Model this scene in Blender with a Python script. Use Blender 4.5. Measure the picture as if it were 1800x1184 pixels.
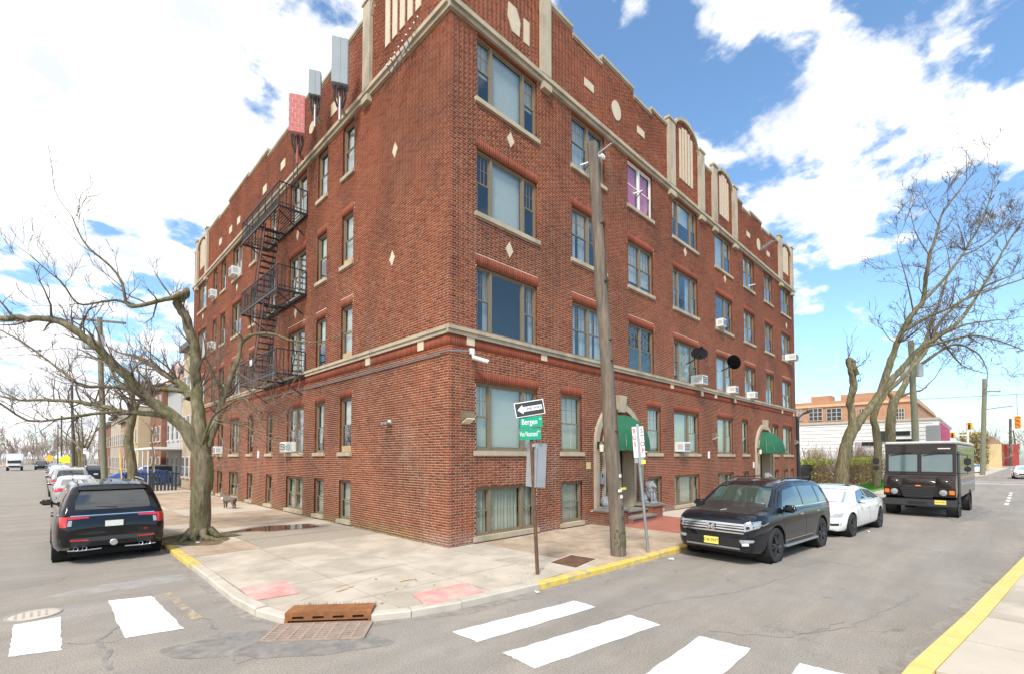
import bpy, bmesh, math, random
import numpy as np
from mathutils import Vector, Matrix, noise
from mathutils.bvhtree import BVHTree
R_=math.radians; PI=math.pi; rnd=random.Random(7)
for o in list(bpy.data.objects): bpy.data.objects.remove(o)
scene=bpy.context.scene; COL=scene.collection
# ------------------------------------------------------------------ camera
CH=2.33; CF=828.0; CHY=803.0; CCX=900.0; PIT=R_(1.9); CPY=CHY-CF*math.tan(PIT)
YAW=math.atan2(835,CF); _c,_s=math.cos(YAW),math.sin(YAW)
FW=Vector((_c*math.cos(PIT),_s*math.cos(PIT),math.sin(PIT))); RT=Vector((_s,-_c,0)); UPV=RT.cross(FW)
def ray(px,py): return FW+RT*((px-CCX)/CF)+UPV*((CPY-py)/CF)
_d=ray(788,970); _t=-CH/_d.z; CAM=Vector((-_t*_d.x,-_t*_d.y,CH))
def gp(px,py,z=0.):
    d=ray(px,py); return CAM+d*((z-CH)/d.z)
def atd(px,py,depth): return CAM+ray(px,py)*depth
def depth_of(p): return (Vector(p)-CAM).dot(FW)
def onR(px,py,off=0.):
    d=ray(px,py); p=CAM+d*((-off-CAM.y)/d.y); return p
def onL(px,py,off=0.):
    d=ray(px,py); p=CAM+d*((-off-CAM.x)/d.x); return p
cd=bpy.data.cameras.new('camera'); cam=bpy.data.objects.new('camera',cd); COL.objects.link(cam)
cam.location=CAM; cam.rotation_euler=(PI/2+PIT,0,YAW-PI/2)
cd.sensor_width=36; cd.sensor_fit='HORIZONTAL'; cd.lens=CF/1800*36; cd.shift_x=0; cd.shift_y=(CPY-592)/1800
cd.clip_start=.05; cd.clip_end=3000; scene.camera=cam
# ------------------------------------------------------------------ world, sun, exposure
SUN_AZ=R_(212); SUN_EL=R_(48)      # direction towards the sun, azimuth measured from +X anticlockwise
world=bpy.data.worlds.new('World'); scene.world=world; world.use_nodes=True
nt=world.node_tree; nt.nodes.clear(); N=nt.nodes.new; LK=nt.links.new
def wmath(op,a,b=None,c=None,clamp=False):
    n=N('ShaderNodeMath'); n.operation=op; n.use_clamp=clamp
    for i,v in enumerate((a,b,c)):
        if v is None: continue
        if isinstance(v,(int,float)): n.inputs[i].default_value=v
        else: LK(v,n.inputs[i])
    return n.outputs[0]
sky=N('ShaderNodeTexSky'); sky.sky_type='NISHITA'; sky.sun_disc=False; sky.sun_elevation=SUN_EL; sky.sun_rotation=PI/2-SUN_AZ
sky.air_density=1.0; sky.dust_density=1.2; sky.ozone_density=1.6
tc=N('ShaderNodeTexCoord'); sep=N('ShaderNodeSeparateXYZ'); LK(tc.outputs['Generated'],sep.inputs[0])
den=wmath('ADD',wmath('MAXIMUM',sep.outputs[2],0.),.24)
cmb=N('ShaderNodeCombineXYZ'); LK(wmath('DIVIDE',sep.outputs[0],den),cmb.inputs[0]); LK(wmath('DIVIDE',sep.outputs[1],den),cmb.inputs[1])
BOFF=(12.3,.7,0); FOFF=(1.4,7.7,0)
TH=.552
def wnoise(scale,detail,rough,dist=0.,vec=None,off=(0,0,0)):
    m=N('ShaderNodeMapping'); LK(vec or cmb.outputs[0],m.inputs[0]); m.inputs['Location'].default_value=off
    n=N('ShaderNodeTexNoise'); LK(m.outputs[0],n.inputs['Vector']); n.inputs['Scale'].default_value=scale; n.inputs['Detail'].default_value=detail
    n.inputs['Roughness'].default_value=rough; n.inputs['Distortion'].default_value=dist; return n.outputs['Fac']
big=wnoise(.9,3,.5,.3,off=BOFF); fine=wnoise(4.6,12,.58,.15,off=FOFF)
left=wmath('ADD',wmath('ADD',wmath('MULTIPLY',sep.outputs[0],-.42),wmath('MULTIPLY',sep.outputs[1],.42)),wmath('MULTIPLY',sep.outputs[2],.55))
cov=wmath('ADD',wmath('ADD',wmath('MULTIPLY',big,.50),wmath('MULTIPLY',fine,.62)),wmath('MULTIPLY',left,.19))
mr=N('ShaderNodeMapRange'); mr.interpolation_type='SMOOTHSTEP'; LK(cov,mr.inputs[0]); mr.inputs[1].default_value=TH; mr.inputs[2].default_value=TH+.075
shade=wnoise(4.0,8,.6,.2,off=(7.3,2.2,.5))
cr=N('ShaderNodeMix'); cr.data_type='RGBA'; LK(wmath('MULTIPLY_ADD',shade,4.2,-1.55,clamp=True),cr.inputs[0])
cr.inputs[6].default_value=(4.3,4.5,4.9,1); cr.inputs[7].default_value=(6.9,6.8,6.6,1)
mx=N('ShaderNodeMix'); mx.data_type='RGBA'; LK(wmath('MULTIPLY',mr.outputs[0],.97),mx.inputs[0])
sk2=N('ShaderNodeMix'); sk2.data_type='RGBA'; sk2.blend_type='MULTIPLY'; sk2.inputs[0].default_value=1; LK(sky.outputs[0],sk2.inputs[6]); sk2.inputs[7].default_value=(1.0,1.2,1.27,1)
LK(sk2.outputs[2],mx.inputs[6]); LK(cr.outputs[2],mx.inputs[7])
bg=N('ShaderNodeBackground'); LK(mx.outputs[2],bg.inputs[0]); bg.inputs[1].default_value=.11
wo=N('ShaderNodeOutputWorld'); LK(bg.outputs[0],wo.inputs[0])
sl=bpy.data.lights.new('sun','SUN'); sl.energy=2.1; sl.angle=R_(11); sl.color=(1,.95,.87)
so=bpy.data.objects.new('sun',sl); COL.objects.link(so)
sdir=Vector((math.cos(SUN_AZ)*math.cos(SUN_EL),math.sin(SUN_AZ)*math.cos(SUN_EL),math.sin(SUN_EL)))
so.rotation_euler=sdir.to_track_quat('Z','Y').to_euler(); so.location=(0,-20,40)
vs=scene.view_settings; vs.view_transform='Standard'; vs.look='None'; vs.gamma=1; vs.exposure=1.02; vs.use_curve_mapping=False
# ------------------------------------------------------------------ materials
MATS={}
def newmat(name):
    m=bpy.data.materials.new(name); m.use_nodes=True; t=m.node_tree; b=t.nodes['Principled BSDF']; MATS[name]=m; return m,t,b
def M(name,col=(.5,.5,.5),rough=.6,var=.12,scale=3.,bump=0.,bscale=60.,metal=0.,spec=.5,coat=0.,tint=None,tscale=1.,tth=.55,stretch=(1,1,1)):
    if name in MATS: return MATS[name]
    m,t,b=newmat(name); nn=t.nodes.new; lk=t.links.new
    b.inputs['Roughness'].default_value=rough; b.inputs['Metallic'].default_value=metal; b.inputs['Specular IOR Level'].default_value=spec; b.inputs['Coat Weight'].default_value=coat
    g=nn('ShaderNodeNewGeometry'); mp=nn('ShaderNodeMapping'); lk(g.outputs['Position'],mp.inputs[0]); mp.inputs['Scale'].default_value=stretch
    def noi(s,d=5):
        n=nn('ShaderNodeTexNoise'); lk(mp.outputs[0],n.inputs['Vector']); n.inputs['Scale'].default_value=s; n.inputs['Detail'].default_value=d; n.inputs['Roughness'].default_value=.6; return n.outputs['Fac']
    mrn=nn('ShaderNodeMapRange'); lk(noi(scale),mrn.inputs[0]); mrn.inputs[1].default_value=.25; mrn.inputs[2].default_value=.75; mrn.inputs[3].default_value=1-var; mrn.inputs[4].default_value=1+var
    base=nn('ShaderNodeMix'); base.data_type='RGBA'; base.inputs[6].default_value=(*col,1); base.inputs[7].default_value=(*(tint or col),1)
    if tint:
        r2=nn('ShaderNodeMapRange'); lk(noi(tscale,6),r2.inputs[0]); r2.inputs[1].default_value=tth-.08; r2.inputs[2].default_value=tth+.08; lk(r2.outputs[0],base.inputs[0])
    else: base.inputs[0].default_value=0
    mu=nn('ShaderNodeVectorMath'); mu.operation='SCALE'; lk(base.outputs[2],mu.inputs[0]); lk(mrn.outputs[0],mu.inputs['Scale']); lk(mu.outputs[0],b.inputs['Base Color'])
    if bump:
        bn=nn('ShaderNodeBump'); bn.inputs['Strength'].default_value=bump; bn.inputs['Distance'].default_value=.02; lk(noi(bscale,4),bn.inputs['Height']); lk(bn.outputs[0],b.inputs['Normal'])
    return m
def brick_mat(name,cols,dirt=.35):
    m,t,b=newmat(name); nn=t.nodes.new; lk=t.links.new
    g=nn('ShaderNodeNewGeometry'); oi=nn('ShaderNodeObjectInfo'); ad=nn('ShaderNodeMath'); lk(g.outputs['Random Per Island'],ad.inputs[0]); lk(oi.outputs['Random'],ad.inputs[1])
    fr=nn('ShaderNodeMath'); fr.operation='FRACT'; lk(ad.outputs[0],fr.inputs[0])
    rp=nn('ShaderNodeValToRGB'); e=rp.color_ramp.elements; e[0].color=(*cols[0],1); e[1].color=(*cols[-1],1); e[1].position=1
    for i,cc in enumerate(cols[1:-1]): x=e.new((i+1)/(len(cols)-1)); x.color=(*cc,1)
    lk(fr.outputs[0],rp.inputs[0])
    def noi(s,d=5,st=(1,1,1)):
        mp=nn('ShaderNodeMapping'); mp.inputs['Scale'].default_value=st; lk(g.outputs['Position'],mp.inputs[0])
        n=nn('ShaderNodeTexNoise'); lk(mp.outputs[0],n.inputs['Vector']); n.inputs['Scale'].default_value=s; n.inputs['Detail'].default_value=d; return n.outputs['Fac']
    r=nn('ShaderNodeMapRange'); lk(noi(.55,7,(1,1,.55)),r.inputs[0]); r.inputs[1].default_value=.35; r.inputs[2].default_value=.68; r.inputs[3].default_value=1+dirt*.45; r.inputs[4].default_value=1-dirt
    r2=nn('ShaderNodeMapRange'); lk(noi(45,3),r2.inputs[0]); r2.inputs[3].default_value=.85; r2.inputs[4].default_value=1.15
    m1=nn('ShaderNodeMath'); m1.operation='MULTIPLY'; lk(r.outputs[0],m1.inputs[0]); lk(r2.outputs[0],m1.inputs[1])
    mu=nn('ShaderNodeVectorMath'); mu.operation='SCALE'; lk(rp.outputs[0],mu.inputs[0]); lk(m1.outputs[0],mu.inputs['Scale'])
    # lime bloom stains, and moss / salt near the pavement
    sx=nn('ShaderNodeSeparateXYZ'); lk(g.outputs['Position'],sx.inputs[0])
    st=nn('ShaderNodeMapRange'); lk(noi(.8,8,(1,1,.35)),st.inputs[0]); st.inputs[1].default_value=.60; st.inputs[2].default_value=.80; st.inputs[3].default_value=0; st.inputs[4].default_value=.32
    mxx=nn('ShaderNodeMix'); mxx.data_type='RGBA'; lk(st.outputs[0],mxx.inputs[0]); lk(mu.outputs[0],mxx.inputs[6]); mxx.inputs[7].default_value=(.36,.27,.21,1)
    lowz=nn('ShaderNodeMapRange'); lk(sx.outputs[2],lowz.inputs[0]); lowz.inputs[1].default_value=.55; lowz.inputs[2].default_value=.05
    ml=nn('ShaderNodeMath'); ml.operation='MULTIPLY'; lk(lowz.outputs[0],ml.inputs[0]); lk(noi(1.6,4),ml.inputs[1])
    mm=nn('ShaderNodeMix'); mm.data_type='RGBA'; lk(ml.outputs[0],mm.inputs[0]); lk(mxx.outputs[2],mm.inputs[6])
    gm=nn('ShaderNodeMapRange'); lk(sx.outputs[1],gm.inputs[0]); gm.inputs[1].default_value=.6; gm.inputs[2].default_value=1.4
    gc=nn('ShaderNodeMix'); gc.data_type='RGBA'; lk(gm.outputs[0],gc.inputs[0]); gc.inputs[6].default_value=(.30,.26,.23,1); gc.inputs[7].default_value=(.16,.16,.04,1)
    lk(gc.outputs[2],mm.inputs[7]); lk(mm.outputs[2],b.inputs['Base Color'])
    b.inputs['Roughness'].default_value=.78; b.inputs['Specular IOR Level'].default_value=.3
    bn=nn('ShaderNodeBump'); bn.inputs['Strength'].default_value=.5; bn.inputs['Distance'].default_value=.008; lk(noi(90,3),bn.inputs['Height']); lk(bn.outputs[0],b.inputs['Normal'])
    return m
BRICK=brick_mat('red_brick',[(.140,.036,.018),(.197,.050,.021),(.235,.062,.024),(.258,.071,.027),(.21,.053,.022),(.28,.084,.032),(.228,.058,.023)])
SOLD=brick_mat('soldier_brick',[(.21,.052,.027),(.26,.065,.031),(.23,.057,.029),(.28,.075,.035)],.25)
MORT=M('mortar',(.70,.53,.39),.9,.2,2.,.2,120)
STONE=M('limestone',(.43,.36,.26),.8,.16,2.5,.15,80,tint=(.30,.26,.19),tscale=1.3,tth=.58,stretch=(1,1,.5))
PLAQUE=M('cream_plaque',(.58,.48,.35),.75,.1,4)
FRAME=M('taupe_window_frame',(.20,.155,.095),.5,.1,8)
FRAMEW=M('white_window_frame',(.7,.68,.63),.5,.08,8)
BLIND_REFL=M('white_blind_or_reflection',(.72,.70,.64),.8,.06,3,stretch=(1,1,20))
VBLIND=M('cream_vertical_blind',(.66,.62,.50),.8,.14,14,stretch=(1,1,.02))
CURT=M('grey_curtain',(.60,.60,.58),.9,.25,9,stretch=(1,1,.05))
PINKC=M('pink_curtain',(1.0,.20,.38),.8,.1,4)
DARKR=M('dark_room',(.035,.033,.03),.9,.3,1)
ROOFM=M('roof_felt',(.12,.12,.12),.9)
IRON=M('black_iron',(.018,.019,.022),.45,.2,6)
GREYM=M('galvanised_steel',(.42,.43,.44),.42,.12,6,metal=.75)
PLAST=M('white_plastic',(.72,.72,.69),.5,.06,4)
DKPL=M('dark_plastic',(.02,.02,.022),.5,.1,5)
RUST=M('rusty_steel',(.10,.055,.035),.75,.3,9,.3,60,tint=(.19,.08,.035),tscale=5)
def glass_mat(name,ior=1.75,tint=(.86,.9,.9),rough=0.0):
    m,t,b=newmat(name); nn=t.nodes.new; lk=t.links.new; t.nodes.remove(b)
    lw=nn('ShaderNodeLayerWeight'); lw.inputs[0].default_value=.5; pw=nn('ShaderNodeMath'); pw.operation='POWER'; lk(lw.outputs['Facing'],pw.inputs[0]); pw.inputs[1].default_value=4.; fr=nn('ShaderNodeMath'); fr.operation='MULTIPLY_ADD'; lk(pw.outputs[0],fr.inputs[0]); fr.inputs[1].default_value=1-ior; fr.inputs[2].default_value=ior; tr=nn('ShaderNodeBsdfTransparent'); tr.inputs[0].default_value=(*tint,1)
    gl=nn('ShaderNodeBsdfGlossy'); gl.inputs['Roughness'].default_value=rough; mxs=nn('ShaderNodeMixShader')
    n=nn('ShaderNodeTexNoise'); n.inputs['Scale'].default_value=1.4; bp=nn('ShaderNodeBump'); bp.inputs['Strength'].default_value=.03; bp.inputs['Distance'].default_value=.03
    g=nn('ShaderNodeNewGeometry'); lk(g.outputs['Position'],n.inputs['Vector']); lk(n.outputs['Fac'],bp.inputs['Height']); lk(bp.outputs[0],gl.inputs['Normal'])
    lk(fr.outputs[0],mxs.inputs[0]); lk(tr.outputs[0],mxs.inputs[1]); lk(gl.outputs[0],mxs.inputs[2]); lk(mxs.outputs[0],t.nodes['Material Output'].inputs[0]); return m
PANE=glass_mat('window_glass',.085)
# ------------------------------------------------------------------ mesh helpers
class MB:
    def __init__(s): s.v=[]; s.f=[]
    def add(s,vs,fs):
        k=len(s.v); s.v+= [tuple(q) for q in vs]; s.f+=[tuple(i+k for i in f) for f in fs]; return s
    def box(s,a,b):
        x0,y0,z0=[min(a[i],b[i]) for i in range(3)]; x1,y1,z1=[max(a[i],b[i]) for i in range(3)]
        return s.add([(x0,y0,z0),(x1,y0,z0),(x1,y1,z0),(x0,y1,z0),(x0,y0,z1),(x1,y0,z1),(x1,y1,z1),(x0,y1,z1)],[(3,2,1,0),(4,5,6,7),(0,1,5,4),(1,2,6,5),(2,3,7,6),(3,0,4,7)])
    def bar(s,p,q,w,h=None,up=(0,0,1)):
        p,q=Vector(p),Vector(q); h=h or w; d=(q-p).normalized(); u=Vector(up)
        if abs(d.dot(u))>.98: u=Vector((1,0,0))
        a=d.cross(u).normalized(); b=a.cross(d).normalized(); a=a*(w/2); b=b*(h/2)
        return s.add([p-a-b,p+a-b,p+a+b,p-a+b,q-a-b,q+a-b,q+a+b,q-a+b],[(3,2,1,0),(4,5,6,7),(0,1,5,4),(1,2,6,5),(2,3,7,6),(3,0,4,7)])
    def tube(s,pts,rad,n=8,cap=True):
        pts=[Vector(p) for p in pts]; m=len(pts)
        if isinstance(rad,(int,float)): rad=[rad]*m
        t0=(pts[1]-pts[0]).normalized(); u=t0.orthogonal().normalized(); k=len(s.v)
        for i in range(m):
            t=(pts[min(i+1,m-1)]-pts[max(i-1,0)]).normalized(); u=(u-t*u.dot(t)); u=u.normalized() if u.length>1e-6 else t.orthogonal().normalized(); w=t.cross(u)
            for j in range(n):
                a=2*PI*j/n; s.v.append(tuple(pts[i]+(u*math.cos(a)+w*math.sin(a))*rad[i]))
        for i in range(m-1):
            for j in range(n):
                j2=(j+1)%n; s.f.append((k+i*n+j,k+i*n+j2,k+(i+1)*n+j2,k+(i+1)*n+j))
        if cap: s.f.append(tuple(k+j for j in reversed(range(n)))); s.f.append(tuple(k+(m-1)*n+j for j in range(n)))
        return s
    def prism(s,poly,z0,z1):
        n=len(poly); return s.add([(p[0],p[1],z0) for p in poly]+[(p[0],p[1],z1) for p in poly],[tuple(reversed(range(n))),tuple(range(n,2*n))]+[(i,(i+1)%n,n+(i+1)%n,n+i) for i in range(n)])
    def extrude(s,poly,off):
        off=Vector(off); n=len(poly); P=[Vector(p) for p in poly]
        return s.add(P+[p+off for p in P],[tuple(reversed(range(n))),tuple(range(n,2*n))]+[(i,(i+1)%n,n+(i+1)%n,n+i) for i in range(n)])
    def lathe(s,prof,n=24,axis='z',c=(0,0,0),closed=False):
        k=len(s.v); c=Vector(c); m=len(prof)
        for r,h in prof:
            for j in range(n):
                a=2*PI*j/n; x,y=r*math.cos(a),r*math.sin(a)
                s.v.append(tuple(c+Vector({'z':(x,y,h),'y':(x,h,y),'x':(h,x,y)}[axis])))
        for i in range(m-1 if not closed else m):
            i2=(i+1)%m
            for j in range(n): s.f.append((k+i*n+j,k+i*n+(j+1)%n,k+i2*n+(j+1)%n,k+i2*n+j))
        return s
    def grid(s,P,close=False):
        k=len(s.v); n=len(P); m=len(P[0])
        for r in P:
            for p in r: s.v.append(tuple(p))
        for i in range(n-1):
            for j in range(m-1): s.f.append((k+i*m+j,k+i*m+j+1,k+(i+1)*m+j+1,k+(i+1)*m+j))
        return s
    def mesh(s,name,mat,smooth=None,fixn=True):
        me=bpy.data.meshes.new(name); me.from_pydata([tuple(v) for v in s.v],[],s.f); me.validate()
        if fixn:
            bm=bmesh.new(); bm.from_mesh(me); bmesh.ops.recalc_face_normals(bm,faces=bm.faces); bm.to_mesh(me); bm.free()
        if mat: me.materials.append(mat)
        if smooth is not None:
            me.polygons.foreach_set('use_smooth',[True]*len(me.polygons)); me.set_sharp_from_angle(angle=R_(smooth))
        return me
    def build(s,name,mat,parent=None,world=False,smooth=None,kind=None,label=None,fixn=True):
        o=bpy.data.objects.new(name,s.mesh(name,mat,smooth,fixn)); COL.objects.link(o)
        if parent:
            o.parent=parent
            if world: o.matrix_parent_inverse=Matrix.LocRotScale(parent.location,parent.rotation_euler,None).inverted()
        if kind: o['kind']=kind
        if label: o['label']=label
        return o
def tag(o,label,cat,group=None):
    o['label']=label; o['category']=cat
    if group: o['group']=group
    return o
def thing(name,label,cat,loc=(0,0,0),rz=0.,group=None):
    o=bpy.data.objects.new(name,None); COL.objects.link(o); o.location=loc; o.rotation_euler=(0,0,rz); o.empty_display_size=.2
    return tag(o,label,cat,group)
def link_mesh(name,me,parent=None,loc=(0,0,0),rot=(0,0,0)):
    o=bpy.data.objects.new(name,me); COL.objects.link(o); o.parent=parent; o.location=loc; o.rotation_euler=rot; return o
def copy_tree(o,parent=None):
    c=o.copy(); COL.objects.link(c); c.parent=parent
    for ch in list(o.children): copy_tree(ch,c)
    return c
def rbox(a,b,bev=.03,seg=2):
    bm=bmesh.new(); bmesh.ops.create_cube(bm,size=1); a,b=Vector(a),Vector(b)
    for v in bm.verts: v.co=Vector([(a[i]+b[i])/2+v.co[i]*abs(b[i]-a[i]) for i in range(3)])
    bmesh.ops.bevel(bm,geom=bm.edges[:],offset=bev,segments=seg,affect='EDGES'); m=MB(); m.add([v.co for v in bm.verts],[[v.index for v in f.verts] for f in bm.faces]); bm.free(); return m
def text_mesh(body,size,depth=.002,sx=1.,bold=0.):
    cu=bpy.data.curves.new('lettering','FONT'); cu.body=body; cu.size=size; cu.extrude=depth; cu.align_x='CENTER'; cu.align_y='CENTER'; cu.offset=bold
    o=bpy.data.objects.new('lettering',cu); COL.objects.link(o); dg=bpy.context.evaluated_depsgraph_get(); me=bpy.data.meshes.new_from_object(o.evaluated_get(dg)); bpy.data.objects.remove(o)
    for v in me.vertices: v.co.x*=sx
    return me
def put_text(body,size,mat,parent,basis,sx=1.,bold=0.,name='lettering'):
    me=text_mesh(body,size,.0015,sx,bold); me.materials.clear(); me.materials.append(mat)
    o=bpy.data.objects.new(name,me); COL.objects.link(o); o.parent=parent; o.matrix_basis=basis; return o
def interp(tab,x):
    if x<=tab[0][0]: return tab[0][1]
    for (a,u),(b,v) in zip(tab,tab[1:]):
        if x<=b: return u+(v-u)*(x-a)/(b-a) if b>a else v
    return tab[-1][1]
# ------------------------------------------------------------------ ground, kerbs, pavements
def asphalt():
    m,t,b=newmat('asphalt'); nn=t.nodes.new; lk=t.links.new; g=nn('ShaderNodeNewGeometry')
    def noi(s,d=5,dist=0,st=(1,1,1)):
        mp=nn('ShaderNodeMapping'); mp.inputs['Scale'].default_value=st; lk(g.outputs['Position'],mp.inputs[0])
        n=nn('ShaderNodeTexNoise'); lk(mp.outputs[0],n.inputs['Vector']); n.inputs['Scale'].default_value=s; n.inputs['Detail'].default_value=d; n.inputs['Distortion'].default_value=dist; n.inputs['Roughness'].default_value=.62; return n.outputs['Fac']
    def mr(src,a,b_,c,d):
        r=nn('ShaderNodeMapRange'); lk(src,r.inputs[0]); r.inputs[1].default_value=a; r.inputs[2].default_value=b_; r.inputs[3].default_value=c; r.inputs[4].default_value=d; return r.outputs[0]
    def mul(a,b_):
        x=nn('ShaderNodeMath'); x.operation='MULTIPLY'; lk(a,x.inputs[0]); lk(b_,x.inputs[1]); return x.outputs[0]
    f=mul(mr(noi(.35,6),.3,.7,.91,1.08),mr(noi(2.2,6,.5),.3,.7,.93,1.06)); f=mul(f,mr(noi(55,4),.30,.70,.58,1.44))
    f=mul(f,mr(noi(.16,3,0,(1,9,1)),.35,.65,.9,1.08))
    vo=nn('ShaderNodeTexVoronoi'); vo.feature='DISTANCE_TO_EDGE'; vo.inputs['Scale'].default_value=.33
    ds=nn('ShaderNodeVectorMath'); ds.operation='ADD'; n2=nn('ShaderNodeTexNoise'); n2.inputs['Scale'].default_value=1.7; n2.inputs['Detail'].default_value=7; lk(g.outputs['Position'],n2.inputs['Vector'])
    sc=nn('ShaderNodeVectorMath'); sc.operation='SCALE'; sc.inputs['Scale'].default_value=1.3; lk(n2.outputs['Color'],sc.inputs[0]); lk(g.outputs['Position'],ds.inputs[0]); lk(sc.outputs[0],ds.inputs[1]); lk(ds.outputs[0],vo.inputs['Vector'])
    ck=mr(vo.outputs['Distance'],.002,.008,1,0); ck=mul(ck,mr(noi(.45,3),.52,.64,0,.28))
    inv=nn('ShaderNodeMath'); inv.operation='SUBTRACT'; inv.inputs[0].default_value=1; lk(ck,inv.inputs[1]); f=mul(f,inv.outputs[0])
    mx=nn('ShaderNodeMix'); mx.data_type='RGBA'; lk(mr(noi(.5,5),.42,.62,0,1),mx.inputs[0]); mx.inputs[6].default_value=(.262,.240,.215,1); mx.inputs[7].default_value=(.285,.253,.215,1)
    s=nn('ShaderNodeVectorMath'); s.operation='SCALE'; lk(mx.outputs[2],s.inputs[0]); lk(f,s.inputs['Scale']); lk(s.outputs[0],b.inputs['Base Color'])
    b.inputs['Roughness'].default_value=.85; b.inputs['Specular IOR Level'].default_value=.25
    bp=nn('ShaderNodeBump'); bp.inputs['Strength'].default_value=.5; bp.inputs['Distance'].default_value=.01; lk(noi(130,2),bp.inputs['Height']); lk(bp.outputs[0],b.inputs['Normal']); return m
ASPH=asphalt()
ASPHD=M('dark_asphalt_patch',(.195,.182,.168),.9,.3,7,.5,120,tint=(.25,.23,.205),tscale=3,tth=.5)
ASPHL=M('pale_asphalt_patch',(.295,.28,.26),.85,.2,4,.4,130)
CONC=M('new_concrete',(.50,.435,.355),.85,.13,2.2,.25,150,tint=(.385,.335,.27),tscale=.9,tth=.5)
CONCT=M('tan_old_concrete',(.44,.345,.255),.9,.2,3,.35,120,tint=(.36,.27,.19),tscale=1.1,tth=.52)
CONCG=M('aggregate_concrete',(.36,.31,.25),.95,.45,28,.7,90)
CONCW=M('pale_concrete',(.49,.43,.35),.85,.08,2,.15,150)
CONCR=M('red_concrete',(.36,.125,.08),.85,.15,3,.2,120)
KERBC=M('kerb_concrete',(.48,.43,.36),.85,.18,3,.3,90)
KERBY=M('yellow_kerb_paint',(.66,.47,.10),.75,.16,6,.3,90,tint=(.40,.34,.24),tscale=4,tth=.58)
KERBY2=M('bright_yellow_kerb_paint',(.70,.51,.16),.7,.12,5,.3,90,tint=(.48,.40,.27),tscale=5,tth=.63)
WHITEP=M('white_road_paint',(.74,.73,.70),.75,.08,5,.25,120,tint=(.44,.42,.39),tscale=11,tth=.63)
WORNY=M('worn_yellow_paint',(.38,.30,.19),.85,.35,9,tint=(.25,.22,.19),tscale=5,tth=.5)
TACT=M('pink_tactile_paint',(.66,.30,.27),.8,.14,5,.8,70,tint=(.7,.42,.36),tscale=2,tth=.55)
DIRT=M('dirt',(.17,.12,.075),.95,.4,6,.8,40)
GRASSM=M('grass',(.10,.26,.03),.9,.3,8)
def sheet(name,poly,z,mat,parent=None,kind='structure',th=None):
    m=MB()
    if th: m.prism(poly,z-th,z)
    else: m.add([(p[0],p[1],z) for p in poly],[tuple(range(len(poly)))])
    o=m.build(name,mat,parent)
    if not parent: o['kind']=kind
    return o
road=sheet('road',[(-1500,-1500),(1500,-1500),(1500,1500),(-1500,1500)],0,ASPH)
def clip(poly,n,c,keep=1):
    out=[]
    for i in range(len(poly)):
        a,b=poly[i],poly[(i+1)%len(poly)]; da=(a[0]*n[0]+a[1]*n[1]-c)*keep; db=(b[0]*n[0]+b[1]*n[1]-c)*keep
        if da<=0: out.append(a)
        if (da<0<db) or (db<0<da): t=da/(da-db); out.append((a[0]+(b[0]-a[0])*t,a[1]+(b[1]-a[1])*t))
    return out
def area(p): return abs(sum(p[i][0]*p[(i+1)%len(p)][1]-p[(i+1)%len(p)][0]*p[i][1] for i in range(len(p))))/2
def inset(p,d):
    n=len(p); s=sum(p[i][0]*p[(i+1)%n][1]-p[(i+1)%n][0]*p[i][1] for i in range(n)); sg=1 if s>0 else -1; q=p
    for i in range(n):
        a,b=p[i],p[(i+1)%n]; ex,ey=b[0]-a[0],b[1]-a[1]; l=math.hypot(ex,ey)
        if l<1e-6: continue
        nx,ny=ey/l*sg,-ex/l*sg; q=clip(q,(nx,ny),nx*a[0]+ny*a[1]-d)
        if len(q)<3: return []
    return q
def slabs(root,poly,xs,ys,z,matf,th=.06,gap=.009,name='paving_slab'):
    xs=[-1e4]+list(xs)+[1e4]; ys=[-1e4]+list(ys)+[1e4]; k=0
    for i in range(len(xs)-1):
        for j in range(len(ys)-1):
            q=clip(clip(clip(clip(poly,(1,0),xs[i+1]),(1,0),xs[i],-1),(0,1),ys[j+1]),(0,1),ys[j],-1)
            if len(q)<3 or area(q)<.02: continue
            q=inset(q,gap)
            if len(q)<3: continue
            k+=1; dz=rnd.uniform(-.004,.004); MB().prism(q,z-th,z+dz).build(name,matf((q[0][0]+q[2%len(q)][0])/2,(q[0][1]+q[2%len(q)][1])/2),root)
SWZ=.11
arc=[(-4.87,1.0),(-4.90,-.2),(-4.90,-.98),(-4.84,-1.75),(-4.66,-2.42),(-3.75,-3.16),(-3.25,-3.42),(-2.47,-3.62),(-.85,-3.78)]
kR=lambda x: -3.78-(x+.85)*.048 if x<20 else -4.78-(x-20)*.05
kerb_out=[(-4.87,120.),(-4.87,40.)]+[(-4.87,y) for y in (24.,12.,8.2,7.5,6.6,5.9,5.0,3.6,2.2)]+arc+[(x,kR(x)) for x in (.9,2.6,4.5,7.5,10.5,13.5,17.,21.,26.,31.,40.,45.)]
def offs(pl,d):
    out=[]
    for i in range(len(pl)):
        a=Vector(pl[max(i-1,0)]); b=Vector(pl[min(i+1,len(pl)-1)]); t=(b-a).normalized(); n=Vector((-t.y,t.x)); out.append((pl[i][0]+n.x*d,pl[i][1]+n.y*d))
    return out
kin=offs(kerb_out,.17)
pv=sheet('pavement',[(45,5.),(45,kin[-1][1])]+list(reversed(kin))+[(20,120),(20,60),(.4,60),(.4,.4),(29.5,.4),(29.5,5.)],SWZ-.045,DIRT,th=.08)
kr=bpy.data.objects.new('kerb',None); COL.objects.link(kr); kr['kind']='structure'
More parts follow.
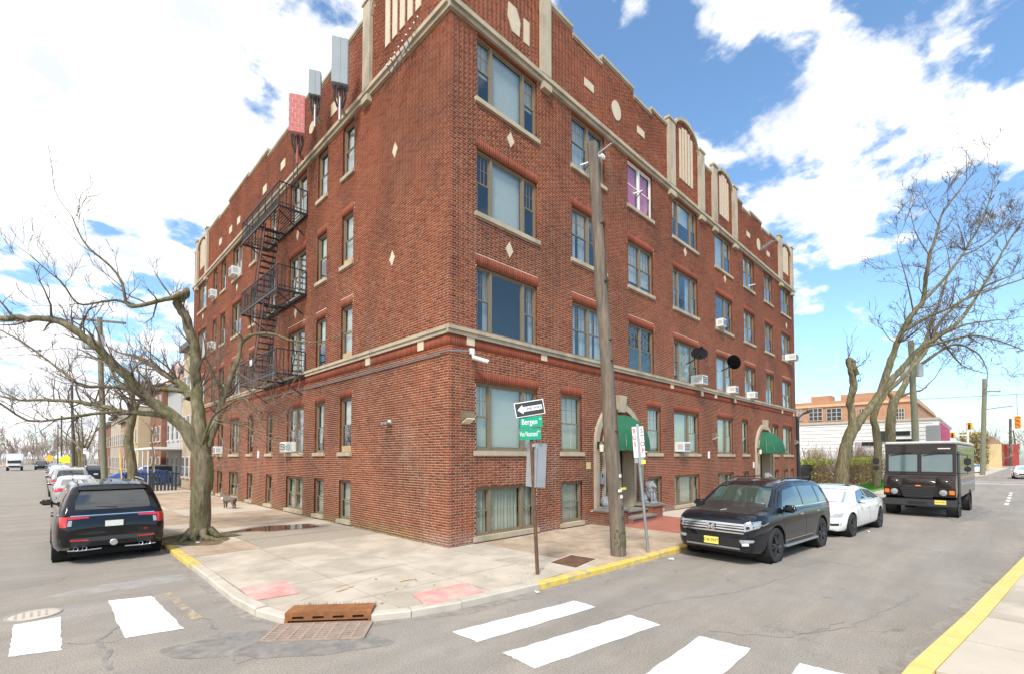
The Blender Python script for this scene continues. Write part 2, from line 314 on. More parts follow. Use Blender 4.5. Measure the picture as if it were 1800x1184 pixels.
for i in range(len(kerb_out)-1):
    a,b=Vector(kerb_out[i]),Vector(kerb_out[i+1]); c,d=Vector(kin[i+1]),Vector(kin[i]); t=(b-a).normalized()*.006
    if abs(a.x+4.66)<.01 and abs(b.x+3.75)<.01: continue      # the storm inlet stands here
    y=(a.y+b.y)/2; mt=KERBC
    if a.x<-4.8 and 2.0<y<8: mt=KERBY
    if a.x>=-.9 and b.x<8: mt=KERBY
    jz=rnd.uniform(-.012,.008)
    m=MB(); pts=[a+t,b-t,c-t,d+t]; lo=[(p.x,p.y,-.05) for p in pts]; zt=SWZ+.004+jz; e=.02
    n=(d-a).normalized()*e
    m.add(lo+[(pts[0].x,pts[0].y,zt-e),(pts[1].x,pts[1].y,zt-e),(pts[0].x+n.x,pts[0].y+n.y,zt),(pts[1].x+n.x,pts[1].y+n.y,zt),(c.x-t.x,c.y-t.y,zt),(d.x+t.x,d.y+t.y,zt)],
      [(0,1,5,4),(4,5,7,6),(6,7,8,9),(3,2,8,9),(0,4,6,9,3),(1,2,8,7,5),(0,3,2,1)]); m.build('kerb_stone',mt,kr)
def mcorner(x,y):
    if y>2.9: return CONCT
    return CONC
# corner slabs and the strip along the long front
pc=[p for p in kin if p[1]<1.01 and p[0]<1.5]; pc=[(-4.70,3.2)]+[p for p in kin if p[1]<=1.01 and p[0]<.95]+[(.9,kin[[i for i,p in enumerate(kerb_out) if p[0]==.9][0]][1]),(.9,-.02),(0.-.02,-.02),(-.02,3.2)]
left_part=[(-4.70,3.2)]+[p for p in kin if p[1]<=1.01 and p[0]<-.02]+[(-.02,-3.6),(-.02,3.2)]
slabs(pv,left_part,[-3.3,-1.75],[-2.35,-.75,1.25],SWZ,mcorner)
strip=lambda a,b:[(a,kR(a)+.17),(b,kR(b)+.17),(b,-.02),(a,-.02)]
def mright(x,y):
    if x<.9: return CONC
    if 6.2<x<9.6: return CONCR
    return CONCT if x<6.2 else (CONCW if rnd.random()<.7 else CONCT)
slabs(pv,strip(-.02,6.2),[1.0,2.4,4.3],[-2.55,-1.2],SWZ,mright)
slabs(pv,strip(6.2,9.7),[],[-.9],SWZ,lambda x,y:CONCR if y<-.9 else CONCR)
slabs(pv,strip(9.7,45),[11.5+i*1.8 for i in range(19)],[-1.7],SWZ,mright)
def mleft(x,y):
    if y<4.7: return CONCG if -3.<x and y>3.6 else CONCT
    if 4.7<=y<6.4 and x>-3.4: return CONCG
    return [CONCT,CONCW,CONCT][int(abs(math.sin(x*3+y*1.7))*3)%3]
slabs(pv,[(-4.70,3.2),(-.02,3.2),(-.02,60),(-4.70,60)],[-3.25],[4.7,6.35,7.6,9.6,12.2,15.,18.,21.,24.,27.,30.,34.,38.,43.,48.],SWZ,mleft)
# pavement on the camera's side of the street
nk=[(-9.,-8.2),(-4.,-8.4),(-.42,-8.73),(2.32,-9.11),(4.9,-9.43),(8.63,-9.9),(14,-10.75),(22,-12.4),(34,-15.6),(60,-23)]
nki=offs(nk,-.2); pn=sheet('pavement_near',[(-9,-40),(60,-40)]+list(reversed(nki)),SWZ-.045,DIRT,th=.08)
for i in range(len(nk)-1):
    for q in range(2 if i<6 else 4):
        L2=2 if i<6 else 4; f0,f1=q/L2,(q+1)/L2; lp=lambda u,v,f:Vector((u[0]+(v[0]-u[0])*f,u[1]+(v[1]-u[1])*f))
        a,b=lp(nk[i],nk[i+1],f0),lp(nk[i],nk[i+1],f1); d,c=lp(nki[i],nki[i+1],f0),lp(nki[i],nki[i+1],f1); t=(b-a).normalized()*.006; z=SWZ+rnd.uniform(-.006,.006)
        MB().prism([a+t,b-t,c-t,d+t],-.05,z).build('kerb_stone',KERBY2,kr)
for i in range(2,6):
    a,b,c,d=nki[i],nki[i+1],(nki[i+1][0]-.3,nki[i+1][1]-6),(nki[i][0]-.3,nki[i][1]-6)
    for k in range(4):
        u0,u1=k*1.5,(k+1)*1.5; q=[(a[0]-.05*u0,a[1]-u0),(b[0]-.05*u0,b[1]-u0),(b[0]-.05*u1,b[1]-u1),(a[0]-.05*u1,a[1]-u1)]
        for (f0,f1) in ((0,.5),(.5,1)):
            l=lambda u,v,f:(u[0]+(v[0]-u[0])*f,u[1]+(v[1]-u[1])*f); qq=inset([l(q[0],q[1],f0),l(q[0],q[1],f1),l(q[3],q[2],f1),l(q[3],q[2],f0)],.008)
            if len(qq)>2: MB().prism(qq,SWZ-.06,SWZ+rnd.uniform(-.004,.004)).build('paving_slab',rnd.choice([CONCW,CONC,CONCW]),pn)
# far pavements
sheet('pavement_far',[(60,-3.),(60,40),(140,40),(140,-12.5),(78,-9.2),(64,-7.)],.10,CONCW,th=.1)
sheet('pavement_opposite',[(-60,28),(-16.5,28),(-14.5,36),(-14.5,260),(-60,260)],.10,CONCT,th=.1)
cwm=[[(795,1110),(1010,1055),(1047,1066),(840,1128)],[(885,1147),(1107,1080),(1160,1097),(940,1175)]]
def quad_from(px): return [(gp(*p).x,gp(*p).y) for p in px]
def stripe(q,z=.005,mat=WHITEP,name='crosswalk_stripe',jag=.012):
    n=14; P=[]
    for i in range(4):
        a,b=Vector(q[i]),Vector(q[(i+1)%4])
        for k in range(n): p=a.lerp(b,k/n); P.append((p.x+rnd.uniform(-jag,jag),p.y+rnd.uniform(-jag,jag)))
    return sheet(name,P,z,mat,road)
for q in cwm: stripe(quad_from(q))
stripe([(-3.2,-6.75),(-.96,-6.67),(-.93,-7.29),(-3.2,-7.35)]); stripe([(-3.2,-7.9),(-.96,-7.82),(-.93,-8.3),(-3.2,-8.3)])
stripe(quad_from([(190,1055),(268,1047),(323,1104),(218,1121)])); stripe(quad_from([(24,1098),(108,1083),(108,1142),(14,1154)]))
for k in range(5): stripe([(26.5+k*2.6,-9.9-.1*k),(27.9+k*2.6,-9.95-.1*k),(27.9+k*2.6,-10.1-.1*k),(26.5+k*2.6,-10.05-.1*k)],name='lane_dash')
stripe([(52,-14),(52.6,-14),(52.6,-5.5),(52,-5.5)],name='stop_line'); stripe([(57,-14),(57.4,-14),(57.4,-5.5),(57,-5.5)],name='stop_line')
stripe([(-5.6,.62),(-5.48,.62),(-5.4,-1.3),(-5.52,-1.3)],mat=WORNY,name='worn_yellow_line',jag=.012)
def blobpoly(c,rx,ry,n=40,j=.25,rot=0.,seed=1):
    r=random.Random(seed); ph=[r.uniform(0,6.28) for _ in range(4)]; P=[]
    for i in range(n):
        a=2*PI*i/n; k=1+j*(.5*math.sin(2*a+ph[0])+.35*math.sin(3*a+ph[1])+.3*math.sin(5*a+ph[2])+.2*math.sin(9*a+ph[3])); x,y=rx*k*math.cos(a),ry*k*math.sin(a)
        P.append((c[0]+x*math.cos(rot)-y*math.sin(rot),c[1]+x*math.sin(rot)+y*math.cos(rot)))
    return P
sheet('asphalt_patch',blobpoly((-5.95,1.75),.85,.42,40,.3,-.05,21),.002,ASPHL,road)
sheet('asphalt_patch',blobpoly((-4.9,-3.05),1.15,.55,rot=-.7,seed=3),.003,ASPHD,road)
sheet('oil_stain',blobpoly((20.5,-8.9),3.2,.5,rot=-.05,seed=8,j=.5),.003,ASPHD,road)
for i in range(10):
    c=gp(rnd.uniform(900,1500),rnd.uniform(985,1100)); sheet('oil_stain',blobpoly((c.x,c.y),rnd.uniform(.03,.12),rnd.uniform(.02,.06),14,.5,rnd.random()*3,i),.0035,ASPHD,road)
# cracks in the left street: real thin grooves filled dark
def crack(px,w=.02,seed=0):
    r=random.Random(seed); P=[gp(*p) for p in px]; pts=[]
    for a,b in zip(P,P[1:]):
        n=max(3,int((b-a).length/.12))
        for k in range(n): q=a.lerp(b,k/n); pts.append((q.x+r.uniform(-.045,.045),q.y+r.uniform(-.045,.045)))
    m=MB(); L=[];
    for i,p in enumerate(pts):
        a=Vector(pts[max(i-1,0)]); b=Vector(pts[min(i+1,len(pts)-1)]); t=(b-a).normalized(); ww=w*r.uniform(.25,1.); L.append(((p[0]-t.y*ww,p[1]+t.x*ww,.004),(p[0]+t.y*ww,p[1]-t.x*ww,.004)))
    m.grid([list(x) for x in L]); return m.build('road_crack',ASPHD,road)
crack([(362,1085),(380,1105),(395,1140),(420,1165)],.03,1); crack([(210,1100),(170,1125),(190,1150),(195,1184)],.035,2); crack([(420,1165),(500,1140),(640,1130)],.008,3)
crack([(1030,1100),(1150,1060),(1290,1040),(1400,1010)],.012,4); crack([(1250,1110),(1380,1120),(1500,1090)],.01,5); crack([(1380,1000),(1450,985),(1560,1005)],.009,6)
crack([(880,1150),(960,1135),(1060,1120),(1100,1100)],.012,7); crack([(110,1130),(200,1128),(330,1090)],.006,8); crack([(1400,1115),(1500,1100),(1620,1040)],.008,9)
# things set in the ground
for px,lab in (([(405,1040),(490,1025),(512,1048),(430,1062)],'faded pink tactile paving pad beside the left street kerb'),([(738,1050),(830,1028),(868,1045),(765,1070)],'faded pink tactile paving pad facing the wide crosswalk')):
    P=[gp(*p,z=SWZ) for p in px]; P=[p+Vector((.16,.10,0)) if px[0][0]<500 else p+Vector((0,.22,0)) for p in P]; rt=thing('tactile_pad',lab,'tactile pad',(P[0].x,P[0].y,SWZ),group='tactile pads on the corner')
    m=MB().prism([(p.x,p.y) for p in P],SWZ+.004,SWZ+.011)
    m.build('plate',TACT,rt,world=True); d=MB()
    for i in range(1,14):
        for j in range(1,9):
            u,v=i/14,j/9; q=P[0].lerp(P[1],u).lerp(P[3].lerp(P[2],u),v); d.lathe([(.018,SWZ+.010),(.011,SWZ+.015),(.001,SWZ+.016)],6,c=(q.x,q.y,0))
    d.build('domes',TACT,rt,world=True,kind='stuff')
W1=MB(); h=[gp(*p,z=SWZ) for p in [(968,988),(1005,975),(1047,982),(1012,997)]]
rt=thing('utility_hatch','rusty brown steel hatch set in the pavement by the yellow kerb','hatch',(h[0].x,h[0].y,SWZ))
MB().prism([(p.x,p.y) for p in h],SWZ+.002,SWZ+.012).build('cover',RUST,rt,world=True)
cc=sum(h,Vector())/4; MB().prism([tuple((Vector((p.x,p.y))-cc.xy)*1.16+cc.xy) for p in h],SWZ-.02,SWZ+.006).build('rim',KERBC,rt,world=True)
GRYISH=M('grey_iron',(.33,.31,.29),.7,.2,9); rt=thing('manhole_cover','pale round manhole cover just above the leftmost crosswalk stripe','manhole cover',(-7.15,.62,0))
MB().lathe([(.001,.010),(.24,.010),(.27,.006),(.30,.006),(.31,.001)],28).build('cover',CONCW,rt); MB().lathe([(.275,.0065),(.275,.012),(.31,.012),(.31,.0005)],28).build('ring',GRYISH,rt)
m=MB()
for k in range(5): m.box((-.2+k*.08,-.16,.009),(-.17+k*.08,.16,.013))
m.build('ribs',GRYISH,rt)
# storm inlet on the corner
e0,e1=Vector((-4.66,-2.42,0)),Vector((-3.75,-3.16,0)); ex=(e1-e0).normalized(); ey=Vector((-ex.y,ex.x,0)); L=(e1-e0).length
rt=thing('storm_drain','rusty cast iron storm drain with slotted grate in the corner kerb','drain',e0,math.atan2(ex.y,ex.x))
RUSTO=M('orange_rust',(.22,.085,.03),.8,.3,8,.3,60,tint=(.32,.13,.04),tscale=3); GRATE=M('worn_iron_grate',(.33,.25,.20),.7,.2,9)
m=MB(); m.box((0,.0,.125),(L,.36,.16)); m.box((0,.0,.0),(.04,.3,.125)); m.box((L-.04,0,0),(L,.3,.125)); m.box((.04,0,.0),(L-.04,.03,.02))
xs=[.04+k*(L-.08)/4 for k in range(5)]
m.box((.04,.0,.05),(L-.04,.03,.068)); m.box((.04,0,.105),(L-.04,.03,.125))
for k in range(5): m.box((xs[k]-.06 if k else .04,0,.068),(xs[k]+.06 if k<4 else L-.04,.03,.105))
m.build('inlet_hood',RUSTO,rt); MB().box((.04,.2,.0),(L-.04,.3,.12)).build('inlet_back',DKPL,rt)
m=MB(); g0,g1,gd=-.06,L+.02,.62; nx,ny=8,9
for k in range(nx+1): x=g0+(g1-g0)*k/nx; m.box((x-.018,-gd,.004),(x+.018,-.03,.026))
for k in range(ny+1): y=-gd+(gd-.03)*k/ny; m.box((g0+.0,y-.012,.005),(g1,y+.012,.0265))
m.build('grate',GRATE,rt); MB().box((g0,-gd,.0045),(g1,-.03,.0075)).build('grate_pit',DKPL,rt)
# puddle
pm,t,b=newmat('puddle_water'); b.inputs['Base Color'].default_value=(.07,.05,.035,1); b.inputs['Roughness'].default_value=.03; b.inputs['Specular IOR Level'].default_value=.9
pu=sheet('puddle',blobpoly((-1.75,6.35),1.22,.52,rot=-.12,seed=5,j=.3),SWZ+.008,pm); pu['label']='shallow brown puddle on the pavement beside the wall'
DAMP=M('damp_concrete',(.25,.19,.14),.6,.2,5); sheet('damp_patch',blobpoly((-1.75,6.35),1.4,.66,rot=-.12,seed=5,j=.3),SWZ+.0055,DAMP)
for p,lab,sx in (((520,1030),'faded orange spray mark',0),):
    pass
LIT=M('litter_paper',(.8,.8,.8),.7)
for i,(px,py,lab) in enumerate([(945,1042,'crumpled white litter in the gutter under the yellow kerb'),(1180,983,'tiny scrap of white paper lying on the road before the dark SUV'),(1527,934,'crumpled white paper on the road behind the white sedan'),(349,954,'blue and white wrapper by the roots of the big left tree')]):
    p=gp(px,py,SWZ+.01 if i==3 else .005); m=MB(); r=random.Random(i); pts=[(p.x+r.uniform(-.06,.06),p.y+r.uniform(-.06,.06),p.z+r.uniform(0,.05)) for _ in range(7)]
    bm=bmesh.new(); [bm.verts.new(q) for q in pts]; bmesh.ops.convex_hull(bm,input=bm.verts); bm.verts.index_update(); m.add([v.co for v in bm.verts],[[v.index for v in f.verts] for f in bm.faces]); bm.free()
    tag(m.build('litter',LIT),lab,'litter','scraps of litter')

# hairline cracks, weeds and old spray marks on the corner slabs
def scrack(px,w,seed):
    r=random.Random(seed); P=[gp(*p,z=SWZ) for p in px]; pts=[]
    for a,b in zip(P,P[1:]):
        n=max(3,int((b-a).length/.1))
        for k in range(n): q=a.lerp(b,k/n); pts.append((q.x+r.uniform(-.018,.018),q.y+r.uniform(-.018,.018)))
    g=[]
    for i,p in enumerate(pts):
        a=Vector(pts[max(i-1,0)]); b=Vector(pts[min(i+1,len(pts)-1)]); t=(b-a).normalized(); ww=w*r.uniform(.3,1.); g.append([(p[0]-t.y*ww,p[1]+t.x*ww,SWZ+.0075),(p[0]+t.y*ww,p[1]-t.x*ww,SWZ+.0075)])
    MB().grid(g).build('slab_crack',DIRT,pv)
for i,c in enumerate(([(520,1058),(600,1030),(690,1005)],[(1000,960),(1060,950),(1120,955)],[(560,985),(640,978),(730,985)],[(870,985),(930,975),(1010,968)],[(300,935),(380,915),(470,905)])): scrack(c,.006,i)
SPR=M('faded_orange_spray',(.55,.36,.17),.85,.3,9,tint=(.45,.39,.31),tscale=7,tth=.5)
for i,(px,py,rx,ry) in enumerate(((713,1019,.10,.05),(605,1035,.16,.04),(478,1043,.2,.05))): c=gp(px,py,SWZ); sheet('spray_mark',blobpoly((c.x,c.y),rx,ry,18,.6,.4*i,i+3),SWZ+.0082,SPR,pv)
STAIN=M('gum_stain',(.22,.19,.16),.9)
for i in range(46):
    x,y=rnd.uniform(-4.5,5.5),rnd.uniform(-3.2,-.3)
    if x<-3.6 and y<-2.2: continue
    sheet('gum_spot',blobpoly((x,y),rnd.uniform(.012,.03),rnd.uniform(.01,.025),8,.3,0,i),SWZ+.0085,STAIN,pv)
wd=MB()
for i in range(260):
    e=rnd.random(); x,y=((-.04-rnd.uniform(0,.06),rnd.uniform(.3,8)) if e<.5 else (rnd.uniform(.2,6),-.04-rnd.uniform(0,.04)) if e<.6 else (lambda c:(c.x,c.y))(gp(rnd.uniform(915,950),rnd.uniform(1005,1022),SWZ)) if e<.68 else (rnd.uniform(-4.7,-3.7)+.0,0) )
    if e>=.68: f=rnd.random(); x,y=-4.66+.91*f+.30,-2.42-.74*f+.36
    wd.add([(x,y,SWZ),(x+.01,y+.004,SWZ),(x+rnd.uniform(-.03,.03),y+rnd.uniform(-.03,.03),SWZ+rnd.uniform(.02,.07))],[(0,1,2)])
wd=wd.build('pavement_weeds',M('weed_green',(.09,.15,.03),.9,.3,6),None,kind='stuff',fixn=False); wd['label']='tiny weeds along the foot of the brick wall and the kerb'

# grime swept along the gutters and rubber-darkened wheel tracks
GRIME=M('gutter_grime',(.215,.19,.16),.95,.25,9,.5,70,tint=(.262,.240,.215),tscale=2.6,tth=.45)
def gutter(pl,w,seed,name='gutter_grime'):
    r=random.Random(seed); g=[]
    for (a,b) in zip(pl,pl[1:]):
        n=max(2,int(math.dist(a,b)/.35))
        for k in range(n):
            f=k/n; p=(a[0]+(b[0]-a[0])*f,a[1]+(b[1]-a[1])*f); t=Vector((b[0]-a[0],b[1]-a[1])).normalized(); ww=w*r.uniform(.35,1.25); g.append([(p[0],p[1],.0028),(p[0]+t.y*ww,p[1]-t.x*ww,.0028)])
    MB().grid(g).build(name,GRIME,road)
gutter([p for p in kerb_out if p[1]<30][0:],.22,1); gutter(list(reversed(nk)),.30,2)
# ------------------------------------------------------------------ the apartment building
LR,LL=30.15,29.0
BLD=thing('apartment_building','four storey red brick corner apartment block with cream stone trim','building')
def fp(fac,s,d,z): return (s,d,z) if fac=='R' else (d,s,z)     # d grows into the building
def fbox(mb,fac,s0,s1,d0,d1,z0,z1): return mb.box(fp(fac,s0,d0,z0),fp(fac,s1,d1,z1))
FL=[(0.27,1.56),(2.5,4.31),(5.62,7.40),(8.80,10.55),(11.90,13.68)]
WIN=[]   # fac,s0,s1,z0,z1,type,floor
up=[(.89,3.27,'triple'),(4.96,6.84,'double'),(8.38,10.25,'double'),(12.0,14.45,'triple'),(16.5,18.7,'fixed'),(20.4,22.1,'double'),(23.9,25.45,'double'),(27.25,29.2,'fixed')]
for f in (2,3,4):
    for s0,s1,t in up: WIN.append(('R',s0,s1,*FL[f],t,f))
for s0,s1,t in [(.87,3.27,'triple'),(4.38,5.43,'single'),(9.72,10.8,'single'),(11.95,14.4,'fixed'),(16.53,18.57,'fixed'),(19.88,20.79,'single'),(25.11,26.14,'single'),(27.2,29.2,'fixed')]: WIN.append(('R',s0,s1,*FL[1],t,1))
for s0,s1,t in [(.87,3.2,'triple'),(4.38,5.43,'single'),(9.72,10.8,'single'),(11.95,14.4,'triple'),(16.53,18.57,'triple'),(19.88,20.79,'single'),(25.17,26.1,'single'),(27.3,28.1,'single'),(28.7,29.4,'single')]: WIN.append(('R',s0,s1,*FL[0],t,0))
for f in range(5):
    for s0,s1,t in [(5.25,6.08,'single'),(7.33,8.16,'single'),(9.25,11.0,'double'),(12.75,13.55,'single'),(15.45,16.3,'single'),(17.8,19.45,'double'),(20.9,21.9,'single'),(22.8,23.68,'single'),(25.3,27.6,'triple')]: WIN.append(('L',s0,s1,*FL[f],t,f))
PORT=[7.64,23.37]; PZ=2.72; PRO=1.56
# parapet profiles: (s0,s1,ztop) or arches
def arch_fn(a,b,z0,rise): return lambda s: z0+rise*math.sqrt(max(0,1-((s-(a+b)/2)/((b-a)/2))**2))
ARCH={'R':[(.5,3.38,16.2,1.5),(12.13,14.6,16.55,.95),(16.68,18.84,16.5,.62),(27.35,29.4,16.2,.5)],'L':[(.5,4.05,16.2,1.5),(25.55,27.75,16.2,.5)]}
FLAT={'R':[(0,.5,16.4),(3.38,5.02,16.52),(5.02,6.7,16.28),(6.7,8.85,16.58),(8.85,10.2,16.30),(10.2,12.13,16.55),(14.6,16.68,16.45),(18.84,20.4,16.5),(20.4,21.6,16.25),(21.6,23.6,16.5),(23.6,25.0,16.22),(25.0,27.35,16.4),(29.4,LR,16.3)],
      'L':[(0,.5,16.4),(4.05,6.2,16.5),(6.2,8.5,16.25),(8.5,11.,16.55),(11.,13.9,16.3),(13.9,16.8,16.6),(16.8,20.5,16.75),(20.5,22.5,16.5),(22.5,25.55,16.65),(27.75,LL,16.4)]}
PIER={'R':[(3.38,3.81),(11.55,12.13),(14.6,15.15),(16.18,16.68),(18.84,19.38),(26.78,27.35),(29.4,29.85)],'L':[(4.05,4.5),(25.1,25.55),(27.75,28.2)]}
PILA={'R':[(0,.45),(3.5,4.25),(10.9,11.7),(14.75,16.2),(19.0,19.9),(29.5,LR)],'L':[(0,.95),(3.7,4.6),(28.2,LL)]}
SEG={}
for fc in 'RL':
    sg=list(FLAT[fc])
    for a,b,z0,rs in ARCH[fc]:
        fn=arch_fn(a,b,z0,rs); n=24
        for k in range(n): u,v=a+(b-a)*k/n,a+(b-a)*(k+1)/n; sg.append((u,v,fn((u+v)/2)))
    SEG[fc]=sorted(sg)
def sub(iv,a,b):
    out=[]
    for u,v in iv:
        if b<=u or a>=v: out.append((u,v)); continue
        if a-u>.012: out.append((u,a))
        if v-b>.012: out.append((b,v))
    return out
CR=.0677; BH=.0540; JN=.0135; ST=.202; HD=.0935; SOLH=.29
SOLZ=[]   # soldier zones
SILL=[]
for fac,s0,s1,z0,z1,t,f in WIN:
    if f in (1,2,3,4): SOLZ.append((fac,s0-.04,s1+.04,z1,min(z1+SOLH,13.75)))
    if f!=2: SILL.append((fac,s0-.08,s1+.08,z0-.13,z0))
for fc,Lx in (('R',LR),('L',LL)): SOLZ.append((fc,0.0,Lx,5.13,5.43))
BRK={'R':[],'L':[]}
for fac,Lx in (('R',LR),('L',LL)):
    bl=[(s0,s1,z0,z1) for fc,s0,s1,z0,z1,t,f in WIN if fc==fac]+[q[1:] for q in SILL if q[0]==fac]+[q[1:] for q in SOLZ if q[0]==fac]+[(-1,99,5.43,5.62),(-1,99,13.75,14.05)]
    pil=PILA[fac]; k=0
    while k*CR<17.8:
        z=k*CR; iv=[(0,Lx)] if z<14 else []
        if z>=14:
            for a,b,zt in SEG[fac]:
                if zt-.02>=z+BH:
                    if iv and abs(iv[-1][1]-a)<.002: iv[-1]=(iv[-1][0],b)
                    else: iv.append((a,b))
        for a,b,u,v in bl:
            if v-u<.001: continue
            if u<z+BH-.012 and v>z+.012: iv=sub(iv,a,b)
        if fac=='R':
            for c in PORT:
                if z<PZ: iv=sub(iv,c-PRO,c+PRO)
                elif z<PZ+PRO: h=math.sqrt(PRO**2-(z-PZ)**2); iv=sub(iv,c-h,c+h)
        for u,v in iv:
            # Flemish bond: stretcher, header, stretcher ...
            per=ST+HD+2*JN; off=(per/2)*(k%2); s=-per+off+(.0 if fac=='R' else .03)
            j=0
            while s<v:
                for w in (ST,HD):
                    a,b=max(s,u),min(s+w,v)
                    if b-a>.02:
                        pr_=0.
                        if 5.6<z<13.8:
                            for p0,p1 in pil:
                                if p0-.01<(a+b)/2<p1+.01: pr_=.0
                        BRK[fac].append((a,b,z,z+BH,pr_))
                    s+=w+JN
        k+=1
def brick_mesh(name,mat,parent,fac,arr,deep=.03,kind='stuff'):
    A=np.array(arr,dtype=np.float64); n=len(A); jit=np.random.RandomState(3).uniform(0,.0045,n); d0=-A[:,4]-jit; d1=d0+deep+A[:,4]*0
    s0,s1,z0,z1=A[:,0],A[:,1],A[:,2],A[:,3]; V=np.zeros((n,8,3)); ax=(0,1) if fac=='R' else (1,0); e=.0
    for i,(s,d,z) in enumerate([(s0,d0,z0),(s1,d0,z0),(s1,d0,z1),(s0,d0,z1),(s0,d1,z0),(s1,d1,z0),(s1,d1,z1),(s0,d1,z1)]): V[:,i,ax[0]]=s; V[:,i,ax[1]]=d; V[:,i,2]=z
    q=np.array([[0,1,2,3],[1,5,6,2],[4,0,3,7],[3,2,6,7],[4,5,1,0]])
    if fac=='L': q=q[:,::-1]
    Fc=(np.arange(n)[:,None,None]*8+q[None]).reshape(-1,4); me=bpy.data.meshes.new(name); me.vertices.add(n*8); me.vertices.foreach_set('co',V.reshape(-1))
    me.loops.add(Fc.size); me.polygons.add(len(Fc)); me.polygons.foreach_set('loop_start',np.arange(0,Fc.size,4,dtype=np.int32)); me.loops.foreach_set('vertex_index',Fc.reshape(-1).astype(np.int32)); me.update(); me.validate(); me.materials.append(mat)
    o=bpy.data.objects.new(name,me); COL.objects.link(o); o.parent=parent
    if kind: o['kind']=kind
    return o
cand=[]
for fac in 'RL':
    for i,(a,b,z0,z1,p) in enumerate(BRK[fac]):
        if b-a>ST-.001 and a>.02:
            c=Vector(fp(fac,(a+b)/2,-p,z0)); v=c-CAM; dd=v.dot(FW); nrm=abs(v.y if fac=='R' else v.x)/v.length; cand.append((nrm/dd**2,fac,i))
cand.sort(reverse=True); pick={(f,i) for _,f,i in cand[:300]}
shared={}
for fac in 'RL':
    bm=MB(); fbox(bm,fac,0,ST,0,.03,0,BH); shared[fac]=bm.mesh('brick',BRICK)
    for i,(a,b,z0,z1,p) in enumerate(BRK[fac]):
        if (fac,i) in pick: link_mesh('brick',shared[fac],BLD,fp(fac,a,-p-rnd.uniform(0,.0045),z0))
    brick_mesh('brickwork',BRICK,BLD,fac,[b for i,b in enumerate(BRK[fac]) if (fac,i) not in pick])
    so_=[]
    for fc,s0,s1,z0,z1 in SOLZ:
        if fc!=fac: continue
        ivs=[(s0,s1)]
        n=int((s1-s0)/(.062+.009))
        for i in range(n):
            a=s0+(s1-s0)*i/n; so_.append((a+.004,a+(s1-s0)/n-.004,z0+.006,z1-.006,.0))
    brick_mesh('soldier_course',SOLD,BLD,fac,so_)
# mortar backing wall with openings
for fac,Lx in (('R',LR),('L',LL)):
    op=[(s0,s1,z0,z1) for fc,s0,s1,z0,z1,t,f in WIN if fc==fac]
    if fac=='R': op+=[(c-.92,c+.92,.5,2.75) for c in PORT]
    ss=sorted({0,Lx}|{round(v,3) for o in op for v in o[:2]}|{round(v,3) for p in PILA[fac] for v in p}); zs=sorted({-.1,5.6,13.8,14.05}|{round(v,3) for o in op for v in o[2:]}); m=MB()
    for i in range(len(ss)-1):
        for j in range(len(zs)-1):
            a,b,u,v=ss[i],ss[i+1],zs[j],zs[j+1]; cs,cz=(a+b)/2,(u+v)/2
            if any(o[0]<cs<o[1] and o[2]<cz<o[3] for o in op): continue
            d=.005
            if 5.6<=u and v<=13.81 and any(p0<cs<p1 for p0,p1 in PILA[fac]): d=.005
            m.add([fp(fac,a,d,u),fp(fac,b,d,u),fp(fac,b,d,v),fp(fac,a,d,v)],[(0,1,2,3) if fac=='R' else (3,2,1,0)])
    for a,b,zt in SEG[fac]: m.add([fp(fac,a,.005,14.05),fp(fac,b,.005,14.05),fp(fac,b,.005,zt),fp(fac,a,.005,zt)],[(0,1,2,3) if fac=='R' else (3,2,1,0)])
    m.build('mortar_wall',MORT,BLD,fixn=False)
    # brick reveals of the openings, coursed
    m=MB()
    for a,b,u,v in op:
        if v-u>1.95: continue
        n=int((v-u)/CR)
        for k in range(n):
            z=u+k*(v-u)/n; z2=z+BH
            for s in (a,b): m.add([fp(fac,s,.0,z),fp(fac,s,.16,z),fp(fac,s,.16,z2),fp(fac,s,.0,z2)],[(0,1,2,3)])
        m.add([fp(fac,a,.0,v),fp(fac,b,.0,v),fp(fac,b,.16,v),fp(fac,a,.16,v)],[(0,1,2,3)])
    m.build('reveal_bricks',BRICK,BLD,kind='stuff',fixn=False)
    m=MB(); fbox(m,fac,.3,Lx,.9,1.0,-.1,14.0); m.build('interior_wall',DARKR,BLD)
    m=MB()
    for a,b,zt in SEG[fac]: fbox(m,fac,max(a,.35),b,.02,.32,13.9,zt-.01)
    m.build('parapet_back',ROOFM,BLD)
MB().box((.3,.3,14.2),(LR-.02,LL-.02,14.35)).build('roof',ROOFM,BLD)
MB().box((LR-.02,.03,-.1),(LR,12,16.2)).build('end_wall',BRICK,BLD); MB().box((.03,LL-.02,-.1),(14,LL,16.2)).build('end_wall',BRICK,BLD)
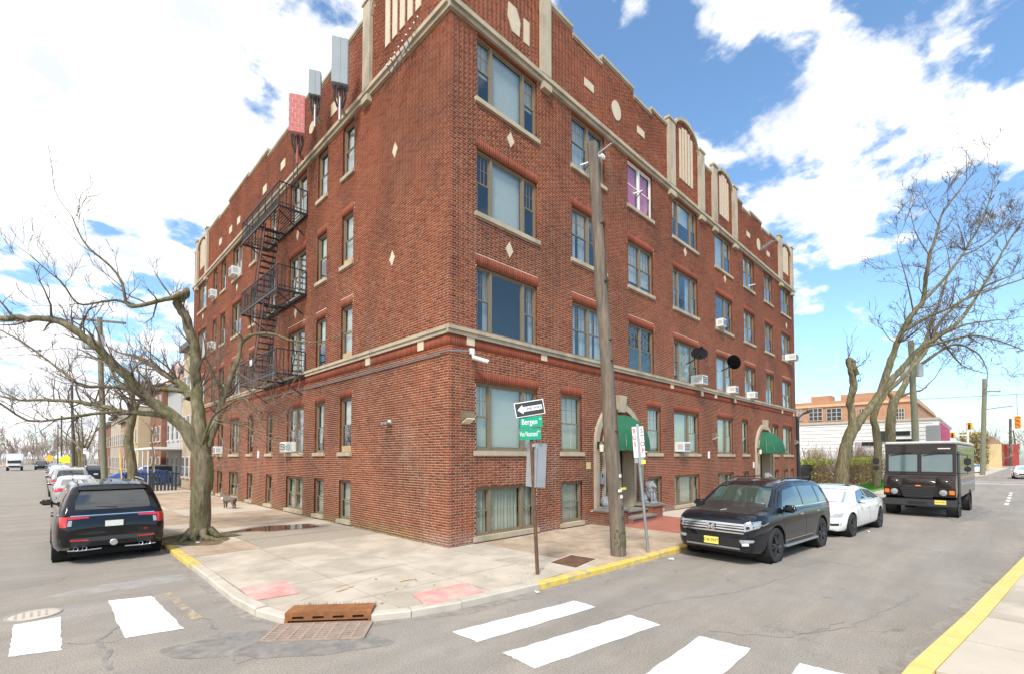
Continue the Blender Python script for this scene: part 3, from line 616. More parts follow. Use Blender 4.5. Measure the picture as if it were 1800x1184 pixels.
# stone trim
for fac,Lx in (('R',LR),('L',LL)):
    e=-.08 if fac=='R' else .003
    n=int(Lx/2.4)
    for i in range(n):
        a,b=(Lx-0)*i/n,(Lx)*(i+1)/n; a=a if i else (e if fac=='R' else .0); m=MB()
        fbox(m,fac,a+.002,b-.002,-.05,.02,5.43,5.53); fbox(m,fac,a+.002,b-.002,-.09 if fac=='R' else -.085,.02,5.53,5.62); m.build('belt_stone',STONE,BLD)
        m=MB(); fbox(m,fac,a+.002,b-.002,-.08,.02,13.75,13.87); fbox(m,fac,a+.002,b-.002,-.15 if fac=='R' else -.145,.02,13.87,13.98); fbox(m,fac,a+.002,b-.002,-.11,.02,13.98,14.05); m.build('cornice_stone',STONE,BLD)
    for a,b in PIER[fac]:
        m=MB(); zt=16.85; fbox(m,fac,a,b,-.12,.04,14.05,zt); fbox(m,fac,a-.04,b+.04,-.16,.08,zt,zt+.10); fbox(m,fac,a+.03,b-.03,-.17,.04,13.55,13.748); m.build('stone_pier',STONE,BLD)
    for a,b,zt in FLAT[fac]:
        m=MB(); fbox(m,fac,a+.001,b-.001,-.055,.34,zt,zt+.10); fbox(m,fac,a+.001,b-.001,-.025,.02,zt-.05,zt); m.build('coping_stone',STONE,BLD)
    for a,b,z0,rs in ARCH[fac]:
        fn=arch_fn(a,b,z0,rs); inn=[]; out=[]
        for k in range(25):
            s=a+.01+(b-a-.02)*(.5-.5*math.cos(PI*k/24)); inn.append((s,fn(s)-.03)); out.append((a+(s-a),fn(s)+.13))
        m=MB(); P=[fp(fac,s,-.09,z) for s,z in inn]+[fp(fac,s,-.09,z) for s,z in reversed(out)]; off=fp(fac,0,.4,0)
        n=len(inn)
        for k in range(n-1):
            q=[fp(fac,*x) for x in ((inn[k][0],-.09,inn[k][1]),(inn[k+1][0],-.09,inn[k+1][1]),(out[k+1][0],-.09,out[k+1][1]),(out[k][0],-.09,out[k][1]))]; m.extrude(q,off)
        m.build('arch_coping',STONE,BLD)
        if not(fac=='R' and a<1):
            c=(a+b)/2; w=(b-a)*.58; n=5 if fac=='R' or a>9 else 5
            for k in range(n):
                s=c-w/2+w*(k+.5)/n; dz=.0 if k in(0,n-1) else (.16 if k in(1,n-2) else .22); top=z0+rs*.55-.22+dz+(-.3 if a<1 else 0); bw=w/n*.62
                m=MB(); fbox(m,fac,s-bw/2,s+bw/2,-.03,.02,14.75,top+.15); m.build('stone_bar',PLAQUE,BLD)
def plaque(fac,pts,name='stone_plaque',mat=PLAQUE): m=MB(); m.extrude([fp(fac,s,-.022,z) for s,z in pts],fp(fac,0,.04,0)); m.build(name,mat,BLD)
def dia(fac,px,py,w=.145,h=.23):
    p=onR(px,py) if fac=='R' else onL(px,py); s,z=(p.x if fac=='R' else p.y),p.z; plaque(fac,[(s-w,z),(s,z-h),(s+w,z),(s,z+h)],'stone_diamond')
for q in [(897,247),(895,440),(1204,443),(1274,490),(1382,573)]: dia('R',*q)
for q in [(695,265),(690,455),(524,414),(520,550),(417,505),(357,557)]: dia('L',*q)
def rect(fac,px,py,w,h,oct_=False):
    p=onR(px,py) if fac=='R' else onL(px,py); s,z=(p.x if fac=='R' else p.y),p.z
    if oct_: plaque(fac,[(s+w*math.cos(2*PI*k/16),z+h*math.sin(2*PI*k/16)) for k in range(16)],'stone_medallion')
    else: plaque(fac,[(s-w,z-h),(s+w,z-h),(s+w,z+h),(s-w,z+h)])
_p=onR(903,37); plaque('R',[(_p.x-.22,_p.z+.42),(_p.x+.10,_p.z+.42),(_p.x+.26,_p.z+.1),(_p.x+.22,_p.z-.36),(_p.x-.08,_p.z-.36),(_p.x-.26,_p.z-.02)],'stone_shield'); rect('R',925,58,.12,.36)
for px,py,o in [(1035,151,0),(1083,195,1),(1126,233,0),(1315,413,0),(1333,430,1),(1350,447,0)]: rect('R',px,py,.3 if o else .27,.36 if o else .14,o)
for px,py in [(588,190),(549,225),(498,290),(466,333),(420,388),(406,404),(388,425)]: rect('L',px,py,.26,.22 if px>500 else .18,px in(549,))
for px,py in [(827,597),(956,625),(1181,676),(1234,690),(1258,694),(1292,702),(1375,722),(1395,727)]: rect('R',px,py,.13,.15)
for px,py in [(740,606),(647,633)]: rect('L',px,py,.14,.15)
for fac,a,b,z0,z1 in SILL:
    m=MB(); fbox(m,fac,a,b,-.07,.12,z0+.01,z1+.005); m.build('window_sill',STONE,BLD)
# ------------------------------------------------------------------ windows
wr=random.Random(11)
def window(fac,s0,s1,z0,z1,typ,fl,idx):
    frm=FRAME; fw=.06; f=MB()
    pink=(fac=='R' and fl==4 and 8<s0<9)
    if pink: frm=FRAMEW
    D0,D1=.07,.15
    fbox(f,fac,s0,s1,D0,D1,z0,z0+fw); fbox(f,fac,s0,s1,D0,D1,z1-fw,z1); fbox(f,fac,s0,s0+fw,D0,D1,z0+fw,z1-fw); fbox(f,fac,s1-fw,s1,D0,D1,z0+fw,z1-fw)
    i0,i1,b0,b1=s0+fw,s1-fw,z0+fw,z1-fw; cols=[]   # (a,b,kind)
    W=i1-i0; mw=.085
    if typ=='triple':
        q=W*.20; cols=[(i0,i0+q,'dh'),(i0+q+mw,i1-q-mw,'fix'),(i1-q,i1,'dh')]
    elif typ=='double': cols=[(i0,i0+W/2-mw/2,'dh'),(i0+W/2+mw/2,i1,'dh')]
    elif typ=='fixed': cols=[(i0,i0+W*.60-mw/2,'fix'),(i0+W*.60+mw/2,i1,'dh')]
    else: cols=[(i0,i1,'dh')]
    for a,b in zip(cols,cols[1:]): fbox(f,fac,a[1],b[0],D0-.01,D1,b0,b1)
    win=f.build('window',frm,BLD)
    style=wr.random(); room=wr.random()
    for a,b,k in cols:
        sw=.035
        def sash(u,v,d,munt):
            m=MB(); fbox(m,fac,a,b,d,d+.03,u,u+sw); fbox(m,fac,a,b,d,d+.03,v-sw,v); fbox(m,fac,a,a+sw,d,d+.03,u+sw,v-sw); fbox(m,fac,b-sw,b,d,d+.03,u+sw,v-sw)
            if munt:
                for t in (1/3,2/3): x=a+sw+(b-a-2*sw)*t; fbox(m,fac,x-.007,x+.007,d+.008,d+.024,u+sw,v-sw)
                y=u+(v-u)*.52; fbox(m,fac,a+sw,b-sw,d+.009,d+.023,y-.007,y+.007)
            m.build('sash',frm,win); p=MB(); fbox(p,fac,a+sw,b-sw,d+.013,d+.019,u+sw,v-sw); p.build('pane',PANE,win)
        if k=='fix': sash(b0,b1,.095,False)
        else:
            mid=b0+(b1-b0)*.5; sash(mid-.02,b1,.105,(fl>=1 and not pink) and (fac=='R' or fl<1 or True) and (fac=='R')); sash(b0,mid+.02,.075,False)
        # what hangs behind the glass
        r=wr.random(); bm_=BLIND_REFL; lo=b0
        if pink: bm_=PINKC
        elif fl==0: bm_=VBLIND
        elif fac=='R' and fl==1: bm_=[BLIND_REFL,VBLIND][int(style*2)]; lo=b0+.05
        elif style<.42: bm_=BLIND_REFL; lo=b0+(b1-b0)*wr.choice([0,.15,.5,.55])
        elif style<.68: bm_=CURT; lo=b0
        elif style<.80 and k=='dh': bm_=CURT; lo=b0
        else: bm_=None
        if fac=='R' and fl==3 and s0<1: bm_=BLIND_REFL if k=='fix' else None; lo=b0
        if fac=='R' and s0<1 and fl==2: bm_=CURT if k=='dh' else None
        if fac=='R' and s0<1 and fl==4: bm_=BLIND_REFL; lo=b0 if k=='fix' else b0+.8  # fixed pane's sheet is added to mimic cloud reflected in the glass, no blind
        if bm_:
            spans=[(a-.02,b+.02)]
            if bm_ is CURT and (b-a)>.35 and wr.random()<.6: q=(b-a)*wr.uniform(.22,.42); spans=[(a-.02,a+q),(b-q,b+.02)]
            for u0,u1 in spans:
                m=MB(); n=max(6,int((u1-u0)/.06)); g=[]
                for i in range(n+1):
                    s=u0+(u1-u0)*i/n; d=.20+((.018*(i%2)+.006*(i%3)) if bm_ in(VBLIND,CURT,PINKC) else 0); g.append([fp(fac,s,d,lo),fp(fac,s,d,b1+.03)])
                m.grid(g); m.build('blind_or_reflection' if bm_ in(BLIND_REFL,VBLIND) else 'curtain',bm_,win)
    return win
for i,w in enumerate(WIN): window(*w,i)
WOODP=M('tan_plywood',(.42,.31,.17),.8,.15,6)
for f in (1,2,3): m=MB(); fbox(m,'L',5.30,6.02,.05,.10,FL[f][0]+.02,FL[f][0]+.22); m.build('infill_board',WOODP,BLD)
# ------------------------------------------------------------------ doorways, awnings, stoops
AWN=M('green_canvas',(.010,.105,.050),.85,.15,3,.2,90,tint=(.045,.075,.035),tscale=2.2,tth=.62); BLKF=M('black_door_frame',(.012,.012,.013),.4,.1,4)
CAPS=M('bluestone_cap',(.22,.21,.18),.85,.25,4,.3,60); TANP=M('tan_panel',(.50,.40,.28),.8,.1,3)
for pi,c in enumerate(PORT):
    def ring(r0,r1,d0,d1,name,mat,legs=True,n=28,jo=0):
        segs=[(PI*k/n,PI*(k+1)/n) for k in range(n)]
        step=4 if mat is STONE else 1
        for q in range(0,n,step):
            m=MB()
            for a0,a1 in segs[q:q+step]:
                g=.0 if step==4 else .06*(a1-a0)
                P=[(c+r*math.cos(a),PZ+r*math.sin(a)) for r,a in ((r0,a0+g),(r1,a0+g),(r1,a1-g),(r0,a1-g))]
                m.extrude([(s,d0,z) for s,z in P],(0,d1-d0,0))
            m.build(name,mat,BLD)
        if legs:
            for sg in (-1,1):
                for k in range(3):
                    z0=.5+(PZ-.5)*k/3; z1=.5+(PZ-.5)*(k+1)/3-.003; m=MB(); m.box((c+sg*r0,d0,z0),(c+sg*r1,d1,z1)); m.build(name,mat,BLD)
    ring(1.34,1.56,-.10,.02,'portal_stone',STONE); ring(.92,1.08,-.07,.3,'portal_stone',STONE)
    ring(1.085,1.335,-.03,.02,'arch_brick',BRICK,False,44)
    bl=[]
    for sg in (-1,1):
        for k in range(32):
            z=.5+k*CR+.004; a,b=sorted((c+sg*1.09,c+sg*1.33)); bl.append((a,b,z,z+BH,.02))
    brick_mesh('jamb_bricks',BRICK,BLD,'R',bl)
    for sg in (-1,1): MB().box((c+sg*1.08,-.018,.5),(c+sg*1.34,.01,PZ)).build('jamb_mortar',MORT,BLD)
    P=[(c+1.4*math.cos(a),PZ+1.4*math.sin(a)) for a in [PI*k/20 for k in range(21)]]; MB().extrude([(s,-.012,z) for s,z in P],(0,.02,0)).build('tympanum',MORT,BLD)
    m=MB(); m.extrude([(c-.13,-.2,3.95),(c+.13,-.2,3.95),(c+.27,-.2,4.55),(c-.27,-.2,4.55)],(0,.22,0)); m.build('keystone',STONE,BLD)
    # door set back
    dr=MB(); dr.box((c-.92,.42,.5),(c-.80,.5,2.75)); dr.box((c+.80,.42,.5),(c+.92,.5,2.75)); dr.box((c-.8,.42,2.5),(c+.8,.5,2.75)); dr.box((c-.06,.42,.5),(c+.06,.5,2.5)); dr.box((c-.8,.42,.5),(c+.8,.5,.7))
    door=dr.build('door',BLKF,BLD)
    for a,b in ((c-.8,c-.06),(c+.06,c+.8)): MB().box((a,.455,.7),(b,.465,2.5)).build('pane',PANE,door)
    MB().box((c+.08,.36,1.45),(c+.13,.42,1.75)).build('handle',GREYM,door)
    MB().box((c+.90,.0,.5),(c+.93,.42,2.75)).build('doorway_reveal',TANP,BLD); MB().box((c-.93,.0,.5),(c-.90,.42,2.75)).build('doorway_reveal',TANP,BLD)
    m=MB(); m.box((c-.92,-.05,.44),(c+.92,.5,.5)); m.build('threshold',CAPS,BLD)
    # domed awning
    m=MB(); a_,h_,pj,zb=1.06,1.14,1.05,2.72; g=[]; nseg=8; sub_=3; TT=nseg*sub_
    for i in range(9):
        ph=PI/2*i/8; row=[]
        for k in range(TT+1):
            th=PI*k/TT; rr=1-.035*abs(math.sin(PI*k/sub_)); row.append((c+a_*math.cos(th)*math.cos(ph)*rr,-.05-pj*math.sin(th)*math.cos(ph)*rr,zb+h_*math.sin(ph)*(.98+.02*rr)))
        g.append(row)
    g.insert(0,[(p[0],p[1],p[2]-.14-.02*abs(math.sin(PI*k/sub_))) for k,p in enumerate(g[0])])
    m.grid(g); aw=m.build('awning',AWN,BLD,smooth=30)
    if pi==1: put_text('700',.16,FRAMEW,aw,Matrix.Translation((c+.45,-1.08,2.64))@Matrix.Rotation(R_(24),4,'Z')@Matrix.Rotation(PI/2,4,'X'))
    fr_=MB()
    for k in range(0,TT+1,sub_): fr_.tube([(p[k][0],p[k][1]+.012,p[k][2]-.012) for p in g[1:]],.010,5)
    fr_.build('awning_frame',GREYM,aw)
    # stoop
    bl=[]; st=MB()
    for a,b,pj2 in ((c-1.75,c-.72,.80),(c+.88,c+1.7,.80)):
        MB().box((a+.02,-pj2+.02,.05),(b-.02,.0,.56)).build('plinth_core',MORT,BLD); z=.13
        while z<.53:
            x=a+(.1 if int(z/CR)%2 else 0); L_=[]
            xx=a
            bm2=MB()
            while xx<b-.03:
                w=ST if (int(z/CR+.5)+len(L_))%2 else HD; e_=min(xx+w,b); bm2.box((xx,-pj2,z),(e_,-pj2+.05,z+BH)); xx=e_+JN; L_.append(1)
            for yy in range(4):
                y0=-pj2+.06+yy*.19; bm2.box((a,y0,z),(a+.05,min(y0+.18,-.01),z+BH)); bm2.box((b-.05,y0,z),(b,min(y0+.18,-.01),z+BH))
            bm2.build('plinth_course',BRICK,BLD); z+=CR
        rbox((a-.05,-pj2-.06,.555),(b+.05,-.105,.63),.015).build('plinth_cap',CAPS,BLD)
    for k,(d0,z1) in enumerate(((-.62,.50),(-.98,.32))):
        rbox((c-.72,d0-.04,z1-.07),(c+.88,d0+.46 if k else -.055,z1),.012).build('step',CAPS,BLD)
        MB().box((c-.715,d0,.05),(c+.875,-.055,z1-.072)).build('riser',BRICK,BLD)
# ------------------------------------------------------------------ vehicles
def paint(name,col,metal=.0,rough=.28): return M(name,col,rough,.05,2.,metal=metal,coat=.55 if max(col)<.05 else 1.,spec=.25 if max(col)<.05 else .5)
def carglass(name,col=(.012,.016,.018)): return M(name,col,.04,.1,2,spec=.9,coat=1.)
GLS=carglass('car_glass'); GLSG=carglass('greenish_car_glass',(.03,.055,.045)); GLSP=carglass('pale_windscreen_glass',(.30,.40,.42))
TYRE=M('tyre_rubber',(.022,.022,.023),.85,.2,12); RIMD=M('dark_alloy',(.085,.09,.10),.35,.1,6,metal=.8); RIMG=M('grey_alloy',(.35,.36,.37),.35,.1,6,metal=.8)
CHR=M('chrome',(.72,.73,.75),.18,.03,4,metal=1.); LENS=M('clear_lens',(.30,.32,.33),.12,.15,20,coat=1.); REDL=M('red_lens',(.55,.012,.015),.15,.1,20,coat=1.); AMB=M('amber_lens',(.75,.20,.01),.2,.1,9,coat=1.)
PLATY=M('yellow_number_plate',(.80,.66,.14),.5,.05,9); PLATW=M('pale_number_plate',(.66,.68,.62),.5,.1,20); BLKT=M('black_trim',(.014,.014,.015),.5,.1,6); GRYT=M('grey_cladding',(.035,.037,.04),.55,.1,6); UNDER=M('underbody',(.01,.01,.01),.9)
_wc={}
def wheel(parent,x,y,r,w,side,rim,key):
    k=(key,r,w,side)
    if k not in _wc:
        t=MB(); h=w/2; t.lathe([(r*.66,-h*.9),(r*.80,-h),(r*.93,-h*.98),(r*.985,-h*.8),(r,-h*.45),(r,h*.45),(r*.985,h*.8),(r*.93,h*.98),(r*.80,h),(r*.66,h*.9)],32,'y',closed=True)
        q=MB(); f=side*h*.82; R0=r*.67
        q.lathe([(R0,side*h*.9),(R0*.95,f),(R0*.90,f*.72),(R0*.88,-f*.6)],32,'y')
        n=5
        for i in range(n):
            for dd in (-.17,.17):
                a=2*PI*i/n+dd; b=2*PI*i/n+dd*.55; q.bar((R0*.16*math.cos(b),f*.86,R0*.16*math.sin(b)),(R0*.95*math.cos(a),f*.92,R0*.95*math.sin(a)),.028*r/.37,.05,up=(0,1,0))
        q.lathe([(.001,f*.98),(R0*.13,f*.98),(R0*.24,f*.86),(R0*.24,f*.5)],16,'y')
        b=MB(); b.lathe([(.001,-f*.1),(R0*.6,-f*.1),(R0*.88,-f*.12)],20,'y')
        _wc[k]=(t.mesh('tyre',TYRE,40),q.mesh('rim',rim,40),b.mesh('brake_disc',UNDER,40))
    t,q,b=_wc[k]; w_=link_mesh('wheel',t,parent,(x,y,r)); link_mesh('rim',q,w_); link_mesh('brake_disc',b,w_); return w_
class Car:
    def __init__(s,name,label,cat,loc,rz,top,plan,bot,roof,yt,mat,wheels,wr_,belt,group=None,ww=.24,rim=RIMD,rimkey='a',clad=None,seg=44,crown=.035,flare=0.):
        s.root=thing(name,label,cat,loc,rz,group); s.mat=mat; x0,x1=plan[0][0],plan[-1][0]; s.x0,s.x1=x0,x1
        xs=sorted({x0,x0+.02,x0+.06,x0+.12,x0+.2,x1-.2,x1-.12,x1-.06,x1-.02,x1}|{x0+(x1-x0)*i/seg for i in range(seg+1)}); m=MB(); sec=[(0,0,0),(.80,0,0),(.92,.02,0),(.978,.14,0),(1,.40,0),(.997,.60,0),(.987,.80,0),(.958,.93,0),(.90,.992,0),(.75,1.,.45),(.4,1.,.9),(0,1.,1)]
        rows=[]
        for x in xs:
            w=interp(plan,x); zt=interp(top,x); zb=interp(bot,x); h=zt-zb
            half=[(w*a,zb+h*b+crown*c) for a,b,c in sec]; ring=[(x,y,z) for y,z in half]+[(x,-y,z) for y,z in reversed(half[1:-1])]; rows.append(ring)
        n=len(rows[0]); k0=0
        for r in rows: m.v+=r
        for i in range(len(rows)-1):
            for j in range(n): m.f.append((i*n+j,i*n+(j+1)%n,(i+1)*n+(j+1)%n,(i+1)*n+j))
        m.f.append(tuple(range(n))); m.f.append(tuple((len(rows)-1)*n+j for j in reversed(range(n))))
        me=m.mesh('body',mat); bm=bmesh.new(); bm.from_mesh(me)
        # wheel arches cut out
        cut=MB()
        for wx in wheels:
            for sd in (-1,1): cut.lathe([(.001,sd*.0+sd*(belt[1]-.34)),(wr_*1.17,sd*(belt[1]-.34)),(wr_*1.17,sd*(belt[1]+.3)),(.001,sd*(belt[1]+.3))],28,'y',(wx,0,wr_))
        bo=bpy.data.objects.new('tmp',me); COL.objects.link(bo); co=bpy.data.objects.new('tmpc',cut.mesh('tmpc',UNDER)); COL.objects.link(co)
        bpy_mod=bo.modifiers.new('b','BOOLEAN'); bpy_mod.object=co; bpy_mod.operation='DIFFERENCE'; bpy_mod.solver='EXACT'
        dg=bpy.context.evaluated_depsgraph_get(); low=bpy.data.meshes.new_from_object(bo.evaluated_get(dg)); bpy.data.objects.remove(bo); bpy.data.objects.remove(co); bm.free()
        c=MB(); zb0,zm=belt[0],max(z for _,z in roof); rx0,rx1=roof[0][0],roof[-1][0]; rxs=sorted({rx0+(rx1-rx0)*i/40 for i in range(41)}|{p[0] for p in roof}); rows=[]
        for x in rxs:
            zr=interp(roof,x); w=interp(plan,x)*.955; ytx=interp(yt,x); yb=max(min(w,belt[1]*.97),.05)
            def yz(z): return yb+(ytx-yb)*max(0,(z-zb0))/(zm-zb0)
            zr=max(zr,zb0-.05); lo=zb0-.12; a=min(.10,max(.012,(zr-lo)*.3))
            half=[(yz(lo),lo),(yz(lo+(zr-a-lo)*.5),lo+(zr-a-lo)*.5),(yz(zr-a),zr-a),(yz(zr-a*.45)-a*.18,zr-a*.42),(yz(zr)-a*.75,zr-a*.06),(yz(zr)*.5,zr+.018),(0,zr+.026)]
            rows.append([(x,y,z) for y,z in half]+[(x,-y,z) for y,z in reversed(half[:-1])])
        n=len(rows[0]); b0=0
        for r in rows: c.v+=r
        for i in range(len(rows)-1):
            for j in range(n-1): c.f.append((i*n+j,i*n+j+1,(i+1)*n+j+1,(i+1)*n+j))
            c.f.append((i*n+n-1,i*n,(i+1)*n,(i+1)*n+n-1))
        c.f.append(tuple(range(n))); c.f.append(tuple((len(rows)-1)*n+j for j in reversed(range(n))))
        full=MB(); full.add([v.co[:] for v in low.vertices],[tuple(p.vertices) for p in low.polygons]); nlow=len(full.f); full.add(c.v,c.f)
        s.body=full.build('body',mat,s.root,smooth=32); s.full=full
        s.bvh=BVHTree.FromPolygons([Vector(v) for v in full.v],full.f); s.wheels=wheels; s.wr=wr_
        for wx in wheels:
            for sd in (-1,1):
                wheel(s.root,wx,sd*(belt[1]-ww/2-.015),wr_,ww,sd,rim,rimkey)
                l=MB(); l.lathe([(wr_*1.165,sd*(belt[1]-.36)),(wr_*1.165,sd*(belt[1]-.03))],28,'y',(wx,0,wr_)); l.lathe([(.01,sd*(belt[1]-.335)),(wr_*1.16,sd*(belt[1]-.335))],28,'y',(wx,0,wr_)); l.build('wheel_well',UNDER,s.root,fixn=False)
        MB().box((x0+.35,-belt[1]*.72,.17),(x1-.35,belt[1]*.72,interp(bot,(x0+x1)/2)+.12)).build('underbody',UNDER,s.root)
    def cast(s,plane,u,v,sd=1):
        o,d={'x':(Vector((sd*9,u,v)),Vector((-sd,0,0))),'y':(Vector((u,sd*6,v)),Vector((0,-sd,0))),'z':(Vector((u,v,6)),Vector((0,0,-1)))}[plane]
        h=s.bvh.ray_cast(o,d); return h[0],h[1]
    def patch(s,name,mat,plane,q,sd=1,off=.006,n=8,m=6,parent=None,th=.02,mirror=False,label=None,rc=0.):
        g=[];bk=[]; ax={'x':Vector((sd,0,0)),'y':Vector((0,sd,0)),'z':Vector((0,0,1))}[plane]; last=None
        for i in range(n+1):
            r=[];rb=[]
            for j in range(m+1):
                a,b=i/n,j/m
                if rc:   # pull the corners in for a rounded outline
                    cu,cv=2*a-1,2*b-1; k=1-rc*(cu*cu*cv*cv); a,b=.5+cu*k/2,.5+cv*k/2
                u=(q[0][0]*(1-a)+q[1][0]*a)*(1-b)+(q[3][0]*(1-a)+q[2][0]*a)*b; v=(q[0][1]*(1-a)+q[1][1]*a)*(1-b)+(q[3][1]*(1-a)+q[2][1]*a)*b
                h,nn=s.cast(plane,u,v,sd)
                if h is None:
                    h=last.copy() if last is not None else Vector({'x':(sd*s.x1,u,v),'y':(u,sd*.9,v),'z':(u,v,1)}[plane]); nn=ax
                last=h
                r.append(h+ax*off); rb.append(h-ax*th)
            g.append(r); bk.append(rb)
        mb=MB(); mb.grid(g); k=len(mb.v); 
        ed=[(0,j) for j in range(m+1)]+[(i,m) for i in range(1,n+1)]+[(n,j) for j in range(m-1,-1,-1)]+[(i,0) for i in range(n-1,0,-1)]
        mb.v+=[tuple(bk[i][j]) for i,j in ed]; L=len(ed)
        for t in range(L):
            (i,j),(i2,j2)=ed[t],ed[(t+1)%L]; mb.f.append((i*(m+1)+j,i2*(m+1)+j2,k+(t+1)%L,k+t))
        o=mb.build(name,mat,parent or s.root,smooth=40,label=label)
        if mirror:
            q2=[(-a,b) for a,b in q] if plane=='x' else q
            s.patch(name,mat,plane,q2,sd if plane!='y' else -sd,off,n,m,parent,th,False,label,rc)
        return o
    def seam(s,pts,plane='y',sd=1,w=.008,name='door_seam',mat=None,off=.0015):
        P=[]
        for a,b in zip(pts,pts[1:]):
            for k in range(8): t=k/8; P.append((a[0]+(b[0]-a[0])*t,a[1]+(b[1]-a[1])*t))
        P.append(pts[-1]); m=MB(); g=[]
        for i,p in enumerate(P):
            a,b=Vector(P[max(i-1,0)]),Vector(P[min(i+1,len(P)-1)]); t=(b-a); t=t.normalized() if t.length else Vector((1,0)); r=[]
            for e in (-w,w):
                h,n=s.cast(plane,p[0]-t.y*e,p[1]+t.x*e,sd)
                if h is None: break
                r.append(h+{'x':Vector((sd,0,0)),'y':Vector((0,sd,0)),'z':Vector((0,0,1))}[plane]*off)
            if len(r)==2: g.append(r)
        if len(g)>1: m.grid(g); m.build(name,mat or BLKT,s.root)
    def mirror_(s,x,y,z,mat,sz=(.16,.24,.15)):
        for sd in (-1,1):
            m=rbox((x-sz[0]/2,sd*y,z),(x+sz[0]/2,sd*(y+sz[1]),z+sz[2]),.045,3); o=m.build('mirror',mat,s.root,smooth=50); MB().bar((x,sd*(y-.1),z+.02),(x,sd*(y+.06),z+.04),.05).build('mirror_arm',BLKT,o)
            MB().box((x-sz[0]/2-.003,sd*(y+.03),z+.03),(x-sz[0]/2+.002,sd*(y+sz[1]-.03),z+sz[2]-.03)).build('mirror_glass',GLS,o)
    def handles(s,xs,z,mat):
        for x in xs:
            for sd in (-1,1):
                h,n=s.cast('y',x,z,sd)
                if h: rbox((x-.10,h.y-.005,z-.016),(x+.10,h.y+sd*.035,z+.016),.010).build('door_handle',mat,s.root)
def suv_shape(L,W,H,hood=1.02,nose=.62,tail=1.05,cowl=.80):
    h=L/2
    top=[(-h,.80),(-h+.05,tail-.06),(-h+.25,tail+.02),(-h+.6,tail),(cowl+.1,hood+.03),(cowl+.4,hood+.01),(h-.45,hood-.07),(h-.18,hood-.16),(h-.06,hood-.27),(h,nose)]
    plan=[(-h,W*.385),(-h+.04,W*.425),(-h+.14,W*.46),(-h+.4,W*.487),(-h+.9,W*.5),(h-1.1,W*.5),(h-.6,W*.487),(h-.3,W*.455),(h-.12,W*.40),(h-.03,W*.34),(h,W*.30)]
    bot=[(-h,.50),(-h+.06,.40),(-h+.3,.30),(-h+.7,.24),(h-.8,.24),(h-.4,.24),(h-.1,.28),(h,.36)]
    return top,plan,bot
def rear_axle(L,over): return -L/2+over
# --- black SUV seen from behind on the left street
L,W,H=5.05,2.0,1.76; top,plan,bot=suv_shape(L,W,H,tail=1.12)
BLKP=paint('black_metallic_paint',(.005,.005,.007),.0,.14); h=L/2
c=Car('parked_suv','glossy black sport utility vehicle seen from behind beside the pavement tree','car',(-5.95,6.92,0),PI/2,top,plan,bot,
  [(-h+.06,1.10),(-h+.16,1.28),(-h+.34,1.56),(-h+.5,1.70),(-h+.9,1.745),(-.2,1.76),(.35,1.70),(.62,1.58),(1.25,1.15),(1.38,1.05)],[(-h,.60),(-h+.5,.66),(0,.69),(.6,.66),(1.4,.60)],BLKP,[-h+1.10,h-.95],.385,(1.10,1.0),ww=.27,rim=RIMD)
X=-1
c.patch('rear_window',GLS,'x',[(-.68,1.19),(.68,1.19),(.57,1.60),(-.57,1.60)],-1,n=14,m=8,rc=.05)
c.patch('spoiler',BLKT,'x',[(-.60,1.61),(.60,1.61),(.56,1.665),(-.56,1.665)],-1,off=.05)
c.patch('tailgate',BLKP,'x',[(-.72,.66),(.72,.66),(.78,1.02),(-.78,1.02)],-1,off=.012,rc=.04)
c.patch('light_bar',BLKT,'x',[(-.70,1.03),(.70,1.03),(.70,1.055),(-.70,1.055)],-1,off=.02); c.patch('tailgate_trim',CHR,'x',[(-.72,1.062),(.72,1.062),(.72,1.078),(-.72,1.078)],-1,off=.018)
for sg in (1,-1):
    c.patch('taillight',REDL,'x',[(sg*.88,.84),(sg*.78,.84),(sg*.76,1.06),(sg*.90,1.06)],-1,off=.02); c.patch('taillight',REDL,'x',[(sg*.76,1.0),(sg*.42,1.015),(sg*.42,1.05),(sg*.76,1.06)],-1,off=.022)
    c.patch('reverse_light',LENS,'x',[(sg*.77,.86),(sg*.70,.86),(sg*.69,.98),(sg*.75,.98)],-1,off=.02); c.patch('reflector',REDL,'x',[(sg*.72,.54),(sg*.42,.53),(sg*.42,.555),(sg*.72,.57)],-1,off=.03)
c.patch('bumper',GRYT,'x',[(-.86,.40),(.86,.40),(.90,.60),(-.90,.60)],-1,off=.018,rc=.03); c.patch('bumper_recess',BLKT,'x',[(-.42,.41),(.42,.41),(.36,.50),(-.36,.50)],-1,off=.026)
MB().lathe([(.001,-h-.045),(.055,-h-.045),(.07,-h-.035),(.07,-h+.02)],20,'x',(0,0,.455)).build('badge',CHR,c.root)
rbox((-h-.032,-.19,.80),(-h-.0,.19,.955),.008).build('plate_frame',BLKT,c.root); rp=MB().box((-h-.036,-.155,.815),(-h-.028,.155,.94)).build('number_plate',PLATW,c.root)
put_text('ST',.06,REDL,c.root,Matrix.Translation((-h-.016,-.56,.70))@Matrix.Rotation(-PI/2,4,'Z')@Matrix.Rotation(PI/2,4,'X'))
for sg in (1,-1):
    for k in (0,1): m=MB(); m.lathe([(.030,-h+.30),(.030,-h-.02),(.040,-h-.03),(.043,-h-.02),(.043,-h+.30)],18,'x',(0,sg*(.48+.14*k),.37)); m.build('exhaust_tip',CHR,c.root)
    MB().tube([(-h+.02,sg*.75,.34),(-h+.0,sg*.55,.325),(-h+.02,sg*.2,.335)],.014,6).build('skid_trim',GREYM,c.root)
MB().tube([(-h+.10,-.05,1.22),(-h+.14,.35,1.25)],.012,6).build('rear_wiper',BLKT,c.root)
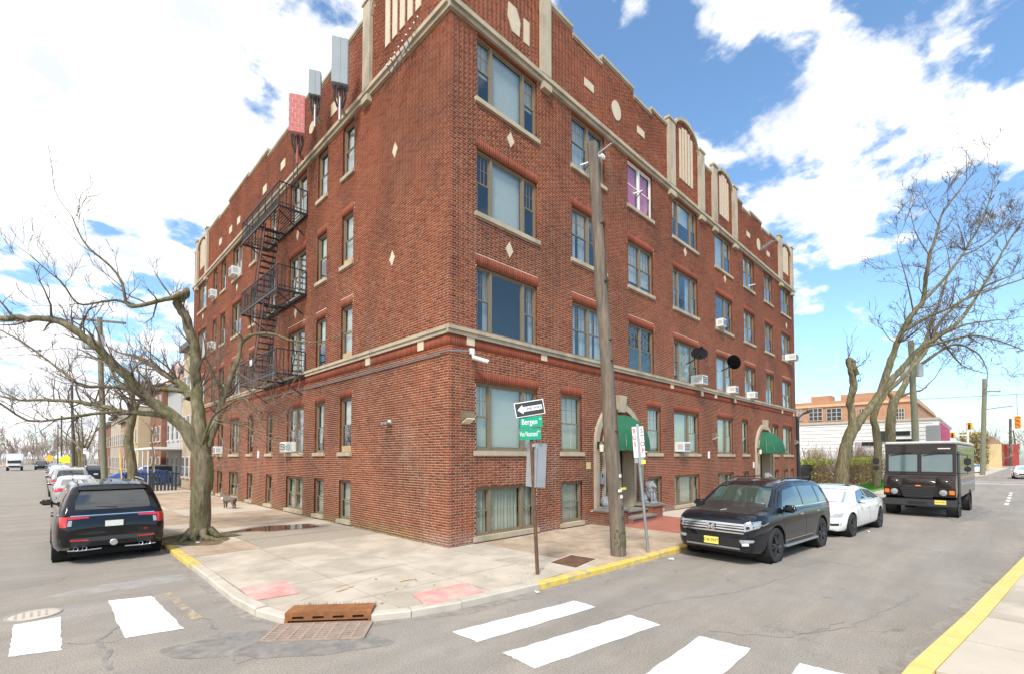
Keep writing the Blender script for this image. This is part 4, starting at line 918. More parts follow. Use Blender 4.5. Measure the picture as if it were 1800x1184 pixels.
for sd in (-1,1):
    for q in ([(-1.95,1.17),(-1.25,1.15),(-1.28,1.56),(-1.72,1.53)],[(-1.2,1.15),(-.2,1.13),(-.2,1.59),(-1.2,1.58)],[(-.12,1.13),(.85,1.11),(.42,1.53),(-.12,1.59)]): c.patch('side_window',GLS,'y',q,sd)
    c.seam([(-.16,1.1),(-.16,.36)],sd=sd); c.seam([(-1.2,1.12),(-1.22,.72)],sd=sd); MB().tube([(-1.7,sd*.60,1.765),(-1.6,sd*.60,1.80),(0,sd*.62,1.81),(.1,sd*.62,1.77)],.016,6).build('roof_rail',GREYM,c.root)
    c.patch('sill_cladding',GRYT,'y',[(-1.05,.26),(1.2,.26),(1.2,.36),(-1.05,.36)],sd,off=.012)
c.patch('windshield',GLS,'x',[(-.68,1.16),(.68,1.16),(.58,1.6),(-.58,1.6)],1); c.mirror_(.85,.96,1.10,BLKP); c.handles([-.05,-1.0],.98,BLKP)
rbox((-1.55,-.02,1.77),(-1.40,.02,1.815),.012).build('antenna_fin',BLKP,c.root)
# --- dark SUV with the broken headlight on the right street (facing the camera)
L,W,H=4.94,1.99,1.77; h=L/2; top,plan,bot=suv_shape(L,W,H,hood=1.13,nose=.74,tail=1.12); top=top[:-4]+[(h-.32,1.07),(h-.14,1.01),(h-.04,.93),(h,.74)]; plan=plan[:-3]+[(h-.12,W*.43),(h-.03,W*.39),(h,W*.345)]; NAVY=paint('dark_navy_paint',(.006,.009,.014),.0,.18)
DUST=M('dusty_dark_paint',(.022,.020,.020),.42,.3,5,coat=.4,tint=(.05,.045,.04),tscale=6,tth=.6)
c=Car('parked_suv','dusty dark navy sport utility vehicle with dented fender facing the crosswalk','car',(6.02,-5.20,0),PI-.085,top,plan,bot,
  [(-h+.05,1.10),(-h+.18,1.34),(-h+.42,1.60),(-h+.65,1.70),(-1.0,1.755),(0,1.77),(.45,1.72),(.75,1.62),(1.35,1.22),(1.5,1.10)],[(-h,.64),(-h+.6,.68),(0,.71),(.6,.68),(1.5,.62)],NAVY,[-h+1.05,h-1.0],.385,(1.12,.995),ww=.25,rim=RIMD)
c.patch('windshield',GLSG,'x',[(-.76,1.19),(.76,1.19),(.61,1.645),(-.61,1.645)],1,n=16,m=8,rc=.02)
c.patch('windshield_sticker',FRAMEW,'x',[(.56,1.22),(.66,1.22),(.64,1.27),(.55,1.27)],1,off=.009,n=2,m=2); c.patch('windshield_sticker',M('green_sticker',(.05,.3,.22),.5),'x',[(.5,1.18),(.62,1.18),(.60,1.22),(.5,1.22)],1,off=.009,n=2,m=2)
c.patch('sunroof',GLS,'z',[(-.55,-.42),(.1,-.42),(.1,.42),(-.55,.42)],1)
c.patch('hood',DUST,'z',[(1.30,-.72),(h-.30,-.66),(h-.30,.66),(1.30,.72)],1,off=.012,n=12,m=10,rc=.03)
c.patch('hood_scratch',FRAMEW,'z',[(h-.62,.02),(h-.44,-.03),(h-.43,-.01),(h-.61,.045)],1,off=.015,n=2,m=2)
g=c.patch('grille',BLKT,'x',[(-.62,.68),(.62,.68),(.70,.90),(-.70,.90)],1,off=.012,n=12)
for z,t in ((.885,.022),(.83,.014),(.775,.014),(.71,.016)): c.patch('grille_bar',CHR,'x',[(-.70+.0*z,z-t),(.70,z-t),(.70,z+t),(-.70,z+t)],1,off=.026 if z!=.885 else .03,n=14,m=2)
# emblem: rounded frame with an H
e=MB(); cx=h+.06
for a,b in (((-.085,.725),(-.065,.885)),((.085,.725),(.065,.885)),((-.075,.73),(.075,.73)),((-.085,.885),(.085,.885))): e.bar((cx,a[0],a[1]),(cx,b[0],b[1]),.016,.02,up=(1,0,0))
for a,b in (((-.038,.745),(-.05,.87)),((.038,.745),(.05,.87)),((-.045,.805),(.045,.805))): e.bar((cx,a[0],a[1]),(cx,b[0],b[1]),.024,.02,up=(1,0,0))
e.build('badge',CHR,c.root)
for sg in (1,-1):
    c.patch('headlight',LENS,'x',[(sg*.70,.74),(sg*.90,.82),(sg*.93,.95),(sg*.70,.90)],1,off=.010,n=8,m=5); c.patch('headlight_strip',CHR,'x',[(sg*.70,.905),(sg*.9,.95),(sg*.9,.965),(sg*.70,.93)],1,off=.014)
    c.patch('headlight_lamp',BLKT,'x',[(sg*.73,.79),(sg*.80,.80),(sg*.80,.86),(sg*.73,.86)],1,off=.013,n=3,m=3,rc=.2)
    c.patch('fog_lamp',LENS,'x',[(sg*.62,.50),(sg*.86,.52),(sg*.86,.58),(sg*.60,.57)],1,off=.012,n=6,m=3,rc=.1)
c.patch('broken_lamp_socket',FRAMEW,'x',[(.66,.44),(.78,.45),(.78,.51),(.64,.51)],1,off=.004,n=3,m=3)
c.patch('lower_grille',BLKT,'x',[(-.60,.40),(.60,.40),(.66,.58),(-.66,.58)],1,off=.010,n=10); c.patch('lower_lip',GREYM,'x',[(-.62,.355),(.62,.355),(.60,.39),(-.60,.39)],1,off=.018,n=10,m=2); c.patch('bumper_panel',GRYT,'x',[(-.86,.27),(.86,.27),(.84,.35),(-.84,.35)],1,off=.008,n=12,m=3)
c.patch('bumper_hole',BLKT,'x',[(.72,.33),(.80,.34),(.80,.41),(.72,.40)],1,off=.014,n=4,m=4,rc=.2)
pl=rbox((h+.035,-.165,.42),(h+.055,.165,.575),.004).build('number_plate',PLATY,c.root); put_text('C46-DHT',.085,BLKT,pl,Matrix.Translation((h+.056,0,.50))@Matrix.Rotation(PI/2,4,'Z')@Matrix.Rotation(PI/2,4,'X'),.95)
for sd in (-1,1):
    for q in ([(-1.98,1.18),(-1.42,1.17),(-1.42,1.58),(-1.78,1.55)],[(-1.36,1.16),(-.32,1.15),(-.32,1.62),(-1.3,1.60)],[(-.24,1.17),(1.0,1.20),(.60,1.55),(-.24,1.63)]): c.patch('side_window',GLS,'y',q,sd)
    c.seam([(-2.05,1.155),(-1.4,1.15),(1.1,1.17)],sd=sd,w=.012,name='window_trim',mat=CHR,off=.004); c.seam([(-.28,1.12),(-.26,.34)],sd=sd); c.seam([(1.12,1.08),(1.02,.5),(.98,.34)],sd=sd,w=.012); c.seam([(-1.36,1.12),(-1.32,.8)],sd=sd)
    MB().tube([(-1.75,sd*.60,1.73),(-1.6,sd*.62,1.80),(.0,sd*.64,1.815),(.25,sd*.63,1.77)],.017,6).build('roof_rail',BLKT,c.root)
    rbox((-1.0,sd*.84,.30),(1.05,sd*1.03,.35),.015).build('running_board',GREYM,c.root)
    c.patch('sill_cladding',GRYT,'y',[(-1.0,.27),(1.05,.27),(1.05,.42),(-1.0,.40)],sd,off=.010); c.seam([(-1.0,.44),(1.0,.44)],sd=sd,w=.010,name='door_moulding',mat=CHR,off=.004)
    c.patch('taillight',REDL,'y',[(-h+.05,.98),(-h+.28,1.0),(-h+.24,1.14),(-h+.05,1.16)],sd,off=.012,n=4)
m=MB(); m.tube([(h-.62,.955,.905),(h-.42,.93,.86),(h-.3,.88,.90)],.012,6); m.build('torn_fender_edge',GREYM,c.root); c.patch('fender_dent',UNDER,'y',[(h-.50,.86),(h-.36,.87),(h-.36,.95),(h-.55,.96)],1,off=.004,n=4,m=4,rc=.3)
c.mirror_(1.0,.95,1.08,NAVY,(.17,.26,.17)); c.handles([.02,-1.1],.98,CHR)
# --- white sedan behind it
def sedan(name,label,loc,rz,mat,L=4.69,W=1.85,H=1.44,detail='front',group=None,rim=RIMD,hatch=False,light=LENS):
    h=L/2
    top=[(-h,.72),(-h+.04,.92),(-h+.2,.98),(-h+.5,.985),(.9,.93),(1.2,.90),(h-.55,.80),(h-.25,.70),(h-.08,.60),(h,.48)]
    plan=[(-h,W*.36),(-h+.05,W*.41),(-h+.2,W*.455),(-h+.6,W*.49),(-h+1.1,W*.5),(h-1.2,W*.5),(h-.6,W*.475),(h-.25,W*.42),(h-.08,W*.35),(h,W*.26)]
    bot=[(-h,.44),(-h+.1,.32),(-h+.4,.22),(h-.6,.19),(h-.2,.19),(h,.26)]
    k=H/1.44; roof=[(-h+.15,.96),(-h+.6,1.10),(-1.15,1.30*k),(-.6,1.40*k),(-.1,1.44*k),(.35,1.40*k),(.7,1.28*k),(1.35,.97),(1.5,.90)]
    c=Car(name,label,'car',loc,rz,top,plan,bot,roof,[(-h,.45),(-1.2,.58),(-.1,.62),(.6,.58),(1.5,.52)],mat,[-h+.92,h-.88],.335,(.95,W/2),ww=.23,rim=rim,rimkey='s',group=group)
    c.patch('windshield',GLSP if detail=='front' and mat.name.startswith('white') else GLS,'x',[(-.66,.97),(.66,.97),(.52,1.36*k),(-.52,1.36*k)],1,n=14,m=8,rc=.02); c.patch('rear_window',GLS,'x',[(-.60,1.02),(.60,1.02),(.50,1.30*k),(-.50,1.30*k)],-1,n=12,m=6,rc=.03)
    for sd in (-1,1):
        c.patch('side_window',GLS,'y',[(-.18,.985),(.98,.97),(.42,1.28*k),(-.18,1.34*k)],sd,rc=.02); c.patch('side_window',GLS,'y',[(-1.5,1.02),(-.25,.985),(-.25,1.34*k),(-1.0,1.26*k)],sd,rc=.02)
        c.seam([(-.21,.96),(-.2,.28)],sd=sd); c.seam([(1.0,.92),(1.02,.5),(.95,.28)],sd=sd); c.seam([(-1.25,.95),(-1.2,.7)],sd=sd); c.patch('sill_cladding',BLKT,'y',[(-1.05,.20),(1.05,.20),(1.05,.25),(-1.05,.25)],sd,off=.008)
    for sg in (1,-1):
        c.patch('headlight',light,'x',[(sg*.50,.58),(sg*.78,.60),(sg*.80,.73),(sg*.62,.69)],1,off=.008,n=8,m=4); c.patch('fog_lamp',BLKT,'x',[(sg*.50,.36),(sg*.76,.36),(sg*.78,.43),(sg*.46,.42)],1,off=.008,n=5,m=3)
        c.patch('taillight',REDL,'x',[(sg*.80,.72),(sg*.42,.80),(sg*.42,.90),(sg*.82,.93)],-1,off=.012,n=6,m=4)
    c.patch('lower_grille',BLKT,'x',[(-.40,.24),(.40,.24),(.44,.33),(-.44,.33)],1,off=.008); c.patch('bumper_panel',GRYT,'x',[(-.7,.40),(.7,.40),(.74,.52),(-.74,.52)],-1,off=.010)
    rbox((-h-.02,-.16,.60),(-h+.0,.16,.72),.004).build('number_plate',PLATW,c.root); c.mirror_(.78,W/2-.04,.93,mat,(.12,.20,.12)); c.handles([-.02,-1.05],.80,mat); return c
WHT=paint('white_pearl_paint',(.74,.74,.73),0,.25); SILV=paint('silver_paint',(.45,.47,.49),.5,.28); c=sedan('parked_sedan','clean white sedan parked between the dark SUV and the brown truck',(11.42,-5.78,0),PI-.09,WHT)
c.patch('sunshade',M('silver_sunshade',(.78,.78,.76),.4,.1,9),'x',[(-.56,1.0),(.56,1.0),(.47,1.31),(-.47,1.31)],1,off=.009,n=12,m=6); c.patch('glass_roof',GLS,'z',[(-.9,-.46),(.25,-.5),(.25,.5),(-.9,.46)],1,off=.006)
# --- cars along the left street
sedan('parked_sedan','silver sedan with red bracket taillights parked ahead of the black SUV',(-5.95,23.0,0),PI/2,SILV,4.6,1.8,1.42,'rear','cars parked along the left street',RIMG)
def simple_suv(label,loc,rz,mat,group=None,L=4.6,W=1.85,H=1.68,name='parked_suv'):
    h=L/2; top,plan,bot=suv_shape(L,W,H,hood=1.0,tail=1.05)
    c=Car(name,label,'car',loc,rz,top,plan,bot,[(-h+.08,1.05),(-h+.2,1.3),(-h+.45,H-.12),(-h+.8,H-.03),(0,H),(.5,H-.08),(1.2,1.12),(1.35,1.02)],[(-h,.58),(-h+.6,.64),(0,.66),(1.3,.58)],mat,[-h+.95,h-.9],.35,(1.05,W/2),ww=.23,rim=RIMG,rimkey='g',seg=26,group=group)
    c.patch('rear_window',GLS,'x',[(-.62,1.14),(.62,1.14),(.54,H-.16),(-.54,H-.16)],-1,rc=.04); c.patch('windshield',GLS,'x',[(-.62,1.12),(.62,1.12),(.54,H-.14),(-.54,H-.14)],1,rc=.03)
    for sd in (-1,1):
        c.patch('side_window',GLS,'y',[(-.2,1.08),(.95,1.08),(.5,H-.18),(-.2,H-.12)],sd); c.patch('side_window',GLS,'y',[(-1.7,1.1),(-.28,1.08),(-.28,H-.12),(-1.45,H-.16)],sd)
        c.patch('taillight',REDL,'x',[(sd*.58,.88),(sd*.86,.88),(sd*.86,1.04),(sd*.58,1.0)],-1,off=.012); c.patch('headlight',LENS,'x',[(sd*.5,.72),(sd*.82,.76),(sd*.82,.86),(sd*.5,.84)],1,off=.01)
    c.patch('bumper',GRYT,'x',[(-.8,.42),(.8,.42),(.8,.58),(-.8,.58)],-1,off=.014); c.patch('grille',BLKT,'x',[(-.5,.6),(.5,.6),(.5,.82),(-.5,.82)],1,off=.01); rbox((-h-.03,-.16,.70),(-h,.16,.82),.004).build('number_plate',PLATW,c.root); c.mirror_(.85,W/2-.04,1.05,mat,(.14,.2,.14)); return c
G1='cars parked along the left street'
simple_suv('silver grey sport utility vehicle parked right beyond the silver sedan',(-5.95,31.5,0),PI/2,paint('grey_silver_paint',(.34,.34,.34),.4),G1,4.75,1.9,1.73)
for y,lab,mt,kd in [(38.5,'white sedan fourth in the row of cars on the left street',WHT,0),(44.5,'white hatchback fifth in the row of cars on the left street',WHT,1),(51,'beige sport utility vehicle sixth in the row on the left street',paint('beige_paint',(.45,.40,.33),.2),1),(58,'silver car with red taillights seventh in the left street row',SILV,0),(66,'blue car eighth in the row on the left street',paint('blue_paint',(.06,.12,.25),.3),1),(76,'white car ninth and farthest in the left street row',WHT,0)]:
    (simple_suv(lab,(-6.0,y,0),PI/2,mt,G1,4.5,1.82,1.62) if kd else sedan('parked_sedan',lab,(-6.0,y,0),PI/2,mt,4.6,1.8,1.45,'rear',G1,RIMG))
c=simple_suv('dark sport utility vehicle driving toward us far down the left street',(-7.5,120,0),-PI/2,NAVY,None,4.7,1.9,1.75,'oncoming_suv')
c=simple_suv('pale blue sport utility vehicle in the driveway behind the pavement trees',(-.2,44.0,0),PI*.93,paint('pale_blue_paint',(.42,.50,.60),.3)); simple_suv('bright blue car on the driveway in front of the porch canopy',(-1.8,38.6,0),PI*.95,paint('bright_blue_paint',(.01,.06,.30),.2),None,4.3,1.75,1.35)
simple_suv('dark blue car parked beside the far utility poles on the left',(-3.6,52.5,0),PI/2,NAVY,None,4.6,1.85,1.6)
simple_suv('grey car parked half hidden behind the brown delivery truck',(33.0,-7.05,0),PI-.06,paint('steel_grey_paint',(.16,.17,.18),.4)); sedan('oncoming_sedan','white sedan with black grille approaching in the distance on the right',(69.5,-12.2,0),PI+.02,WHT).patch('grille',BLKT,'x',[(-.5,.42),(.5,.42),(.55,.62),(-.55,.62)],1,off=.02)
simple_suv('dark car parked behind the iron fence at the end of the block',(37,3.5,0),PI*.5,NAVY); sedan('parked_sedan','white car parked under the leaning poles far right',(88,-7.5,0),PI*.9,WHT)
# white box van far down the left street
v=thing('box_van','white box van far away on the left street','van',(-10.8,112,0),-PI/2)
rbox((-3.2,-1.05,.75),(1.0,1.05,3.0),.05).build('cargo_box',WHT,v); rbox((1.02,-.95,.5),(2.6,.95,2.1),.25,3).build('cab',WHT,v,smooth=40); MB().box((2.42,-.8,1.3),(2.62,.8,1.85)).build('windshield',GLS,v); MB().box((2.58,-.7,.6),(2.64,.7,.9)).build('grille',BLKT,v)
for x in (-2.0,1.7):
    for sd in (-1,1): wheel(v,x,sd*.85,.4,.25,sd,RIMG,'v')
# --- brown delivery truck
BRN=paint('dark_brown_paint',(.026,.018,.015),.0,.25); TRF=M('truck_roof',(.62,.62,.60),.5,.1,3); DKB=M('matt_dark_brown',(.028,.022,.02),.55,.15,5)
p0=Vector((17.6,-7.42,0)); T=thing('delivery_truck','dark brown step van delivery truck with amber lamps parked facing us','truck',(p0.x,p0.y,0),PI-.06); Lt=6.9; w=1.10
# front is x=0, body goes to -Lt
rbox((-Lt,-w,.72),(-.55,w,2.90),.07,3).build('cargo_body',BRN,T,smooth=40)
m=MB(); prof=[(-.55,.80),(.10,.80),(.13,1.14),(.08,1.38),(-.18,1.62),(-.26,1.66),(-.42,2.86),(-.55,2.88)]; m.extrude([(x,-w+.01,z) for x,z in prof],(0,2*w-.02,0)); cab=m.build('cab_front',BRN,T)
rbox((-Lt-.02,-w-.02,2.87),(-.36,w+.02,2.98),.04,2).build('roof',TRF,T)
def face(y0,y1,z0,z1,off=.012):   # a panel on the sloping windscreen plane
    f=lambda z:-.26+(z-1.66)*(-.16/1.20)+off; return [(f(z0),y0,z0),(f(z0),y1,z0),(f(z1),y1,z1),(f(z1),y0,z1)]
for y0,y1 in ((-1.0,-.045),(.045,1.0)):
    b=MB(); b.extrude(face(y0,y1,1.75,2.47),(-.03,0,0)); ws=b.build('windshield',carglass('teal_windscreen_glass',(.09,.145,.15)),T)
    fr=MB()
    for q in ((y0-.02,y0+.02,1.73,2.49),(y1-.02,y1+.02,1.73,2.49),(y0,y1,1.73,1.765),(y0,y1,2.455,2.49)): fr.extrude(face(*q,off=.022),(-.03,0,0))
    fr.build('windshield_seal',BLKT,ws); MB().tube([(-.32,y0+.35,2.58),(-.34,y0+.75,2.52),(-.33,y0+.05,2.40)][:3],.014,6).build('wiper',BLKT,T)
m=MB(); m.extrude(face(.55,.92,2.66,2.70,.02),(-.04,0,0)); m.build('marker_strip',FRAMEW,T)
# hood bulges
for y0,y1 in ((-.98,-.52),(.52,.98)):
    g=[]
    for i in range(9):
        r=[]
        for j in range(9):
            u,v_=i/8,j/8; y=y0+(y1-y0)*u; b=math.sin(PI*u)**.6*math.sin(PI*v_)**.6; z=1.16+.42*v_; x=interp([(1.14,.13),(1.38,.08),(1.62,-.18)],z) 
            r.append((x+.015+.10*b,y,z+.05*b))
        g.append(r)
    MB().grid(g).build('hood_bulge',BRN,cab,smooth=60)
m=MB(); g=[]
for i in range(9):
    r=[]
    for j in range(7):
        u,v_=i/8,j/6; b=math.sin(PI*u)**.5*math.sin(PI*v_)**.7; z=1.24+.33*v_; r.append((interp([(1.14,.13),(1.38,.08),(1.62,-.18)],z)+.012+.06*b,-.50+1.0*u,z+.04*b))
    g.append(r)
MB().grid(g).build('hood',BRN,T,smooth=60)
MB().extrude([(.135,-.60,1.17),(.135,.60,1.17),(.135,.42,.74),(.135,-.42,.74)],(.03,0,0)).build('grille',BLKT,T)
for k in range(5): MB().box((.16,-.48+.02*k*0,0.80+k*.07),(.178,.44,.825+k*.07)).build('grille_slat',GRYT,T)
for sg in (-1,1):
    MB().lathe([(.001,.175),(.08,.172),(.105,.16),(.115,.16),(.115,.10)],22,'x',(0,sg*.74,.97)).build('headlight',LENS,T,smooth=40); rbox((.10,sg*.90,.90),(.17,sg*1.06,1.06),.02).build('indicator',AMB,T)
    rbox((.05,sg*.86,.85),(.14,sg*1.085,1.12),.03).build('lamp_housing',M('dark_red_plastic',(.08,.015,.012),.4),T)
bp=rbox((.12,-1.12,.42),(.30,1.12,.70),.035,2).build('bumper',GRYT,T,smooth=40); MB().box((.295,-.30,.50),(.306,.28,.61)).build('bumper_slot',BLKT,bp)
pl=MB().box((.303,.50,.53),(.312,.83,.69)).build('number_plate',PLATY,T); put_text('XFX-M22',.075,BLKT,pl,Matrix.Translation((.3135,.665,.61))@Matrix.Rotation(PI/2,4,'Z')@Matrix.Rotation(PI/2,4,'X'))
MB().extrude([(.125,-.09,1.20),(.125,.09,1.20),(.12,.07,1.245),(.12,-.07,1.245)],(.02,0,0)).build('badge',AMB,T)
for sd in (-1,1):
    MB().box((-1.25,sd*(w-.02),.55),(-.62,sd*(w+.006),2.55)).build('door_opening',BLKT,T); MB().box((-Lt+.2,sd*(w-.01),1.22),(-1.3,sd*(w+.03),1.28)).build('rub_rail',GREYM,T); MB().box((-Lt+.2,sd*(w-.01),1.50),(-1.3,sd*(w+.012),1.54)).build('body_stripe',M('gold_stripe',(.45,.3,.1),.5),T)
    MB().box((-1.22,sd*(w-.3),.38),(-.66,sd*(w),.52)).build('cab_step',GRYT,T)
    a=MB(); a.tube([(-.5,sd*(w-.02),2.45),(-.30,sd*(w+.30),2.42),(-.30,sd*(w+.30),1.72),(-.5,sd*(w-.02),1.70)],.014,6); ma=a.build('mirror_bracket',BLKT,T); rbox((-.34,sd*(w+.20),2.05),(-.26,sd*(w+.40),2.30),.03).build('mirror',DKPL,ma); rbox((-.34,sd*(w+.20),1.80),(-.26,sd*(w+.40),1.97),.03).build('mirror',DKPL,ma)
    for x in (-.75,-4.6):
        wheel(T,x,sd*(w-.17),.41,.28,sd,RIMG,'t'); 
        l=MB(); l.lathe([(.47,sd*(w-.35)),(.47,sd*(w+.012)),(.52,sd*(w+.012))],24,'y',(x,0,.41)); l.build('wheel_arch',BLKT,T,fixn=False)
MB().box((-Lt+.3,-.7,.4),(-.1,.7,.74)).build('chassis',UNDER,T)
# ------------------------------------------------------------------ fire escape on the left front
fe=thing('fire_escape','black iron fire escape with three slatted landings and steep stairs','fire escape',(0,9.1,5.5))
S0,S1,DP=9.1,13.7,1.08
for li,z in enumerate((5.50,8.65,11.80)):
    m=MB()
    for x in (-.06,-DP): m.bar((x,S0,z-.03),(x,S1,z-.03),.045,.09)
    for y in (S0,(S0+S1)/2,S1): m.bar((-.02,y,z-.05),(-DP,y,z-.05),.045,.07)
    for y in (S0+.3,S1-.3): m.bar((-.02,y,z-.75),(-DP+.1,y,z-.08),.04)
    deck=m.build('landing_frame',IRON,fe,world=True)
    n=11; hole=(10.7,12.6) if li else None
    for k in range(n):
        x=-.12-(DP-.18)*k/(n-1); sh=MB()
        if hole and -.95<x<-.38: sh.box((x-.016,S0,z),(x+.016,hole[0],z+.012)); MB().box((x-.016,hole[1],z),(x+.016,S1,z+.012)).build('slat',IRON,deck)
        else: sh.box((x-.016,S0,z),(x+.016,S1,z+.012))
        sh.build('slat',IRON,deck)
    r=MB(); rt_=.88
    for a,b in (((-DP,S0),(-DP,S1)),((-.04,S0),(-DP,S0)),((-.04,S1),(-DP,S1))):
        r.bar((*a,z+rt_),(*b,z+rt_),.035); r.bar((*a,z+.10),(*b,z+.10),.025); L_=math.dist(a,b); q=int(L_/.13)
        for k in range(q+1): f=k/q; x,y=a[0]+(b[0]-a[0])*f,a[1]+(b[1]-a[1])*f; r.bar((x,y,z),(x,y,z+rt_),.014 if k%6 else .03)
    rl=r.build('railing',IRON,fe,world=True)
    if li==0: MB().box((-DP-.03,11.9,z+.62),(-DP-.02,12.2,z+.86)).build('notice_plate',PLAST,rl)
    if li:
        st=MB(); za=z-3.15; A,B=Vector((0,11.0,z)),Vector((0,12.45,za))
        for x in (-.40,-.94): st.bar((x,A.y,A.z),(x,B.y,B.z),.02,.10); st.bar((x,A.y,A.z+.75),(x,B.y,B.z+.75),.022)
        for x in (-.40,-.94):
            for f in (.15,.5,.85): p=A.lerp(B,f); st.bar((x,p.y,p.z),(x,p.y,p.z+.75),.018)
        sr=st.build('stair_stringers',IRON,fe,world=True)
        for k in range(1,14): p=A.lerp(B,k/14); MB().box((-.94,p.y-.09,p.z-.012),(-.40,p.y+.09,p.z+.012)).build('tread',IRON,sr)
ld=MB()
for x in (-.75,-.35): ld.tube([(x*.2-.25 if 0 else x*.0-.30,9.45+(.4 if x<-.5 else 0),12.0),(-.30,9.45+(.4 if x<-.5 else 0),15.6)],.015,6)
for k in range(11): ld.bar((-.30,9.45,12.3+k*.3),(-.30,9.85,12.3+k*.3),.018)
ld.build('roof_ladder',IRON,fe,world=True)
# ------------------------------------------------------------------ air conditioners, dishes, lamps, cameras, antennas
def ac(fac,s,z,w,h,dp,lab):
    t=thing('air_conditioner',lab,'air conditioner',fp(fac,s,0,z),0,'window air conditioners'); m=MB(); b=rbox(fp(fac,s-w/2,-dp,z),fp(fac,s+w/2,.10,z+h),.015); b.build('casing',PLAST,t,world=True)
    for k in range(6): q=MB(); fbox(q,fac,s-w/2+.05,s+w/2-.05,-dp-.008,-dp+.004,z+.05+k*(h-.1)/6,z+.05+(k+.55)*(h-.1)/6); q.build('grille_slat',GRYT if k%2 else GREYM,t,world=True)
    q=MB()
    for k in range(7):
        d=-dp+.05+k*.05
        if d<-.08: fbox(q,fac,s-w/2-.003,s+w/2+.003,d,d+.02,z+.1,z+h-.1)
    q.build('side_vents',GREYM,t,world=True)
for a in [('R',12.45,2.57,.62,.42,.34,'white air conditioner in the ground floor window right of the arched door'),('R',14.1,5.64,.60,.42,.45,'large white air conditioner on the belt course by the dark dish window'),('R',18.2,5.64,.50,.36,.36,'white air conditioner under the black dish next to the window corner'),('R',21.15,5.64,.5,.36,.34,'small white air conditioner second from the far end above the belt course'),('R',16.85,8.83,.45,.40,.30,'white air conditioner in the left sash of a third floor window'),('R',28.6,8.83,.75,.42,.55,'white air conditioner jutting out near the far right building edge'),('L',10.55,2.53,.66,.42,.32,'white air conditioner in the ground floor double window under the fire escape'),('L',21.4,2.53,.6,.42,.3,'white air conditioner in the narrow ground floor window behind the tree'),('L',18.6,11.93,.66,.45,.35,'white air conditioner in the top floor window left of the fire escape'),('L',23.25,11.93,.6,.42,.3,'white air conditioner in the narrow top floor window far left'),('L',23.25,8.83,.6,.4,.3,'white air conditioner in the narrow third floor window far left')]: ac(*a)
DISH=M('black_dish',(.010,.010,.012),.85,.2,5,spec=.15)
def dish(fac,s,z,r,lab,ang):
    t=thing('satellite_dish',lab,'satellite dish',fp(fac,s,-.3,z-.4),0,'satellite dishes on the front'); m=MB(); c=Vector(fp(fac,s,-.55,z)); n=Vector((math.sin(ang)*.8,-math.cos(ang)*.8,.45)).normalized(); u=n.orthogonal().normalized(); v=n.cross(u); P=[]
    for i in range(6):
        rr=r*i/5; P.append([tuple(c+(u*math.cos(2*PI*k/20)*1.0+v*math.sin(2*PI*k/20)*1.12)*rr+n*(.18*(i/5)**2*r)) for k in range(21)])
    m.grid(P); m.v+=[]; m.build('reflector',DISH,t,world=True,smooth=60,fixn=False); a=MB(); a.tube([c,fp(fac,s,-.25,z-.25),fp(fac,s,.05,z-.35)],.022,6); a.build('mast',DISH,t,world=True); b=MB(); b.tube([c-v*r*.9,c+n*.42-v*.1*r],.012,5); q=c+n*.42; b.box(q-Vector((.05,.05,.05)),q+Vector((.05,.05,.05))); b.build('receiver_arm',DISH,t,world=True)
dish('R',13.25,6.85,.34,'round black satellite dish in front of the second floor triple window',-.9); dish('R',17.2,7.05,.36,'black satellite dish seen edge on below the third floor window',1.25)
LAMPON=M('lamp_glass',(.8,.72,.5),.3,.1,6); 
def walllamp(fac,s,z,lab):
    t=thing('wall_lamp',lab,'lamp',fp(fac,s,0,z),0,'wall pack lamps'); m=MB(); q=[fp(fac,s-.16,d,zz) for d,zz in ((0,z-.13),(0,z+.13),(-.16,z+.12),(-.22,z-.02))]; m.extrude(q,fp(fac,.32,0,0)); m.build('housing',M('bronze_housing',(.16,.13,.09),.5,.1,5),t,world=True)
    l=MB(); l.extrude([fp(fac,s-.135,d,zz) for d,zz in ((-.01,z-.14),(-.215,z-.03),(-.23,z-.05),(-.03,z-.16))],fp(fac,.27,0,0)); l.build('lens',LAMPON,t,world=True)
walllamp('R',.52,3.35,'bronze wall pack lamp near the building corner'); walllamp('R',15.95,3.35,'bronze wall pack lamp between the two arched doors'); walllamp('R',29.75,3.4,'bronze wall pack lamp at the far end of the long front')
t=thing('flood_lamp','small twin flood lamp on the blank left wall','lamp',(0,2.79,3.33)); rbox((-.05,2.72,3.27),(.0,2.86,3.41),.01).build('base',PLAST,t,world=True)
for dy in (-.10,.10): MB().lathe([(.001,-.22),(.05,-.215),(.055,-.18),(.035,-.06),(.001,-.05)],12,'x',(0,2.79+dy,3.30-.02*dy)).build('lamp_head',GREYM,t,world=True)
t=thing('security_camera','white bullet security camera below the stone belt near the corner','camera',(.7,0,4.95)); rbox((.63,-.10,4.98),(.75,0,5.14),.01).build('junction_box',PLAST,t,world=True); MB().tube([(.69,-.06,4.98),(.72,-.14,4.88)],.035,8).build('mount',PLAST,t,world=True); MB().tube([(.64,-.12,4.90),(.98,-.36,4.79)],.055,12).build('barrel',PLAST,t,world=True); MB().tube([(.985,-.364,4.788),(.99,-.368,4.786)],.04,12).build('lens',DKPL,t,world=True)
t=thing('conduit','pair of grey cable conduits running round the corner under the belt','conduit',(-.03,0,4.98)); MB().tube([(-.045,14,4.98),(-.045,-.045,4.98),(.62,-.045,5.06)],.016,6).build('pipe',GREYM,t,world=True); MB().tube([(-.045,8.9,4.93),(-.045,.3,4.93)],.012,6).build('pipe',GREYM,t,world=True)
